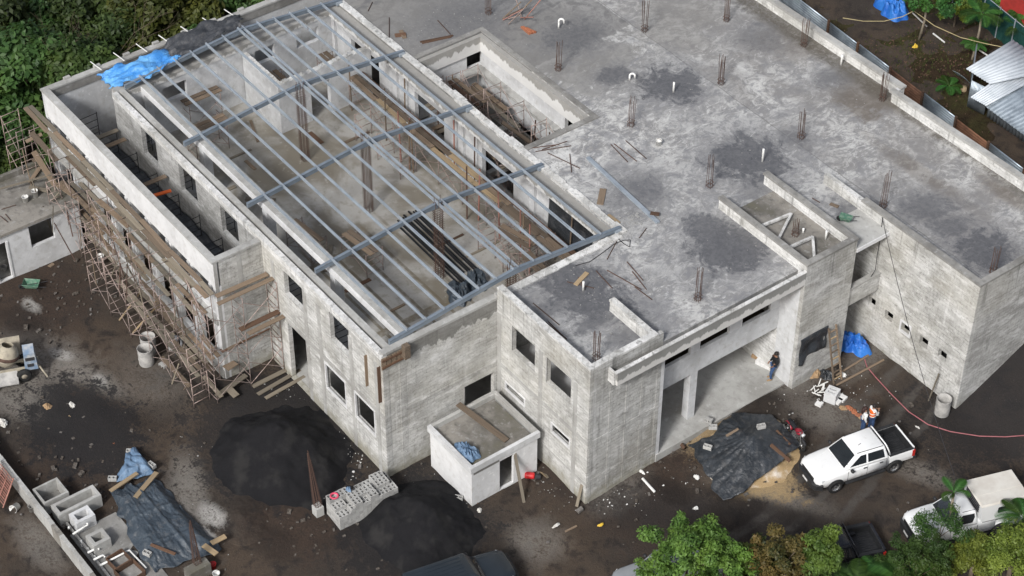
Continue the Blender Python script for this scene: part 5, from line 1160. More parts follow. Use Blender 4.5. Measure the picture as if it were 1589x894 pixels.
q = s0+e1*1.9+e2*.35; block((q.x, q.y, 1.02), 1.1, 'loose hollow block lying crooked on top of the big stack', None, (0, 0, .6))
q = s0+e1*.3+e2*.95; t = MB(); t.smooth = True; t.lathe([(.14, 1.23), (.2, 1.23), (.21, 1.27), (.2, 1.3), (.14, 1.3), (.14, 1.23)], 18, (q.x, q.y, 0)); tag(t.build('plastic_ring', 'pink_plastic'), 'pink plastic ring lying on a corner of the block stack', 'ring')
q = s0+e1*1.05+e2*.95; lump((q.x, q.y, 1.22), .16, .14, .14, 'tarp_pale_blue', 'crumpled bluish paper sack on the block stack', 'paper_sack', 'sack', 41, n=14)
for px, py_, dz, rz, lb, ti in ((602, 0, 0, 0, '', None),)[:0]: pass
singles = [(203, 703, .3, .6, 'white hollow block holding down the far corner of the slate sheet', (.0, 0, .9)), (236, 724, .3, .2, 'hollow block on the right edge of the pale blue sheet', None), (229, 861, .35, .4, 'hollow block on the left edge of the slate sheet', None), (175, 745, .2, .9, 'block at the left edge of the pale blue sheet', None),
           (255, 566, .0, .2, 'hollow block standing beside the white barrels', (1.57, 0, .2)), (268, 542, .1, .8, 'hollow block under the near scaffold', None), (1098, 696, .75, .5, 'block on the left corner of the black sheet', None), (1181, 664, .95, 1.2, 'block on the far edge of the black sheet', None), (1101, 650, .45, .3, 'upright hollow block at the porch edge', (1.57, 0, .4)), (1106, 665, .5, .9, 'pale block on tan sand beside the black sheet', None), (712, 775, .0, .7, 'grey block on the ground beside the hut', None)]
for px, py_, dz, rz, lb, ti in singles:
    g_ = G(px, py_, dz); g_.z += dz; block(g_, rz, lb, None, ti)
# rebar cages standing in concrete footings
t_ = MB().obox(G(494, 797)+Vector((0, 0, .22)), (.2, 0, 0), (0, .2, 0), (0, 0, .3)); tag(t_.build('concrete_footing', 'cast'), 'square concrete footing at the left end of the block stack', 'footing')
cage(G(494, 796)+Vector((0, 0, .5)), 3.1, .16, 'tall tapered rebar cage rising from the footing by the block stack', 'rebar cages in the yard', top=.03, lean=(-.5, -.0), step=.12)
t_ = MB().obox(G(308, 893)+Vector((0, 0, .3)), (.25, 0, 0), (0, .55, 0), (0, 0, .35)); tag(t_.build('concrete_footing', 'mossy'), 'concrete footing at the bottom edge beside the red bucket', 'footing')
cage(G(308, 888)+Vector((0, 0, .6)), 2.4, .16, 'rebar cage leaning over the near end of the slate sheet', 'rebar cages in the yard', top=.04, lean=(-.35, .1), step=.12)
bucket(G(331, 881), .15, .28, 'red_plastic', 'red bucket on the ground at the near end of the slate sheet'); bucket(G(336, 896), .17, .3, 'white_plastic', 'white tub at the bottom edge beside the red bucket')

# ------------------------------------------------------------------ sheeted stack in the left foreground
ge = [G(168, 772), G(198, 700), G(240, 735), G(346, 852), G(318, 884), G(240, 894)]
la, lb_, ra_, rb_ = G(168, 768), G(236, 893), G(238, 742), G(346, 855)
def sl_z(x, y): return gz(x, y)+.32
def slate(u, v):
    p = la.lerp(lb_, u).lerp(ra_.lerp(rb_, u), v); e = min(u, 1-u, v, 1-v)
    x = p.x+.22*hash_noise(u*10, v*6, .9, 51)*(1.3 if e < .05 else .3); y = p.y+.22*hash_noise(u*10, v*6, .9, 52)*(1.3 if e < .05 else .3)
    w = .03*abs(math.sin(v*9+u*7+7*hash_noise(u*5, v*4, 1, 53)))+.10*abs(hash_noise(u*9+v*5, v*7-u*4, 1, 54))+.07*abs(hash_noise(u*19-v*6, v*16, 1, 55))+.05*abs(hash_noise(u*36, v*22+u*9, 1, 56))+.03*math.exp(-((v-.3)/.012)**2)+.03*math.exp(-((u-.75)/.012)**2)+.09*math.exp(-((u-.42)/.02)**2)*(.4+v*.6)+.07*math.exp(-((v-.52-.1*u)/.03)**2)
    return (x, y, gz(x, y)+.08+.38*sm(e*5)+w)
b = MB(); b.smooth = True; b.sheet(slate, 110, 70); tag(solidify(b.build('slate_sheet', 'tarp_slate')), 'long slate blue plastic sheet spread over a low stack in the yard', 'plastic sheet')
pa_, pb_, pc_, pd_ = G(181, 752), G(188, 722), G(209, 698), G(242, 742)
def pale(u, v):
    p = pa_.lerp(pb_.lerp(pc_, .5), u).lerp(pd_.lerp(pc_, u), v)
    w = .10*hash_noise(u*7, v*7, 1, 61)+.05*abs(math.sin(u*12+v*8))
    return (p.x+.18*hash_noise(u*6, v*6, .8, 62), p.y+.18*hash_noise(u*6, v*6, .8, 63), gz(p.x, p.y)+.12+.40*sm(min(u, 1-u, v, 1-v)*6+.0)+w+.1*sm(1-u))
b = MB(); b.smooth = True; b.sheet(pale, 40, 40); tag(solidify(b.build('pale_blue_sheet', 'tarp_pale_blue')), 'pale blue plastic sheet over the far end of the slate sheet', 'plastic sheet')
for a, c_, w, mt, lb in (((171, 762), (213, 734), .2, 'wood_new', 'pale plank across the far left of the pale blue sheet'), ((210, 772), (243, 733), .24, 'wood_new', 'wide plank on the right side of the pale blue sheet'), ((234, 845), (272, 860), .14, 'wood_dark', 'brown stick lying on the slate sheet'), ((316, 846), (336, 860), .26, 'wood_new', 'short wide board on the near right of slate sheet'), ((328, 843), (350, 832), .26, 'wood_new', 'short pale board beside the slate sheet on the ground')):
    p, q = G(*a, .55), G(*c_, .55); p.z += .55; q.z += .55; plank(p, q, w, .05, mt, lb, None, 'wooden_plank')

# ------------------------------------------------------------------ low wall with inspection chambers
lw = thing('low_wall', 'low bare concrete foundation wall running along the left foreground', 'wall', (-13, -20.4, 0), world=True)
seg = MB()
x = -22.0
while x < -5:
    h = .78+.05*rnd.random(); MB().box(x, x+.395, -20.58, -20.38, -.4, h).build('wall_block', 'mossy' if rnd.random() < .3 else 'cast', lw); x += .4
def chamber(x0, x1, y0, y1, h, t_, label, mat='cast'):
    o = slab([(x0, x1, y0, y1)], [(x0+t_, x1-t_, y0+t_, y1-t_)], -.3, h).build('chamber_wall', mat)
    tag(o, label, 'concrete chamber', 'open concrete chambers by the low wall')
    t2 = MB().box(x0+t_, x1-t_, y0+t_, y1-t_, -.2, .02); tag(t2.build('chamber_floor', 'cast_dark'), 'dark bottom of '+label, 'chamber floor')
chamber(-15.35, -14.2, -20.2, -18.95, .72, .1, 'largest square open chamber, farthest along the low wall')
chamber(-13.95, -13.15, -20.0, -17.85, .72, .16, 'long narrow open chamber beside the low wall'); chamber(-13.0, -12.25, -19.6, -18.65, .70, .17, 'small square chamber with pale rim beside the low wall', 'render_pale'); chamber(-11.45, -10.65, -19.6, -18.75, .62, .18, 'small square chamber nearest the white pipes')
tag(MB().box(-12.4, -6.5, -19.95, -17.6, -.2, .06).build('concrete_pad', 'cast_dark'), 'rough grey concrete pad under the white drain pipes', 'concrete pad')
tag(MB().bar((-13.1, -19.75, .08), (-6.0, -19.75, .08), .12, .16).build('edge_beam', 'cast'), 'thin concrete edge beam beside the low wall', 'concrete beam')
def pv(pts, lb, r=.055): return wire(pts, r, 'pvc', lb, 'pipe', 'drain_pipe', 'white drain pipes')
pv(px_path([(155, 879), (201, 855), (227, 883)], .15, .05), 'long white drain pipe bent at a right angle on the pad')
pv(px_path([(113, 829), (132, 817), (136, 815)], .45, .0)+[P(136, 815, .45)+Vector((0, 0, .15))], 'white drain pipe by the small pale rimmed chamber'); pv([P(104, 812, 0), P(107, 822, .0), P(107, 818, .5)], 'upright white pipe stub by the low wall, farthest')
pv(px_path([(136, 858), (151, 850), (154, 853)], .35, 0), 'short white elbow pipe by the low wall, upper'); pv(px_path([(145, 869), (160, 861), (163, 865)], .35, 0), 'short white elbow pipe by the low wall, lower'); pv([P(128, 850, 0), P(126, 838, .2)], 'upright white pipe stub by the low wall, middle'); pv([P(140, 862, 0), P(136, 850, .15)], 'leaning white pipe stub by the low wall, near'); pv([P(149, 872, 0), P(147, 862, .15)], 'leaning white pipe stub by the low wall, nearest')
for nm, (px, py_), s_ in (('rear', (186, 873), .42), ('front', (202, 891), .5)):
    q = P(px, py_, .1); t = thing('timber_form', 'brown open timber box form on the concrete pad, %s one' % nm, 'timber form', (q.x, q.y, .07), .1)
    for dx, dy in ((1, 0), (-1, 0), (0, 1), (0, -1)):
        MB().box(dx*s_-(.02 if dx else s_), dx*s_+(.02 if dx else s_), dy*s_-(.02 if dy else s_-.02), dy*s_+(.02 if dy else s_-.02), 0, .3).build('board', 'wood_dark', t)
# red scaffold frames leaning on the low wall
for i in range(4):
    p0 = P(2+4*i, 738, .1); t = thing('folded_scaffold', 'red scaffold frame leaning against the low wall, %s of four from the left' % nth(i+1), 'scaffold frame', (-17.6+.12*i, -20.95-.1*i, .05), 0, 'red scaffold frames at the low wall')
    b = MB(); hgt = 1.5
    for xx in (0, 1.5): b.tube([(xx, -.35, 0), (xx, .25, 1.1)], .03, 5)
    for kk in range(5): f = .1+.2*kk; b.tube([(0, -.35+.6*f, 1.1*f), (1.5, -.35+.6*f, 1.1*f)], .022, 4)
    b.tube([(.5, -.3, .1), (.5, .2, 1.0)], .02, 4); b.tube([(1, -.3, .1), (1, .2, 1.0)], .02, 4)
    b.build('frame', 'scaffold_red', t)
bucket(G(27, 785), .2, .36, 'white_plastic', 'white bucket lying on its side by red frames', tilt=(1.3, 0, .5)); bucket(G(50, 792), .17, .34, 'barrel_concrete', 'grey pail standing next to the low wall')

# ------------------------------------------------------------------ drums, mixer, wheelbarrow
def drum(loc, r, h, mat, label):
    t = thing('drum', label, 'drum', loc, 0, None); b = MB(); b.smooth = True
    pr = [(r*.97, 0)]
    for k in range(1, 12): z = h*k/12; pr.append((r*(1.0+(.03 if k in (4, 8) else 0)), z))
    pr += [(r*1.03, h*.985), (r*1.03, h), (r*.96, h), (r*.95, h*.5), (r*.94, h*.12), (.001, h*.12)]
    b.lathe(pr, 24); b.build('shell', mat, t); return t
drum(G(228, 563), .38, 1.0, 'barrel_concrete', 'nearer white steel drum with blue stains in the yard'); drum(G(232, 545), .38, 1.0, 'barrel_concrete', 'farther grey steel drum behind the stained one'); drum(G(1461, 641), .36, .98, 'barrel_concrete', 'pale steel drum at the foot of the right wing')
plank(G(1441, 622), G(1457, 580, 1.6)+Vector((0, 0, 1.6)), .06, .05, 'wood_grey', 'pole leaning on the right wing beside the drum', None, 'leaning_pole', 'pole')
bucket(G(1330-72, 640)*0+G(245, 478)*0+P(246, 480, .45), .2, .4, 'yellow_plastic', 'yellow jerrycan standing under the white scaffold', 'jerrycan', 'jerrycan')
bucket(P(308, 486, 2.02), .17, .36, 'white_plastic', 'white bucket on the middle scaffold level at the corner'); bucket(P(157, 405, .3), .18, .38, 'white_plastic', 'white bucket under the scaffold beside the annex'); bucket(P(333, 475, 3.95), .13, .14, 'turquoise', 'turquoise bowl on a scaffold plank at the white corner', 'bowl', 'bowl')
mx = thing('cement_mixer', 'dirty cement mixer with blue motor cover standing on the left', 'cement mixer', G(18, 592), .15)
mx.rotation_euler.z = math.radians(68); mx.scale = (1.2, 1.2, 1.2)
b = MB(); b.smooth = True; b.lathe([(.001, -.42), (.3, -.42), (.46, -.15), (.48, .1), (.40, .32), (.24, .5), (.22, .5), (.37, .3), (.44, .1), (.42, -.12), (.001, -.3)], 22, (0, .35, 1.15), (.25, .15, 1)); b.build('drum', 'mixer_paint', mx)
b = MB(); b.smooth = True; b.lathe([(.485, -.08), (.515, -.05), (.515, .05), (.485, .08)], 22, (0, .35, 1.15), (.25, .15, 1)); b.build('ring_gear', 'rust', mx)
b = MB(); b.hexa([(.62, .0, .45), (1.15, .0, .45), (1.15, .55, .45), (.62, .55, .45), (.66, .03, 1.3), (1.1, .03, 1.3), (1.1, .5, 1.42), (.66, .5, 1.42)]); b.build('motor_cover', 'mixer_blue', mx)
MB().box(.70, 1.06, -.012, .0, .95, 1.12).build('vent', 'cable_dark', mx); MB().box(.74, 1.0, -.012, .0, .62, .78).build('vent', 'cable_dark', mx)
b = MB(); b.bar((-.9, .1, .5), (1.2, .1, .5), .1, .1); b.build('chassis', 'mixer_paint', mx); b = MB(); b.bar((-.9, .6, .5), (1.2, .6, .5), .1, .1); b.build('chassis', 'mixer_paint', mx)
b = MB(); b.hexa([(-.6, .75, .7), (.55, .75, .7), (.55, .8, .7), (-.6, .8, .7), (-.75, 1.15, 1.35), (.6, 1.15, 1.35), (.6, 1.2, 1.35), (-.75, 1.2, 1.35)]); b.build('loading_skip', 'mixer_paint', mx)
b = MB(); b.hexa([(-1.2, -.45, .2), (.3, -.45, .2), (.3, .05, .45), (-1.2, .05, .45), (-1.2, -.45, .25), (.3, -.45, .25), (.3, .05, .5), (-1.2, .05, .5)]); b.build('chute', 'barrel_concrete', mx)
for yy in (-.12, .82):
    b = MB(); b.smooth = True; b.lathe([(.13, -.09), (.28, -.09), (.31, -.04), (.31, .04), (.28, .09), (.13, .09), (.13, -.09)], 18, (.55, yy, .31), (0, 1, 0)); w_ = b.build('wheel', 'rubber', mx)
    b = MB(); b.smooth = True; b.lathe([(.001, -.07), (.14, -.07), (.14, .07), (.001, .07)], 14, (.55, yy, .31), (0, 1, 0)); b.build('rim', 'mixer_paint', w_)
rod((1.2, .1, .5), (1.45, -.15, .05), .04, 'mixer_paint', 'prop', mx); rod((-.5, -.3, .4), (-.55, -.4, .0), .04, 'mixer_paint', 'prop', mx)
t = thing('wheelbarrow', 'green wheelbarrow standing on the dirt by the annex', 'wheelbarrow', G(51, 449), math.radians(50)); t.scale = (.8, .8, .8)
b = MB(); b.hexa([(-.38, -.2, .25), (.3, -.22, .28), (.3, .22, .28), (-.38, .2, .25), (-.55, -.34, .62), (.48, -.36, .55), (.48, .36, .55), (-.55, .34, .62)])
b.f = [f for i, f in enumerate(b.f) if i != 1]; b.mi = b.mi[:len(b.f)]; o = b.build('tray', 'green_paint', t); solidify(o, .03)
for s_ in (-1, 1): rod((-.6, s_*.08, .2), (1.0, s_*.3, .5), .022, 'cable_dark', 'handle', t); rod((.35, s_*.22, .28), (.42, s_*.24, 0), .02, 'cable_dark', 'leg', t)
b = MB(); b.smooth = True; b.lathe([(.08, -.05), (.18, -.05), (.2, 0), (.18, .05), (.08, .05), (.08, -.05)], 16, (-.72, 0, .2), (0, 1, 0)); b.build('wheel', 'rubber', t)

# ------------------------------------------------------------------ litter and loose things in the yard
def scrap(px, py_, rx, ry, h, mat, label, name, cat, seed): return lump(G(px, py_), rx*.72, ry*.72, h*.7, mat, label, name, cat, seed, n=14, rough=.9)
scrap(112, 630, .32, .24, .16, 'paper', 'white torn paper sack in the left yard', 'paper_sack', 'sack', 71); scrap(74, 632, .3, .3, .2, 'cardboard', 'brown and white cement bag crumpled in the yard', 'cement_bag', 'sack', 72); scrap(5, 657, .36, .3, .18, 'paper', 'white sack at the left edge of the yard', 'paper_sack', 'sack', 73)
scrap(109, 648, .2, .12, .08, 'wood_new', 'small ochre scrap on the black gravel', 'scrap', 'scrap', 74); scrap(177, 690, .14, .1, .08, 'brick_clay', 'small orange brick piece on black gravel', 'brick_piece', 'brick', 75); scrap(863, 816, .1, .35, .08, 'paper', 'small white sheet standing on the road', 'paper_scrap', 'paper', 76)
scrap(932, 815, .14, .2, .06, 'yellow_plastic', 'yellow scrap of tape on the dark road', 'tape_scrap', 'tape', 77); scrap(1080, 789, .16, .14, .1, 'white_plastic', 'white plastic cup on the ground near the tree', 'plastic_cup', 'litter', 78); scrap(996, 733, .26, .16, .1, 'white_plastic', 'white plastic bag by the entrance wall foot', 'plastic_bag', 'litter', 79); scrap(1081, 741, .2, .2, .12, 'white_plastic', 'white rag left of the covered sand heap', 'rag', 'litter', 80); scrap(744, 793, .2, .2, .14, 'paper', 'pinkish torn bag near the hut corner', 'paper_sack', 'sack', 81); scrap(1424, 664, .18, .08, .06, 'paper', 'pale shoe shaped scrap behind the white pickup', 'scrap', 'scrap', 82)
plank(G(877, 825), G(895, 816), .08, .05, 'wood_plank', 'thin brown stick lying on the dark road', None, 'stick', 'stick'); plank(G(77, 417)*0+G(76, 414), G(83, 409), .2, .04, 'wood_plank', 'small board on the dirt near the annex', None, 'wooden_plank')
rod(G(997, 744)+Vector((0, 0, .06)), G(1016, 765)+Vector((0, 0, .06)), .07, 'pvc', 'drain_pipe', None, 'white plastic pipe lying in the small trench', 'pipe'); rod(G(551, 700)*0+G(1046, 677)+Vector((0, 0, .1)), G(1062, 698)+Vector((0, 0, .1)), .1, 'wood_dark', 'timber_post', None, 'dark timber lying left of the black sheet', 'timber')
# beside the right wing
lump(G(1322, 538), .85, .7, .6, 'tarp_deep_blue', 'crumpled blue tarpaulin heaped between pier and right wing', 'blue_tarpaulin', 'tarpaulin', 91, rough=.6)
o = MB(); o.smooth = True
def ph(u, v): return (.57+.05*math.sin(u*13)*v+.03*math.sin(v*9), 12.5+1.75*u+.05*hash_noise(u*8, v*8, 1, 95), 3.75-.05*abs(u-.5)-(1.45+(.25 if u < .22 else 0)-.1*u+.1*math.sin(u*9))*v)
o.sheet(ph, 30, 20); tag(solidify(o.build('black_cloth', 'tarp_black')), 'black plastic sheet hung over the opening in the stair pier', 'plastic sheet')
ld = thing('wooden_ladder', 'brown timber ladder leaning against the stair pier', 'ladder', (.9, 14.4, 0.6), world=True)
for ya, yb in ((14.2, 14.22), (14.72, 14.7)): b = MB(); b.bar((1.5, ya, .55), (.66, yb, 3.6), .07, .07); b.build('rail', 'wood_plank', ld)
for k in range(8): f = .08+k*.12; b = MB(); x_, z_ = 1.5-.84*f, .55+3.05*f; b.bar((x_, 14.22, z_), (x_, 14.72, z_), .06, .05); b.build('rung', 'wood_plank' if k % 3 else 'wood_new', ld)
for a, c_, lb in (((1296, 585), (1347, 553), 'long round timber on the ground in front of the blue tarpaulin'), ((1297, 600), (1371, 560), 'second long timber lying nearer the orange vest')): rod(G(*a)+Vector((0, 0, .07)), G(*c_)+Vector((0, 0, .07)), .06, 'wood_plank', 'timber_pole', None, lb, 'timber')
lump(G(1262, 580), .35, .35, .35, 'cardboard', 'brown wet cement sack heap at the pier foot', 'cement_sack', 'sack', 96); lump(G(1281, 583), .4, .3, .25, 'tarp_black', 'black rubbish bag at the foot of the ladder', 'rubbish_bag', 'rubbish bag', 97); lump(G(1308, 582), .18, .14, .12, 'white_plastic', 'white plastic bottle scrap beside the ladder foot', 'plastic_scrap', 'litter', 98)
b = MB(); q = G(1290, 620); t = thing('concrete_box', 'cream hollow concrete box with slots in front of the pier', 'concrete box', q, .4)
slab([(-.3, .3, -.3, .3)], [(-.18, .18, -.18, -.03), (-.18, .18, .03, .18)], 0, .6).build('box_shell', 'render_pale', t)
for i in range(14): p0 = G(1258+1.7*i, 605+rnd.uniform(-9, 8)); a = rnd.uniform(0, 3.1); plank(p0+Vector((0, 0, .04+.02*(i % 3))), p0+Vector((math.cos(a)*.42, math.sin(a)*.42, .06+.02*(i % 4))), .05, .03, 'pvc', 'white plastic offcut in the pile by the concrete box, %s from the left' % nth(i+1), 'white offcuts by the concrete box', 'plastic_offcut', 'offcut')
for i, (px, py_) in enumerate(((1299, 623), (1306, 619), (1271, 628))): q = G(px, py_); tag(MB().obox(q+Vector((0, 0, .06)), (.2-.05*(i == 2), .05, 0), (-.05, .2-.05*(i == 2), 0), (0, 0, .06)).build('foam_slab', 'cloth_white'), ('larger white slab beside the concrete box', 'white slab behind the larger one near the box', 'small white square tile left of the concrete box')[i], 'slab')
for i, (px, py_) in enumerate(((1326, 640), (1318, 634), (1334, 646), (1308, 634), (1339, 650))): scrap(px, py_, .28, .2, .12, 'brick_clay' if i < 3 else 'cardboard', 'reddish brick rubble near the people, %s bit' % nth(i+1), 'brick_rubble', 'rubble', 101+i)
# boxes on the porch beside the man
for i, (px, py_, c_, sz) in enumerate(((1176, 556, 'cardboard', .25), (1184, 566, 'cloth_white', .3), (1190, 570, 'cloth_white', .24))): q = P(px, py_, .55); tag(MB().obox(q+Vector((0, 0, sz*.5)), (sz, .08, 0), (-.06, sz*.8, 0), (0, 0, sz*.55)).build('package' if i == 0 else 'paper_bag', c_), ('brown cardboard box on the porch floor', 'white sack on porch floor next to the box', 'small white sack by the man on the porch')[i], 'box' if i == 0 else 'sack')
lump(P(1167, 546, .55), .25, .22, .5, 'cloth_black', 'black bag on the porch floor behind the box', 'bag', 'bag', 120, n=16)
wire([P(1345, 530, .8), P(1340, 552, .65)]+[G(*a)+Vector((0, 0, .05)) for a in ((1345, 570), (1360, 588), (1385, 615), (1410, 640), (1440, 660), (1475, 671), (1520, 678), (1560, 679), (1600, 676))], .03, 'hose_pink', 'pink hose curving across the black sand on the right', 'hose', 'hose')
wire([(4.5*k/9-1.35+(11.2+1.35)*0, 0, 0) for k in range(0)] or [Vector((.0, 17.6, 8.4)).lerp(G(1480, 790)+Vector((0, 0, 1.5)), f)-Vector((0, 0, 1.3*4*f*(1-f)*.5)) for f in np.linspace(0, 1, 14)], .015, 'cable_dark', 'thin dark cable hanging from the right wing to the ground', 'cable')
wire([(.05, 17.6, 8.4), (.1, 17.58, 7.0), (.2, 17.45, 6.2), (.35, 17.3, 5.5), (.4, 17.0, 5.25)], .018, 'cable_dark', 'dark cable from wing parapet down to the bridge', 'cable')
# stones, crumbs and chips
def scatter(n, areas, mat, name, label, smin, smax, seed):
    rr = random.Random(seed); b = MB()
    for _ in range(n):
        px0, py0, sx, sy = rr.choice(areas); px, py_ = rr.gauss(px0, sx), rr.gauss(py0, sy); q = G(px, py_)
        if not (-60 < q.x < 30) or (q.x < -.1 and q.y > -.2) or (q.x < -6.6 and q.y > -6.5) or (q.x < 6.4 and q.y > 17.5): continue
        s_ = rr.uniform(smin, smax)*(1 if rr.random() < .85 else 1.8); a = rr.uniform(0, 3)
        b.obox((q.x, q.y, q.z+s_*.3), (s_*math.cos(a), s_*math.sin(a), s_*.2), (-s_*.7*math.sin(a), s_*.7*math.cos(a), 0), (0, 0, s_*.5))
    tag(b.build(name, mat, kind='stuff'), label, 'stones', kind='stuff')
scatter(620, [(900, 755, 60, 25), (1000, 740, 50, 25), (545, 715, 25, 30), (310, 790, 40, 60), (1290, 610, 50, 25), (1050, 660, 25, 15), (480, 610, 40, 20), (700, 760, 40, 25)], 'block_grey', 'pale_stones', 'pale stones and chips scattered over the dirt', .008, .024, 5)
scatter(70, [(930, 775, 25, 8), (1000, 740, 30, 15), (560, 700, 20, 25), (1290, 605, 35, 15), (540, 745, 20, 12)], 'cloth_white', 'white_chips', 'white chips and litter scattered over the dirt', .014, .034, 6)
scatter(500, [(880, 740, 140, 40), (450, 800, 80, 60), (100, 740, 80, 60), (1250, 690, 120, 50), (80, 460, 80, 50)], 'rubble', 'brown_clods', 'brown clods of earth scattered over the dirt', .03, .08, 7)
# ------------------------------------------------------------------ vehicles (local x forward, y to the left, z up)
def ring_mirror(half):
    return [(y, z) for y, z in half]+[(-y, z) for y, z in reversed(half) if abs(y) > 1e-6]
def loft(b, secs, cap=True):
    rings = []
    for x, half in secs:
        r = ring_mirror(half); i0 = len(b.v); b.v += [(x, y, z) for y, z in r]; rings.append(list(range(i0, i0+len(r))))
    for a, c in zip(rings[:-1], rings[1:]): b.bridge(a, c)
    if cap: b.face(*rings[0]); b.face(*rings[-1][::-1])
    return b
def rrect(x0, x1, hw0, hw1, r, z, n=3):
    pts = []
    for cx_, cy_, a0 in ((x1-r, hw1-r, 0), (x0+r, hw0-r, 90), (x0+r, -hw0+r, 180), (x1-r, -hw1+r, 270)):
        for k in range(n+1): a = math.radians(a0+90*k/n); pts.append((cx_+r*math.cos(a), cy_+r*math.sin(a), z))
    return pts
def stack(b, rings):
    ids = []
    for r in rings: i0 = len(b.v); b.v += r; ids.append(list(range(i0, i0+len(r))))
    for a, c in zip(ids[:-1], ids[1:]): b.bridge(a, c)
    b.face(*ids[0][::-1]); b.face(*ids[-1]); return b
def quad(b, pts, off):
    p = [Vector(q) for q in pts]; n = (p[1]-p[0]).cross(p[3]-p[0]).normalized()*off
    i = len(b.v); b.v += [tuple(q) for q in p]+[tuple(q+n) for q in p]
    b.face(i+4, i+5, i+6, i+7); b.face(i+3, i+2, i+1, i)
    for k in range(4): b.face(i+k, i+(k+1) % 4, i+4+(k+1) % 4, i+4+k)
    return b
def wheel_at(t, x, y, r, w, rim='chrome'):
    s_ = 1 if y > 0 else -1
    b = MB(); b.smooth = True; b.lathe([(r*.62, -w/2), (r*.93, -w/2), (r, -w*.3), (r, w*.3), (r*.93, w/2), (r*.62, w/2), (r*.58, w*.2), (r*.58, -w*.2), (r*.62, -w/2)], 24, (x, y, r), (0, 1, 0)); o = b.build('wheel', 'rubber', t)
    b = MB(); b.smooth = True; b.lathe([(.001, s_*w*.28), (r*.16, s_*w*.30), (r*.2, s_*w*.2), (r*.5, s_*w*.22), (r*.55, s_*w*.42), (r*.62, s_*w*.47), (r*.62, 0), (.001, 0)], 20, (x, y, r), (0, 1, 0)); ri = b.build('rim', rim, o)
    for k in range(6):
        a = k*math.pi/3; q = MB(); q.obox((x+math.cos(a)*r*.36, y+s_*w*.235, r+math.sin(a)*r*.36), (.03, 0, 0), (0, .006, 0), (0, 0, .03)); q.build('slot', 'cable_dark', o)
def arch(t, x, y, r):
    s_ = 1 if y > 0 else -1; b = MB(); n = 18; i0 = 0
    pts = [(x+r*math.cos(math.pi*k/n), r*math.sin(math.pi*k/n)*1.0+.36) for k in range(n+1)]
    b.v = [(a, y, c) for a, c in pts]+[(a, y+s_*.012, c) for a, c in pts]; m_ = n+1
    b.face(*range(m_)); b.face(*range(2*m_-1, m_-1, -1))
    for k in range(m_): b.face(k, (k+1) % m_, m_+(k+1) % m_, m_+k)
    b.build('wheel_arch', 'plastic_black', t)
def hull_half(hw, zt, zb=.38): return [(0, zb), (hw-.12, zb), (hw-.02, zb+.12), (hw, .74), (hw-.015, zt-.16), (hw-.05, zt-.05), (hw-.14, zt), (hw*.5, zt+.025), (0, zt+.035)]
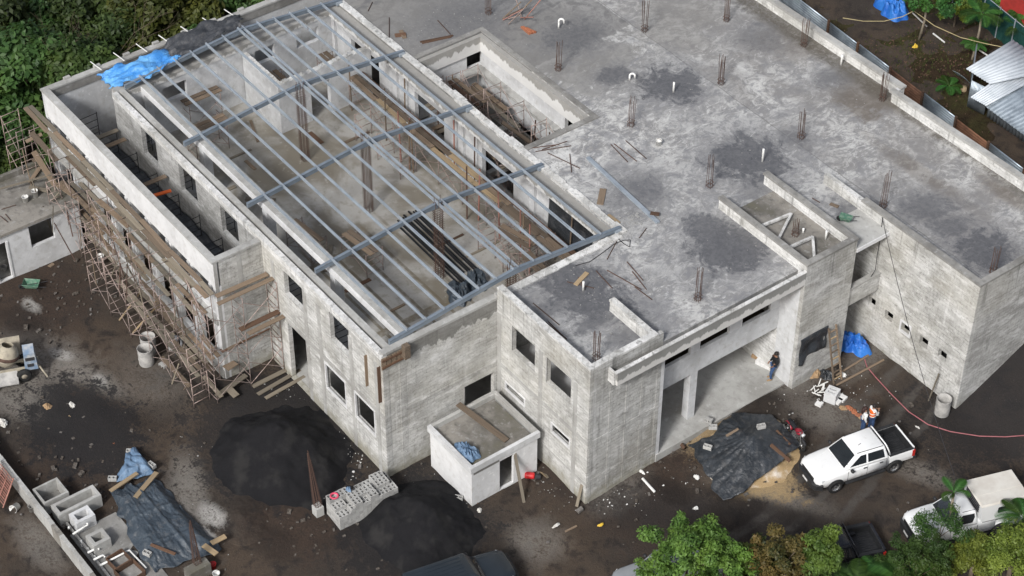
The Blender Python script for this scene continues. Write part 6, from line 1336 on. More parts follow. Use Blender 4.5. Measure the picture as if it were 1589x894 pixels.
def vehicle(name, label, cat, loc, rz, paint, kind='pickup', rim='chrome', trim='plastic_black'):
    t = thing(name, label, cat, loc, rz); fa, ra = 1.62, -1.5
    rear = -1.2 if kind in ('pickup', 'boxed') else -2.45
    b = MB(); b.smooth = True
    loft(b, [(2.56, [(0, .5), (.55, .5), (.66, .55), (.70, .74), (.68, .84), (.64, .9), (.55, .93), (.35, .94), (0, .945)]), (2.44, hull_half(.84, .99)), (2.1, hull_half(.905, 1.05)), (1.6, hull_half(.925, 1.09)), (1.15, hull_half(.93, 1.12)), (0, hull_half(.93, 1.10)), (rear, hull_half(.93, 1.10))])
    b.build('body', paint, t)
    if kind == 'suv':
        rg = [rrect(-2.42, 1.15, .90, .86, .12, 1.09), rrect(-2.40, 1.05, .88, .82, .12, 1.18), rrect(-2.32, .62, .78, .72, .12, 1.74), rrect(-2.2, .5, .70, .64, .1, 1.80)]
        gr = (-2.36, -2.30)
    elif kind == 'boxed':
        rg = [rrect(-.35, 1.2, .88, .84, .1, 1.08), rrect(-.34, 1.14, .86, .80, .1, 1.15), rrect(-.25, .52, .70, .66, .1, 1.70), rrect(-.15, .42, .60, .56, .1, 1.77)]
    else:
        rg = [rrect(-1.2, 1.2, .90, .84, .1, 1.08), rrect(-1.17, 1.14, .87, .80, .1, 1.15), rrect(-1.0, .52, .71, .66, .1, 1.70), rrect(-.9, .42, .62, .57, .1, 1.77)]
    b = MB(); b.smooth = True; stack(b, rg); c_ = b.build('cabin', paint, t)
    zb, zt_ = 1.17, 1.68
    q = MB(); quad(q, [(1.125, .70, zb), (1.125, -.70, zb), (.555, -.58, zt_), (.555, .58, zt_)][::-1], .018); q.build('windscreen', 'glass_dark', t)
    xr = {'pickup': -1.12, 'boxed': -.3, 'suv': -2.36}[kind]
    for s_ in (1, -1):
        def sy(z, x): 
            f = (z-1.15)/(1.70-1.15); return s_*((.80+(.87-.80)*min(1, (1.14-x)/2.3))*(1-f)+(.66+(.05)*min(1, (1.14-x)/2.3))*f)
        spans = {'pickup': [(.86, .30, .02, .02), (-.08, -.08, -.95, -.88)], 'boxed': [(.86, .40, -.2, -.16)], 'suv': [(.80, .45, .02, .02), (-.1, -.1, -1.05, -1.05), (-1.17, -1.17, -2.15, -2.1)]}[kind]
        for a0, a1, b1, b0 in spans:
            zz0, zz1 = 1.20, 1.64; pts = [(a0, sy(zz0, a0), zz0), (a1, sy(zz1, a1), zz1), (b0, sy(zz1, b0), zz1), (b1, sy(zz0, b1), zz0)]
            q = MB(); quad(q, pts if s_ < 0 else pts, .014 if s_ < 0 else -.014); q.build('side_window', 'glass_dark', t)
        for xh in ({'pickup': (.02, -.85), 'boxed': (.0,), 'suv': (.1, -.9)}[kind]): MB().box(xh, xh+.17, s_*.925-.02, s_*.925+.02, .96, 1.0).build('door_handle', 'plastic_black' if kind == 'pickup' else paint, t)
        for xd in ({'pickup': (1.0, -.02, -1.05), 'boxed': (1.0, -.3), 'suv': (1.0, .0, -1.05)}[kind]): MB().box(xd-.006, xd+.006, s_*.925-.012, s_*.925+.006, .5, 1.08).build('door_seam', 'cable_dark', t)
        b = MB(); b.smooth = True; b.lathe([(.001, -.10), (.07, -.08), (.085, 0), (.07, .08), (.001, .10)], 10, (.86, s_*1.02, 1.16), (0, 1, 0)); b.build('mirror', trim if kind != 'boxed' else 'plastic_black', t)
        MB().box(.55, .9, 0, 0.001, 0, .001) if 0 else None
        b = MB(); b.bar((1.1, s_*.94, .40), (-1.0, s_*.94, .40), .16, .05); b.build('side_step', trim, t)
        b = MB(); b.hexa([(2.34, s_*.60, .80), (2.56, s_*.52, .80), (2.56, s_*.52, .93), (2.36, s_*.62, .96), (2.30, s_*.88, .80), (2.36, s_*.80, .80), (2.36, s_*.82, .93), (2.22, s_*.90, .96)]); b.build('headlight', 'lamp_clear', t)
        arch(t, fa, s_*.925, .46); arch(t, ra, s_*.925, .46)
        for xx in (fa, ra): wheel_at(t, xx, s_*.87, .38, .25, rim)
        b = MB(); tube_pts = [(.45, s_*.60, 1.765), (-.88, s_*.645, 1.765)]; b.tube(tube_pts, .018, 5) if kind == 'pickup' else b.bar((.4, s_*.6, 1.76), (-.2, s_*.6, 1.76), .02, .02); b.build('roof_rail' if kind != 'boxed' else 'roof_gutter', 'cable_dark', t)
    b = MB(); b.smooth = False; loft(b, [(2.70, [(0, .36), (.5, .36), (.56, .4), (.58, .66), (.5, .70), (0, .71)]), (2.60, [(0, .34), (.72, .34), (.78, .4), (.80, .68), (.7, .72), (0, .73)]), (2.30, [(0, .34), (.9, .34), (.945, .4), (.945, .70), (.9, .74), (0, .75)])]); b.build('front_bumper', trim if kind != 'boxed' else 'plastic_black', t)
    MB().box(2.55, 2.60, -.5, .5, .72, .92).build('grille', 'plastic_black', t); MB().box(2.695, 2.71, -.2, .2, .46, .58).build('number_plate', 'cloth_white', t)
    q = MB(); q.bar((2.4, .5, 1.022), (1.25, .62, 1.145), .012, .012); q.build('bonnet_crease', paint, t); q = MB(); q.bar((2.4, -.5, 1.022), (1.25, -.62, 1.145), .012, .012); q.build('bonnet_crease', paint, t)
    for s_ in (-.35, .25): q = MB(); q.bar((1.14, s_, 1.19), (.95, s_+.45, 1.33), .02, .02); q.build('wiper', 'cable_dark', t)
    if kind == 'pickup':
        o_ = [(.80, .42), (.91, .55), (.935, .76), (.925, 1.0), (.90, 1.12), (.80, 1.13), (.77, 1.10), (.75, .74)]
        ring = o_+[(-y, z) for y, z in o_[::-1]]
        b = MB(); i0 = 0; n = len(ring)
        for x in (-1.203, -2.50): b.v += [(x, y, z) for y, z in ring]
        for k in range(n): b.face(k, (k+1) % n, n+(k+1) % n, n+k)
        b.face(*range(n)); b.face(*range(2*n-1, n-1, -1)); b.build('bed', paint, t)
        MB().box(-2.60, -2.503, -.80, .80, .50, 1.13).build('tailgate', paint, t); MB().box(-2.72, -2.55, -.88, .88, .42, .56).build('rear_bumper', trim, t)
        b = MB(); b.box(-2.498, -1.25, -.745, .745, .745, .76); b.build('bed_floor', 'plastic_black', t)
        for k in range(11): y = -.62+k*.124; MB().box(-2.45, -1.3, y-.03, y+.03, .761, .785).build('bed_rib', 'plastic_black', t)
        for s_ in (1, -1):
            MB().box(-2.5, -1.21, s_*.835-.09, s_*.835+.075, 1.131, 1.150).build('bed_rail', 'plastic_black', t); MB().box(-2.498, -1.25, s_*.742-.012, s_*.742+.012, .76, 1.128).build('bed_liner', 'plastic_black', t)
            MB().box(-1.75, -1.3, s_*.64-.09, s_*.64+.09, .762, .95).build('wheel_box', 'plastic_black', t)
            MB().box(-2.56, -2.42, s_*.90-.05, s_*.90+.05, .72, 1.08).build('tail_light', 'lamp_red', t)
        MB().box(-1.26, -1.215, -.74, .74, .76, 1.15).build('bed_front', 'plastic_black', t); MB().box(-2.502, -2.46, -.74, .74, .76, 1.14).build('bed_liner', 'plastic_black', t)
        b = MB(); b.smooth = True; b.tube([(-1.28, .80, 1.13), (-1.2, .76, 1.4), (-1.06, .68, 1.74), (-1.04, .55, 1.80), (-1.04, -.55, 1.80), (-1.06, -.68, 1.74), (-1.2, -.76, 1.4), (-1.28, -.80, 1.13)], .035, 6); b.build('roll_bar', paint, t)
        q = MB(); quad(q, [(-1.16, .66, 1.22), (-1.02, .6, 1.62), (-1.02, -.6, 1.62), (-1.16, -.66, 1.22)], .014); q.build('rear_window', 'glass_dark', t)
        b = MB(); b.tube([(.15, .18, 1.78), (.02, .18, 1.86)], .012, 5); b.build('aerial', 'cable_dark', t)
    if kind == 'boxed':
        MB().box(-2.65, -1.2, -.9, .9, .5, .76).build('tray', paint, t)
        b = MB(); b.hexa([(-2.66, -.84, .76), (-.5, -.84, .76), (-.5, .84, .76), (-2.66, .84, .76), (-2.68, -.82, 2.05), (-.42, -.82, 2.05), (-.42, .82, 2.05), (-2.68, .82, 2.05)]); b.build('service_box', 'paint_white', t)
        b = MB(); b.smooth = False; b.hexa([(-2.74, -.87, 2.052), (-.36, -.87, 2.052), (-.36, .87, 2.052), (-2.74, .87, 2.052), (-2.68, -.80, 2.13), (-.42, -.80, 2.13), (-.42, .80, 2.13), (-2.68, .80, 2.13)]); b.build('box_roof', 'paint_offwhite', t)
        MB().box(-2.7, -.4, .18, .20, 2.125, 2.14).build('roof_seam', 'paint_offwhite', t)
        for k in range(4): MB().box(-.42, -.395, -.6, .6, 1.5+k*.13, 1.57+k*.13).build('vent_slat', 'cable_dark', t)
        for s_ in (1, -1):
            b = MB(); pts = rrect(-1.95, -1.25, .17, .17, .07, 0); pts = [(x, s_*.86, 1.62+y) for x, y, z in pts]; i0 = 0; b.v = pts+[(x, y-s_*.03, z) for x, y, z in pts]; n = len(pts); b.face(*range(n)); b.face(*range(2*n-1, n-1, -1))
            for k in range(n): b.face(k, (k+1) % n, n+(k+1) % n, n+k)
            b.build('box_window', 'glass_dark', t); MB().box(-2.6, -.55, s_*.85-.012, s_*.85+.02, 1.02, 1.08).build('side_rail', 'chrome', t)
    if kind == 'suv':
        q = MB(); quad(q, [(xr, .66, 1.25), (xr+.06, .62, 1.64), (xr+.06, -.62, 1.64), (xr, -.66, 1.25)], .014); q.build('rear_window', 'glass_dark', t)
        for k in range(6): y = -.5+k*.2; MB().box(-2.05, .3, y-.02, y+.02, 1.80, 1.812).build('roof_groove', 'paint_slate', t)
        for s_ in (1, -1): MB().box(-2.47, -2.4, s_*.82-.07, s_*.82+.07, .8, 1.1).build('tail_light', 'lamp_red', t); MB().box(1.05, 1.12, s_*.3-.18, s_*.3+.18, 1.135, 1.15).build('bonnet_vent', 'cable_dark', t)
        MB().box(-2.6, -2.44, -.85, .85, .42, .66).build('rear_bumper', trim, t)
    return t
def heading(fx, fy): return math.atan2(fy, fx)
def gpos(x, y): return (x, y, gz(x, y)+.02)
v1 = vehicle('pickup_truck', 'white double cab pickup with empty black bed parked in the yard', 'pickup', gpos(6.22, 11.02), heading(-.225, -.97), 'paint_white')
v2 = vehicle('service_truck', 'white pickup carrying a tall beige roofed service box, half behind leaves', 'truck', gpos(11.72, 12.2), heading(-.33, -.944), 'paint_white', kind='boxed'); v2.scale = (1.0, 1.0, 1.03)
v3 = vehicle('pickup_truck', 'black pickup seen from behind between the trees, only its empty bed clear', 'pickup', gpos(9.45, 5.95), heading(-.35, -.937), 'paint_black')
v4 = vehicle('off_road_car', 'dark slate off-road car with ridged roof at the bottom edge', 'car', gpos(.9, -7.9), heading(.2, .98), 'paint_slate', kind='suv')
q = P(953, 886, .9)
v5 = vehicle('parked_car', 'silver grey car mostly hidden by the tree at the bottom edge', 'car', gpos(q.x+1.55, q.y+2.0), heading(-.3, -.95), 'paint_silver', kind='suv')

# ------------------------------------------------------------------ motorcycle
mc = thing('motorcycle', 'dark motorcycle with red fairing parked beside the covered sand heap', 'motorcycle', gpos(3.2, 9.95), heading(.97, -.22))
for x in (.66, -.62):
    b = MB(); b.smooth = True; b.lathe([(.22, -.05), (.27, -.055), (.31, 0), (.27, .055), (.22, .05), (.22, -.05)], 22, (x, 0, .31), (0, 1, 0)); w_ = b.build('wheel', 'rubber', mc)
    b = MB(); b.smooth = True; b.lathe([(.001, -.04), (.06, -.04), (.06, .04), (.001, .04)], 10, (x, 0, .31), (0, 1, 0)); b.build('hub', 'chrome', w_)
    for k in range(6): a = k*math.pi/3; rod((x+.05*math.cos(a), 0, .31+.05*math.sin(a)), (x+.24*math.cos(a), 0, .31+.24*math.sin(a)), .012, 'chrome', 'spoke', w_)
b = MB(); b.smooth = True; b.tube([(.5, 0, .85), (.1, 0, .55), (-.1, 0, .38), (-.62, 0, .31)], .035, 6); b.tube([(.45, 0, .82), (-.1, 0, .72), (-.75, 0, .78)], .03, 6); b.build('frame', 'cable_dark', mc)
for s_ in (-.07, .07): rod((.66, s_, .31), (.44, s_, .98), .028, 'chrome', 'fork', mc); rod((-.62, s_*1.4, .31), (-.45, s_*1.4, .7), .025, 'chrome', 'shock_absorber', mc)
b = MB(); b.smooth = True; b.lathe([(.001, -.26), (.09, -.22), (.15, -.05), (.16, .1), (.1, .25), (.001, .28)], 14, (.2, 0, .82), (1, 0, .25)); b.build('fuel_tank', 'moto_red', mc)
b = MB(); b.smooth = True; b.lathe([(.001, -.36), (.09, -.3), (.12, 0), (.1, .28), (.001, .33)], 12, (-.35, 0, .8), (1, 0, -.05)); b.build('seat', 'cloth_black', mc)
b = MB(); b.box(-.12, .25, -.12, .12, .3, .6); b.build('engine', 'chrome', mc); b = MB(); b.smooth = True; b.tube([(.1, -.14, .35), (-.3, -.17, .3), (-.8, -.18, .42)], [.03, .04, .055], 8); b.build('exhaust', 'chrome', mc)
b = MB(); b.tube([(.38, .36, 1.05), (.44, .2, 1.02), (.44, -.2, 1.02), (.38, -.36, 1.05)], .016, 5); b.build('handlebar', 'cable_dark', mc)
b = MB(); b.smooth = True; b.lathe([(.001, -.06), (.09, -.04), (.1, .05), (.001, .07)], 12, (.58, 0, .9), (1, 0, 0)); b.build('headlight', 'lamp_clear', mc)
b = MB(); b.smooth = True; b.sheet(lambda u, v: (-.62+.36*math.cos(math.radians(30+110*u)), -.07+.14*v, .31+.36*math.sin(math.radians(30+110*u))), 10, 2); solidify(b.build('rear_mudguard', 'moto_red', mc))
b = MB(); b.smooth = True; b.sheet(lambda u, v: (.66+.36*math.cos(math.radians(40+100*u)), -.06+.12*v, .31+.36*math.sin(math.radians(40+100*u))), 10, 2); solidify(b.build('front_mudguard', 'cable_dark', mc))
rod((-.1, .1, .3), (-.15, .35, .0), .018, 'cable_dark', 'kickstand', mc); mc.rotation_euler.x = -.12

# ------------------------------------------------------------------ people
def skin_obj(name, verts, edges, mat, parent, sub=2):
    me = bpy.data.meshes.new(name); me.from_pydata([v[:3] for v in verts], edges, []); me.materials.append(M[mat])
    o = bpy.data.objects.new(name, me); C.objects.link(o)
    if parent is not None: o.parent = parent
    md = o.modifiers.new('skin', 'SKIN'); md.use_smooth_shade = True
    if not me.skin_vertices: me.attributes  # layer is made by the modifier
    sv = me.skin_vertices[0].data
    for i, v in enumerate(verts): sv[i].radius = (v[3], v[4] if len(v) > 4 else v[3]); sv[i].use_root = (i == 0)
    s_ = o.modifiers.new('smooth', 'SUBSURF'); s_.levels = sub; s_.render_levels = sub
    return o
BASE = dict(pelvis=(0, 0, .93), spine=(0, 0, 1.10), chest=(0, 0, 1.30), neck=(.0, 0, 1.47), jaw=(.03, 0, 1.54), head=(.02, 0, 1.63),
            hip_l=(0, .10, .88), knee_l=(.02, .11, .49), ank_l=(0, .11, .09), toe_l=(.15, .13, .04), hip_r=(0, -.10, .88), knee_r=(.02, -.11, .49), ank_r=(0, -.11, .09), toe_r=(.15, -.13, .04),
            sh_l=(0, .19, 1.40), el_l=(-.02, .25, 1.13), wr_l=(.07, .25, .89), sh_r=(0, -.19, 1.40), el_r=(-.02, -.25, 1.13), wr_r=(.07, -.25, .89))
def person(label, loc, rz, pose, top, legs, hair, shoes='cable_dark', sleeves=None, vest=None, hair_long=False, cat='person', sc=1.0):
    J = {k: Vector(v) for k, v in BASE.items()}; J.update({k: Vector(v) for k, v in pose.items()})
    t = thing('person', label, cat, loc, rz); t.scale = (sc, sc, sc)
    names, verts, edges = [], [], []
    def add(n, p, r, r2=None):
        names.append(n); verts.append((p.x, p.y, p.z, r, r2 or r)); return len(verts)-1
    R = dict(pelvis=.115, spine=.105, chest=.125, neck=.052, jaw=.062, head=.088, hip_l=.085, knee_l=.055, ank_l=.038, toe_l=.03, hip_r=.085, knee_r=.055, ank_r=.038, toe_r=.03, sh_l=.058, el_l=.042, wr_l=.028, sh_r=.058, el_r=.042, wr_r=.028)
    ix = {k: add(k, J[k], R[k]) for k in J}
    E = [('pelvis', 'spine'), ('spine', 'chest'), ('chest', 'neck'), ('neck', 'jaw'), ('jaw', 'head')]
    for s_ in 'lr': E += [('pelvis', 'hip_'+s_), ('hip_'+s_, 'knee_'+s_), ('knee_'+s_, 'ank_'+s_), ('ank_'+s_, 'toe_'+s_), ('chest', 'sh_'+s_), ('sh_'+s_, 'el_'+s_), ('el_'+s_, 'wr_'+s_)]
    edges = [(ix[a], ix[b]) for a, b in E]
    fwd = (J['head']-J['neck']); nose = J['jaw']+Vector((.085, 0, .045)); top_ = J['head']+Vector((-.01, 0, .05)); edges.append((ix['head'], add('crown', top_, .075)))
    for s_ in 'lr':
        d = (J['wr_'+s_]-J['el_'+s_]).normalized(); sg = 1 if s_ == 'l' else -1; side = Vector((1, 0, 0))-d*d.x
        side.normalize(); nrm = d.cross(side)
        palm = add('palm', J['wr_'+s_]+d*.07, .032, .018); edges.append((ix['wr_'+s_], palm))
        for k, (of, L) in enumerate(((.030, .075), (.010, .085), (-.010, .08), (-.030, .062))):
            p0 = J['wr_'+s_]+d*.10+side*of; a = add('f', p0, .009); p1 = p0+d*L*.55+nrm*.012*sg; b_ = add('f', p1, .008); p2 = p1+d*L*.4+nrm*.03*sg; c_ = add('f', p2, .007); edges += [(palm, a), (a, b_), (b_, c_)]
        p0 = J['wr_'+s_]+d*.05+side*.042; a = add('th', p0, .011); b_ = add('th', p0+d*.03+side*.02+nrm*.01, .009); edges += [(palm, a), (a, b_)]
    skin_obj('body', verts, edges, 'skin', t, 1)
    def sub(nm, keys, rad, mat, ed):
        vs = [(J[k].x, J[k].y, J[k].z, r) for k, r in zip(keys, rad)]; im = {k: i for i, k in enumerate(keys)}
        return skin_obj(nm, vs, [(im[a], im[b]) for a, b in ed], mat, t, 2)
    J['cuff_l'] = J['wr_l'].lerp(J['el_l'], .12); J['cuff_r'] = J['wr_r'].lerp(J['el_r'], .12); J['hem'] = J['pelvis'].lerp(J['spine'], -.1); J['col'] = J['chest'].lerp(J['neck'], .75)
    sub('trousers', ['pelvis', 'hip_l', 'knee_l', 'ank_l', 'hip_r', 'knee_r', 'ank_r'], [.135, .105, .078, .062, .105, .078, .062], legs, [('pelvis', 'hip_l'), ('hip_l', 'knee_l'), ('knee_l', 'ank_l'), ('pelvis', 'hip_r'), ('hip_r', 'knee_r'), ('knee_r', 'ank_r')])
    sub('jacket' if vest is None else 'shirt', ['spine', 'chest', 'col', 'hem', 'sh_l', 'el_l', 'cuff_l', 'sh_r', 'el_r', 'cuff_r'], [.135, .155, .085, .145, .082, .064, .05, .082, .064, .05], top, [('spine', 'chest'), ('chest', 'col'), ('spine', 'hem'), ('chest', 'sh_l'), ('sh_l', 'el_l'), ('el_l', 'cuff_l'), ('chest', 'sh_r'), ('sh_r', 'el_r'), ('el_r', 'cuff_r')])
    if vest:
        v_ = sub('hi_vis_vest', ['spine', 'chest', 'col', 'hem', 'sh_l', 'sh_r'], [.155, .175, .09, .165, .09, .09], vest, [('spine', 'chest'), ('chest', 'col'), ('spine', 'hem'), ('chest', 'sh_l'), ('chest', 'sh_r')])
        ax = (J['chest']-J['pelvis']).normalized()
        for f in (.25, .7): b = MB(); b.smooth = True; c_ = J['pelvis'].lerp(J['chest'], f); b.lathe([(.165, -.025), (.182, 0), (.165, .025)], 18, c_, ax); b.build('reflective_band', 'hivis_tape', v_)
    b = MB(); b.smooth = True; hd = J['head']
    b.lathe([(.094, -.045), (.112, .0), (.108, .05), (.085, .095), (.045, .125), (.001, .133)], 16, hd+Vector((-.018, 0, 0)), (-.25, 0, 1)); hr = b.build('hair', hair, t)
    if hair_long: b = MB(); b.smooth = True; b.tube([hd+Vector((-.08, 0, .05)), hd+Vector((-.12, 0, -.08)), hd+Vector((-.12, 0, -.25)), hd+Vector((-.10, 0, -.36))], [.085, .105, .09, .04], 10); b.build('long_hair', hair, t)
    for s_ in (-1, 1):
        b = MB(); b.smooth = True; b.lathe([(.001, -.012), (.012, 0), (.001, .012)], 8, hd+Vector((.082, s_*.034, -.01)), (1, 0, 0)); b.build('eye', 'cable_dark', t)
        b = MB(); b.smooth = True; b.lathe([(.001, -.03), (.02, 0), (.001, .03)], 8, hd+Vector((.0, s_*.095, -.02)), (0, 0, 1)); b.build('ear', 'skin', t)
    b = MB(); b.smooth = True; b.lathe([(.001, .03), (.012, .005), (.016, -.015), (.001, -.025)], 8, hd+Vector((.098, 0, -.035)), (.2, 0, 1)); b.build('nose', 'skin', t)
    MB().obox(hd+Vector((.085, 0, -.075)), (.006, 0, 0), (0, .024, 0), (0, 0, .006)).build('mouth', 'red_wall', t)
    for s_ in 'lr':
        a, c_ = J['ank_'+s_], J['toe_'+s_]; b = MB(); b.smooth = True; d = (c_-a); d.z = 0; d.normalize()
        b.tube([Vector((a.x, a.y, a.z-.045))-d*.07, Vector((a.x, a.y, a.z-.03)), Vector((c_.x, c_.y, c_.z+.01)), Vector((c_.x, c_.y, c_.z))+d*.06], [.035, .052, .045, .02], 8); b.build('shoe', shoes, t)
    return t
person('man in black jacket and jeans leaning against the white pier on the porch', (-.55, 12.02, .62), math.radians(-112), dict(pelvis=(-.02, 0, .93), spine=(-.05, 0, 1.1), chest=(-.08, 0, 1.3), neck=(-.08, 0, 1.47), jaw=(-.04, 0, 1.53), head=(-.05, 0, 1.62), knee_l=(.16, .12, .5), ank_l=(.12, .12, .09), toe_l=(.27, .13, .04), ank_r=(.02, -.1, .09), toe_r=(.17, -.12, .04), sh_l=(-.08, .19, 1.4), sh_r=(-.08, -.19, 1.4), el_l=(-.05, .26, 1.12), wr_l=(.13, .2, 1.0), el_r=(-.02, -.26, 1.12), wr_r=(.14, -.18, 1.02)), 'cloth_black', 'cloth_jeans', 'hair_dark', 'cardboard')
person('person in orange vest and white sleeves standing behind the white pickup', gpos(4.85, 13.35), math.radians(80), dict(el_l=(.08, .26, 1.16), wr_l=(.24, .14, 1.2), el_r=(.1, -.24, 1.16), wr_r=(.26, -.08, 1.22), jaw=(.05, 0, 1.52), head=(.06, 0, 1.60)), 'cloth_white', 'cloth_jeans', 'hair_dark', vest='cloth_orange')
q = P(1343, 636, 2.12); person('person with long brown hair and jeans close behind the orange vest', gpos(q.x, q.y), math.radians(60), dict(el_l=(.06, .26, 1.15), wr_l=(.2, .2, 1.0)), 'cloth_white', 'cloth_jeans', 'hair_brown', hair_long=True, sc=.97)
person('worker in grey shirt and cap stooping under the white scaffold', (-19.85, -10.0, .1), math.radians(-20), dict(pelvis=(-.2, 0, .9), spine=(-.06, 0, 1.06), chest=(.12, 0, 1.16), neck=(.27, 0, 1.22), jaw=(.33, 0, 1.2), head=(.38, 0, 1.25), hip_l=(-.2, .1, .86), hip_r=(-.2, -.1, .86), knee_l=(-.02, .12, .5), knee_r=(.02, -.12, .5), sh_l=(.16, .2, 1.2), sh_r=(.16, -.2, 1.2), el_l=(.28, .24, .95), wr_l=(.42, .16, .76), el_r=(.3, -.24, .95), wr_r=(.45, -.14, .78)), 'cloth_grey', 'cloth_black', 'cloth_grey')
# ------------------------------------------------------------------ vegetation
def leaf_mesh(name, clumps, n, size, mat, seed, droop=0.0, elong=2.0, flat=.5):
    """clumps: rows (x, y, z, radius); n leaves of given length spread through them"""
    rg = np.random.default_rng(seed); cl = np.array(clumps, float)
    wgt = cl[:, 3]**2; idx = rg.choice(len(cl), n, p=wgt/wgt.sum())
    d = rg.normal(size=(n, 3)); d /= np.linalg.norm(d, axis=1)[:, None]; r = rg.random(n)**(1/2.4)
    pos = cl[idx, :3]+d*(cl[idx, 3]*r)[:, None]*np.array([1, 1, .75])
    nr = d*.55+rg.normal(size=(n, 3))*.45+np.array([0, 0, flat]); nr /= np.linalg.norm(nr, axis=1)[:, None]
    tg = rg.normal(size=(n, 3))+d*.8-np.array([0, 0, droop]); tg -= nr*(tg*nr).sum(1)[:, None]; tg /= np.linalg.norm(tg, axis=1)[:, None]
    bt = np.cross(nr, tg); L = size*(.65+.7*rg.random(n))[:, None]; Wd = L/elong
    v = np.stack([pos-tg*L*.5, pos+bt*Wd*.5+tg*L*.05, pos+tg*L*.5, pos-bt*Wd*.5+tg*L*.05], 1).reshape(-1, 3)
    ctone = rg.random(len(cl)); tone = np.clip(ctone[idx]*.6+rg.random(n)*.5-.05, 0, 1)
    me = bpy.data.meshes.new(name); me.vertices.add(4*n); me.vertices.foreach_set('co', v.ravel().astype(np.float32))
    me.loops.add(4*n); me.loops.foreach_set('vertex_index', np.arange(4*n, dtype=np.int32)); me.polygons.add(n); me.polygons.foreach_set('loop_start', np.arange(0, 4*n, 4, dtype=np.int32))
    me.update(calc_edges=True); at = me.attributes.new('leaf_tone', 'FLOAT', 'POINT'); at.data.foreach_set('value', np.repeat(tone, 4).astype(np.float32)); me.materials.append(M[mat]); me.validate(); return me
def trunk_mesh(name, h, r, limbs, seed, mat='bark'):
    rr = random.Random(seed); b = MB(); b.smooth = True
    pts = [(0, 0, -.3), (.1*rr.uniform(-1, 1), .1*rr.uniform(-1, 1), h*.3), (.25*rr.uniform(-1, 1), .25*rr.uniform(-1, 1), h*.65), (.3*rr.uniform(-1, 1), .3*rr.uniform(-1, 1), h)]
    b.tube(pts, [r, r*.75, r*.5, r*.2], 8)
    for x, y, z, rad in limbs:
        s_ = Vector(pts[1]).lerp(Vector(pts[3]), rr.uniform(.1, .7)); e = Vector((x, y, z)); m_ = s_.lerp(e, .5)+Vector((0, 0, .1*rad)); b.tube([s_, m_, e], [r*.4, r*.25, r*.08], 5)
    return b.mesh(name, mat)
def clumps_ell(seed, rx, ry, rz_, n, zc, rmin, rmax, low=-.35):
    rr = random.Random(seed); out = []
    while len(out) < n:
        a = Vector((rr.gauss(0, 1), rr.gauss(0, 1), rr.gauss(0, 1))).normalized(); k = rr.uniform(.45, 1.0)
        if a.z < low: continue
        out.append((a.x*rx*k, a.y*ry*k, zc+a.z*rz_*k, rr.uniform(rmin, rmax)))
    return out
TREES = {}
def tree(key, name, label, loc, rz, sc, group, spec):
    if key not in TREES:
        cl = clumps_ell(spec['seed'], *spec['r'], spec['n'], spec['zc'], *spec['cr'])
        TREES[key] = (leaf_mesh('crown', cl, spec['leaves'], spec['size'], spec['mat'], spec['seed'], spec.get('droop', .2), spec.get('elong', 2.0), spec.get('flat', .5)), trunk_mesh('trunk', spec['zc'], spec.get('tr', .18), cl[:7], spec['seed'], spec.get('bark', 'bark')))
    t = thing(name, label, 'tree', loc, rz, group); t.scale = (sc, sc, sc*spec.get('sz', 1)); link('crown', TREES[key][0], t); link('trunk', TREES[key][1], t); return t
FS = [dict(seed=201+i, r=(2.6, 2.6, 2.2), n=26, zc=5.2, cr=(.55, 1.15), leaves=9500, size=.37, mat='leaf_forest' if i != 2 else 'leaf_yellowish', droop=.4, tr=.2) for i in range(4)]
spots = []
rr = random.Random(77)
for ix_ in range(8):
    for iy in range(12):
        x = -37.8-ix_*3.3+rr.uniform(-.9, .9); y = -27+iy*3.5+(1.7 if ix_ % 2 else 0)+rr.uniform(-.9, .9)
        d = RC @ (np.array([x, y, 3.5])-CAM); px, py_ = CX+FPX*d[0]/d[2], CY+FPX*d[1]/d[2]
        if -110 < px < 470 and -95 < py_ < 330 and not (x > -36 and y > -9.5): spots.append((px, x, y, py_))
for x, y in ((-37.2, -11.6), (-36.6, -15.0), (-36.5, -18.2), (-37.0, 1.5), (-37.0, 5.5)): d = RC @ (np.array([x, y, 3.5])-CAM); spots.append((CX+FPX*d[0]/d[2], x, y, 0))
spots.sort()
kinds = ['dark green broadleaf tree', 'deep green bushy tree', 'yellowish green tree', 'dense shady tree']
for i, (px, x, y, _) in enumerate(spots):
    k = rr.choice([0, 1, 3, 0, 1, 3, 2]); s_ = rr.uniform(.85, 1.2)*(.8 if x > -38.5 else 1)
    tree(('f', k), 'broadleaf_tree', '%s in the forest beyond the building, %s from the left' % (kinds[k], nth(i+1)), (x, y, gz(x, y)-.2+(0 if x < -38.5 else -.9)), rr.uniform(0, 6.28), s_, 'trees of the forest behind the building', FS[k])
b = MB().box(-90, -36.2, -60, 40, -2.62, -2.4); b.build('forest_ground', 'forest_floor', kind='structure')
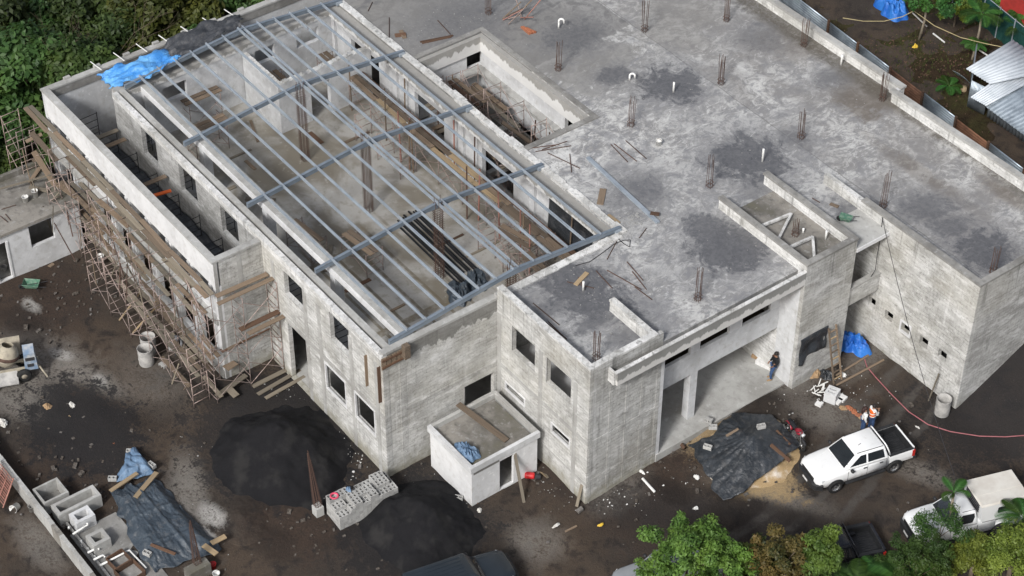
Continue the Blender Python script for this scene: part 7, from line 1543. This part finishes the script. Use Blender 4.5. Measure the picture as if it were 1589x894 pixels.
# pale bare branched tree in front of the forest
q = P(122, 92, 4.0); t = thing('bare_tree', 'pale bare branched tree standing out before the dark forest', 'tree', (q.x, q.y, -2.4)); b = MB(); b.smooth = True; rb = random.Random(5)
def twig(p, d, L, r, dep):
    e = p+d*L; b.tube([p, p.lerp(e, .5)+Vector((rb.uniform(-.1, .1), rb.uniform(-.1, .1), 0))*L*.4, e], [r, r*.8, r*.6], 5, cap=False)
    if dep:
        for _ in range(3): twig(e, (d+Vector((rb.uniform(-.8, .8), rb.uniform(-.8, .8), rb.uniform(-.2, .5)))).normalized(), L*rb.uniform(.55, .8), r*.55, dep-1)
twig(Vector((0, 0, 0)), Vector((.1, 0, 1)).normalized(), 4.6, .07, 4); b.build('branches', 'bark', t); t.scale = (.8, .8, .85)
link('leaves', leaf_mesh('leaves', clumps_ell(9, 1.8, 1.8, 1.2, 9, 7.3, .2, .5), 500, .25, 'leaf_yellowish', 3), t)
# trees in the foreground at the lower right
def near(px, py_, zc, spec, name, label, key, sc=1.0, rz=0.0):
    q = P(px, py_, zc); return tree(key, name, label, (q.x, q.y, gz(q.x, q.y)), rz, sc, None, dict(spec, zc=zc-gz(q.x, q.y)))
near(1068, 868, 3.6, dict(seed=301, r=(2.35, 2.35, 1.7), n=80, cr=(.22, .5), leaves=17000, size=.17, mat='leaf_bright', droop=.3, elong=2.4, tr=.13), 'feathery_tree', 'bright green feathery tree at the bottom right of the road', 'n1')
near(1128, 888, 3.4, dict(seed=306, r=(1.3, 1.3, 1.0), n=34, cr=(.2, .42), leaves=6500, size=.17, mat='leaf_bright', droop=.3, elong=2.4, tr=.1), 'feathery_tree', 'smaller green tree tucked right of the feathery one', 'n1b')
near(1210, 870, 3.4, dict(seed=302, r=(1.4, 1.4, 1.5), n=50, cr=(.2, .42), leaves=10000, size=.15, mat='leaf_russet', droop=.3, elong=2.2, tr=.11), 'russet_tree', 'reddish brown leaved tree left of the black pickup', 'n2')
near(1176, 880, 3.0, dict(seed=312, r=(1.3, 1.3, 1.2), n=40, cr=(.2, .42), leaves=7000, size=.16, mat='leaf_forest', droop=.3, elong=2.2, tr=.11), 'broadleaf_tree', 'dark green tree between the feathery tree and the reddish one', 'n2b')
near(1274, 866, 3.6, dict(seed=303, r=(.8, .8, 1.8), n=50, cr=(.2, .42), leaves=9500, size=.17, mat='leaf_bright', droop=.3, elong=2.4, tr=.11), 'upright_tree', 'upright green tree hiding the cab of the black pickup', 'n3')
near(1422, 872, 3.0, dict(seed=304, r=(1.6, 1.6, 1.3), n=55, cr=(.16, .36), leaves=8000, size=.15, mat='leaf_fern', droop=.4, elong=3.0, tr=.08), 'feathery_shrub', 'dark feathery shrub in front of the service truck', 'n4')
near(1462, 818, 3.2, dict(seed=305, r=(1.1, 1.1, .9), n=14, cr=(.25, .5), leaves=3200, size=.15, mat='leaf_fern', droop=.5, elong=3.4, tr=.06), 'feathery_tree', 'thin loose leaved tree in front of the truck bonnet', 'n5')
def bush(px, py_, z, r, h, label, key):
    q = P(px, py_, z); rr_ = random.Random(len(key)); cl = clumps_ell(400+len(TREES), r, r, h, 46, 0, .28*r, .42*r, -.15)
    t = thing('clipped_shrub', label, 'shrub', (q.x, q.y, z)); link('foliage', leaf_mesh('foliage', cl, 13000, .13, 'leaf_lime', 400+int(px), .1, 1.9, .6), t); b = MB(); b.smooth = True; b.tube([(0, 0, gz(q.x, q.y)-z), (0, 0, 0)], .12, 7); b.build('stem', 'bark', t)
bush(1512, 868, 2.2, 1.05, .95, 'rounded lime green shrub, smaller of the two at lower right', 'b1'); bush(1572, 866, 2.6, 1.35, 1.25, 'large rounded lime green shrub in the lower right corner', 'b22'); bush(1452, 890, 1.6, .8, .7, 'low lime green shrub at the bottom edge', 'b333')
def frond_mesh(L, mat, n=36, w=.16):
    rg = random.Random(int(L*100)); vs, fs, tn = [], [], []
    def pt(f): return Vector((L*f*(1-.15*f), 0, L*(.42*f-.62*f*f)))
    for k in range(n):
        f = .12+.88*k/n; p = pt(f); q_ = pt(min(1, f+.02)); d = (q_-p).normalized(); ll = L*.30*math.sin(math.pi*min(1, f*.92+.06))**.7
        for s_ in (1, -1):
            i = len(vs); tip = p+d*ll*.45+Vector((0, s_*ll, -.25*ll)); hw = d*L*.009
            vs += [p-hw, p+hw, (p+tip)/2+hw*1.3+Vector((0, 0, .03)), tip]; fs.append((i, i+1, i+3)); fs.append((i, i+3, i+2)) if 0 else fs.append((i+1, i+2, i+3)); tn += [rg.random()]*4
    i0 = len(vs)
    for k in range(7):
        f = k/6; p = pt(f); vs += [p+Vector((0, .02*(1-f)+.004, 0)), p-Vector((0, .02*(1-f)+.004, 0))]; tn += [.9, .9]
        if k: j = i0+2*k; fs.append((j-2, j, j+1, j-1))
    me = bpy.data.meshes.new('frond'); me.from_pydata([tuple(v) for v in vs], [], fs); at = me.attributes.new('leaf_tone', 'FLOAT', 'POINT'); at.data.foreach_set('value', np.array(tn, np.float32)); me.materials.append(M[mat]); return me
FR = {L: frond_mesh(L, 'leaf_fern') for L in (1.0, 1.5, 2.0)}
def fern(loc, h, L, n, label, tilt=.35, cat='tree fern'):
    t = thing('tree_fern', label, cat, loc)
    if h > .1: b = MB(); b.smooth = True; b.tube([(0, 0, -.2), (.05, .02, h*.5), (0, 0, h)], [.09, .07, .06], 7); b.build('stem', 'bark_pale', t)
    for k in range(n):
        o = link('frond', FR[L], t); o.location = (0, 0, h); o.rotation_euler = (0, -tilt+rnd.uniform(-.2, .25), 2*math.pi*k/n+rnd.uniform(-.2, .2))
    return t
def fz(px, py_, z): q = P(px, py_, z); return (q.x, q.y, gz(q.x, q.y)), z-gz(q.x, q.y)
l, h = fz(1366, 900, 2.0); fern(l, h, 1.5, 8, 'palm like fern with long fronds below the black pickup bed')
l, h = fz(1400, 905, 2.0); fern(l, h, 2.0, 9, 'palm like fern at the bottom edge right of the black pickup')
l, h = fz(1480, 765, 3.4); fern(l, h*1.0, 1.0, 4, 'slender fern stem rising in front of the truck cab', .5); l, h = fz(1589, 805, 3.0); fern(l, h, 1.5, 8, 'fern fronds reaching in over the service box at the right edge')
l, h = fz(1330, 905, 2.2); fern(l, h, 1.5, 8, 'small fern beneath the upright green tree')

# ------------------------------------------------------------------ neighbour's yard at the upper right
yb = MB().box(-60, 40, 26.2, 120, .2, 1.0); yb.build('yard_ground', 'yard_soil', kind='structure')
fx0, fx1 = -27.0, 3.5
def fy(x): return 33.0-.0787*(x+21.3)
fence = thing('zinc_fence', 'patched corrugated zinc fence, partly rusty, along the roof parapet', 'fence', (-12, fy(-12), 1), world=True)
def corr(xa, xb, z0, z1, dy=0.0):
    b = MB(); n = max(6, int((z1-z0)/.075)); b.smooth = True
    b.sheet(lambda u, v: (xa+(xb-xa)*u, fy(xa+(xb-xa)*u)+dy+.028*math.cos(v*n*math.pi), z0+(z1-z0)*v), 2, n*2); return b
px_post = [-26.8]+[P(a, c, 3).x for a, c in ((1306, 25), (1350, 60), (1396, 100), (1443, 140), (1496, 178), (1543, 218), (1595, 262))]+[1.5]
mats = [('zinc', 'zinc'), ('zinc', 'zinc_rust'), ('zinc', 'zinc'), ('zinc_rust', 'zinc_rust'), ('zinc', 'zinc_rust'), ('zinc_rust', 'zinc'), ('zinc', 'zinc'), ('zinc', 'zinc')]
for i, (a, c) in enumerate(zip(px_post[:-1], px_post[1:])):
    up_, lo_ = mats[i % len(mats)]; k = rnd.uniform(-.08, .08)
    solidify(corr(a+.02, c-.02, 2.05+k, 3.0+k*.6).build('upper_sheet', up_, fence), .008); solidify(corr(a+.03, c-.05, 1.0, 2.1+k, .03).build('lower_sheet', lo_, fence), .008)
    b = MB(); b.bar((a, fy(a)-.06, .9), (a, fy(a)-.06, 3.15), .12, .12); b.build('post', 'wood_dark', fence)
for x, sd in ((-24.5, 1), (-7.6, 2), (-15.5, 3)):
    q = Vector((x, fy(x)-.5, 1.6)); t = thing('vine', ('leafy plant growing between fence and parapet at top', 'leafy weed climbing the fence behind the parapet jog', 'small green weed at the foot of the fence')[sd-1], 'plant', q); link('foliage', leaf_mesh('foliage', clumps_ell(500+sd, .8, .3, .6, 8, 0, .2, .4), 900, .16, 'leaf_fern', 500+sd), t)
Y1 = 1.0
lump(P(1383, 18, Y1), 1.15, .85, .8, 'tarp_deep_blue', 'bright blue tarpaulin heap in the yard behind the fence', 'blue_tarpaulin', 'tarpaulin', 131, rough=.6)
def stick(a, za, c, zc, r, mat, lb, nm='pole', cat='pole'): return rod(P(*a, za), P(*c, zc), r, mat, nm, None, lb, cat)
t = thing('young_tree', 'young tree with thin trunk in the yard behind the fence', 'tree', P(1426, 62, Y1)); b = MB(); b.smooth = True; b.tube([(0, 0, 0), (.1, .1, 1.4), (0, .2, 2.6)], [.09, .07, .04], 7); b.build('trunk', 'bark_pale', t); link('crown', leaf_mesh('crown', clumps_ell(511, 2.3, 1.7, .8, 40, 3.2, .2, .45), 4500, .17, 'leaf_fern', 511), t)
t = thing('yellow_shrub', 'yellow green shrub beside the dark green net', 'shrub', P(1480, 42, Y1)); link('foliage', leaf_mesh('foliage', clumps_ell(512, 1.9, 1.2, 1.5, 40, 1.4, .15, .35), 2600, .16, 'leaf_lime', 512), t); b = MB(); b.tube([(0, 0, 0), (0, 0, 1.2)], .06, 6); b.build('stem', 'bark', t)
t = thing('bushes', 'green bushes at the top edge behind the net', 'shrub', P(1560, 5, 1.5)); link('foliage', leaf_mesh('foliage', clumps_ell(513, 2.6, 1.8, 1.0, 18, .6, .4, .7), 3500, .2, 'leaf_bright', 513), t)
fern(P(1514, 72, Y1), 2.2, 1.5, 9, 'tall tree fern in front of the dark green net'); fern(P(1508, 92, Y1), .9, 1.0, 8, 'small fern with drooping fronds near the tin shed'); fern(P(1472, 140, Y1), .25, 1.0, 7, 'low fern beside a pale tree stump', cat='fern'); fern(P(1582, 40, 2.0), .8, 1.0, 8, 'tree fern before the red wall'); fern(P(1585, 60, 1.6), .8, 1.5, 8, 'fern at the right edge below the red wall')
b = MB(); b.smooth = True; b.lathe([(.2, 0), (.18, .25), (.001, .26)], 14, P(1495, 140, Y1)); tag(b.build('tree_stump', 'wood_new'), 'pale cut tree stump on the dark yard soil', 'stump')
lump(P(1420, 73, Y1), .16, .16, .16, 'yellow_plastic', 'small yellow object on the yard soil', 'yellow_pot', 'pot', 140, n=10)
stick((1416, 20), Y1+2, (1438, 41), Y1+.6, .045, 'pvc', 'white pole leaning by the young tree'); stick((1448, 52), Y1+.1, (1466, 66), Y1+.1, .05, 'pvc', 'white pipe lying on the yard soil'); stick((1508, 70), Y1+.8, (1532, 86), Y1+.4, .05, 'pvc', 'white pipe lying near the small fern')
wire([P(1308, 28, 3.0), P(1340, 33, 2.6), P(1372, 33, 2.6), P(1400, 26, 2.9), P(1418, 17, 3.3)], .025, 'rope', 'yellow rope strung from fence post to pole', 'rope', 'rope'); wire([P(1418, 17, 3.3), P(1450, 40, 2.9), P(1490, 58, 2.7), P(1530, 68, 2.7), P(1556, 73, 3.0)], .025, 'rope', 'yellow rope strung from the pole to the tin shed', 'rope', 'rope')
na, nb, nc = P(1478, 3, Y1), P(1590, 95, Y1), None
ns = thing('shade_net_fence', 'dark green shade net fence across the back yard', 'fence', na.lerp(nb, .5), world=True)
b = MB(); b.sheet(lambda u, v: tuple(na.lerp(nb, u)+Vector((0, .05*math.sin(u*40), 2.0*v))), 40, 4); solidify(b.build('net', 'shade_net', ns)); 
for f in (0, .2, .4, .6, .8, 1): q = na.lerp(nb, f); b = MB(); b.tube([q+Vector((.05, -.06, -.1)), q+Vector((.05, -.06, 2.15))], .035, 6); b.build('post', 'galvanised', ns)
b = MB(); b.tube([na+Vector((0, 0, 2.02)), nb+Vector((0, 0, 2.02))], .025, 5); b.build('top_rail', 'galvanised', ns)
q = P(1548, 50, Y1); rw = MB().box(q.x-.2, q.x+8, q.y, q.y+4, .5, 5.6); tag(rw.build('red_house', 'red_wall'), 'red painted house wall in the upper right corner', 'house')
q2 = MB().box(q.x-.4, q.x+8.2, q.y-.3, q.y+4.2, 5.603, 5.75); o = q2.build('roof', 'zinc_rust', bpy.data.objects['red_house']); o.matrix_parent_inverse = bpy.data.objects['red_house'].matrix_basis.inverted()
# tin shed
sh = thing('tin_shed', 'tin roofed shed of grey corrugated sheets at the right edge', 'shed', P(1560, 150, Y1), world=True)
def roof_sheet(c00, c10, c11, c01, z00, z10, mat, nm, waves, lbl=None):
    a, b_, c_, d_ = P(*c00, z00), P(*c10, z10), P(*c11, z10), P(*c01, z00)
    b = MB(); b.smooth = True
    b.sheet(lambda u, v: tuple(a.lerp(b_, u).lerp(d_.lerp(c_, u), v)+Vector((0, 0, .025*math.cos(v*waves*2*math.pi)))), 2, waves*4); o = solidify(b.build(nm, mat, sh, label=lbl), .01); return o
roof_sheet((1499, 107), (1572, 62), (1640, 108), (1537, 131), 3.4, 3.9, 'zinc_light', 'roof_sheet', 10)
roof_sheet((1506, 151), (1600, 85), (1640, 105), (1531, 165), 3.1, 3.6, 'zinc_light', 'roof_sheet', 8)
roof_sheet((1530, 166), (1640, 95), (1680, 180), (1592, 212), 3.0, 3.6, 'zinc', 'roof_sheet', 12, 'duller grey ridged roof sheet')
for a, c, z1 in (((1503, 150), (1508, 112), 3.2), ((1500, 165), (1526, 178), 3.0), ((1530, 180), (1600, 228), 2.9)):
    A_, B_ = P(*a, 1.2), P(*c, 1.2); b = MB(); b.smooth = True; n = 14
    b.sheet(lambda u, v: tuple(A_.lerp(B_, u)+Vector((0, .0, (z1-1.2)*v))+Vector((.02, .02, 0))*math.cos(u*n*6.28)), n*4, 2); solidify(b.build('wall_sheet', 'zinc', sh), .01)
A_, B_ = P(1530, 175, 1.0), P(1600, 222, 1.0)
q = P(1495, 112, 2.6); b = MB(); b.smooth = True; b.sheet(lambda u, v: (q.x-.5+1.0*u, q.y-.35+.5*v+.1*u, q.z-.55*v-.25*(u-.3)**2+.02*math.cos(u*40)), 24, 6); tag(solidify(b.build('bent_sheet', 'zinc')), 'bent piece of grey sheet sticking out from the shed corner', 'sheet metal')

rl = random.Random(91); b = MB()
for _ in range(700):
    q = P(rl.gauss(1430, 70), rl.gauss(80, 50), 1.0); s_ = rl.uniform(.02, .06); a = rl.uniform(0, 3)
    if q.y < fy(q.x)+.2: continue
    b.obox((q.x, q.y, 1.01+s_*.2), (s_*math.cos(a), s_*math.sin(a), s_*.3), (-s_*.6*math.sin(a), s_*.6*math.cos(a), 0), (0, 0, .006))
tag(b.build('leaf_litter', 'wood_dark', kind='stuff'), 'dry leaf litter over the yard soil behind the fence', 'leaf litter', kind='stuff')
b = MB()
for _ in range(900):
    q = P(rl.gauss(1430, 60), rl.gauss(95, 45), 1.0)
    if q.y < fy(q.x)+.2: continue
    for k_ in range(3):
        a = rl.uniform(0, 6.3); h_ = rl.uniform(.06, .2); i = len(b.v); b.v += [(q.x-.02*math.cos(a), q.y-.02*math.sin(a), 1.0), (q.x+.02*math.cos(a), q.y+.02*math.sin(a), 1.0), (q.x+.1*math.sin(a), q.y-.1*math.cos(a), 1.0+h_)]; b.face(i, i+1, i+2)
tag(b.build('grass_tufts', 'green_grass', kind='stuff'), 'sparse grass tufts on the yard soil behind the fence', 'grass', kind='stuff')
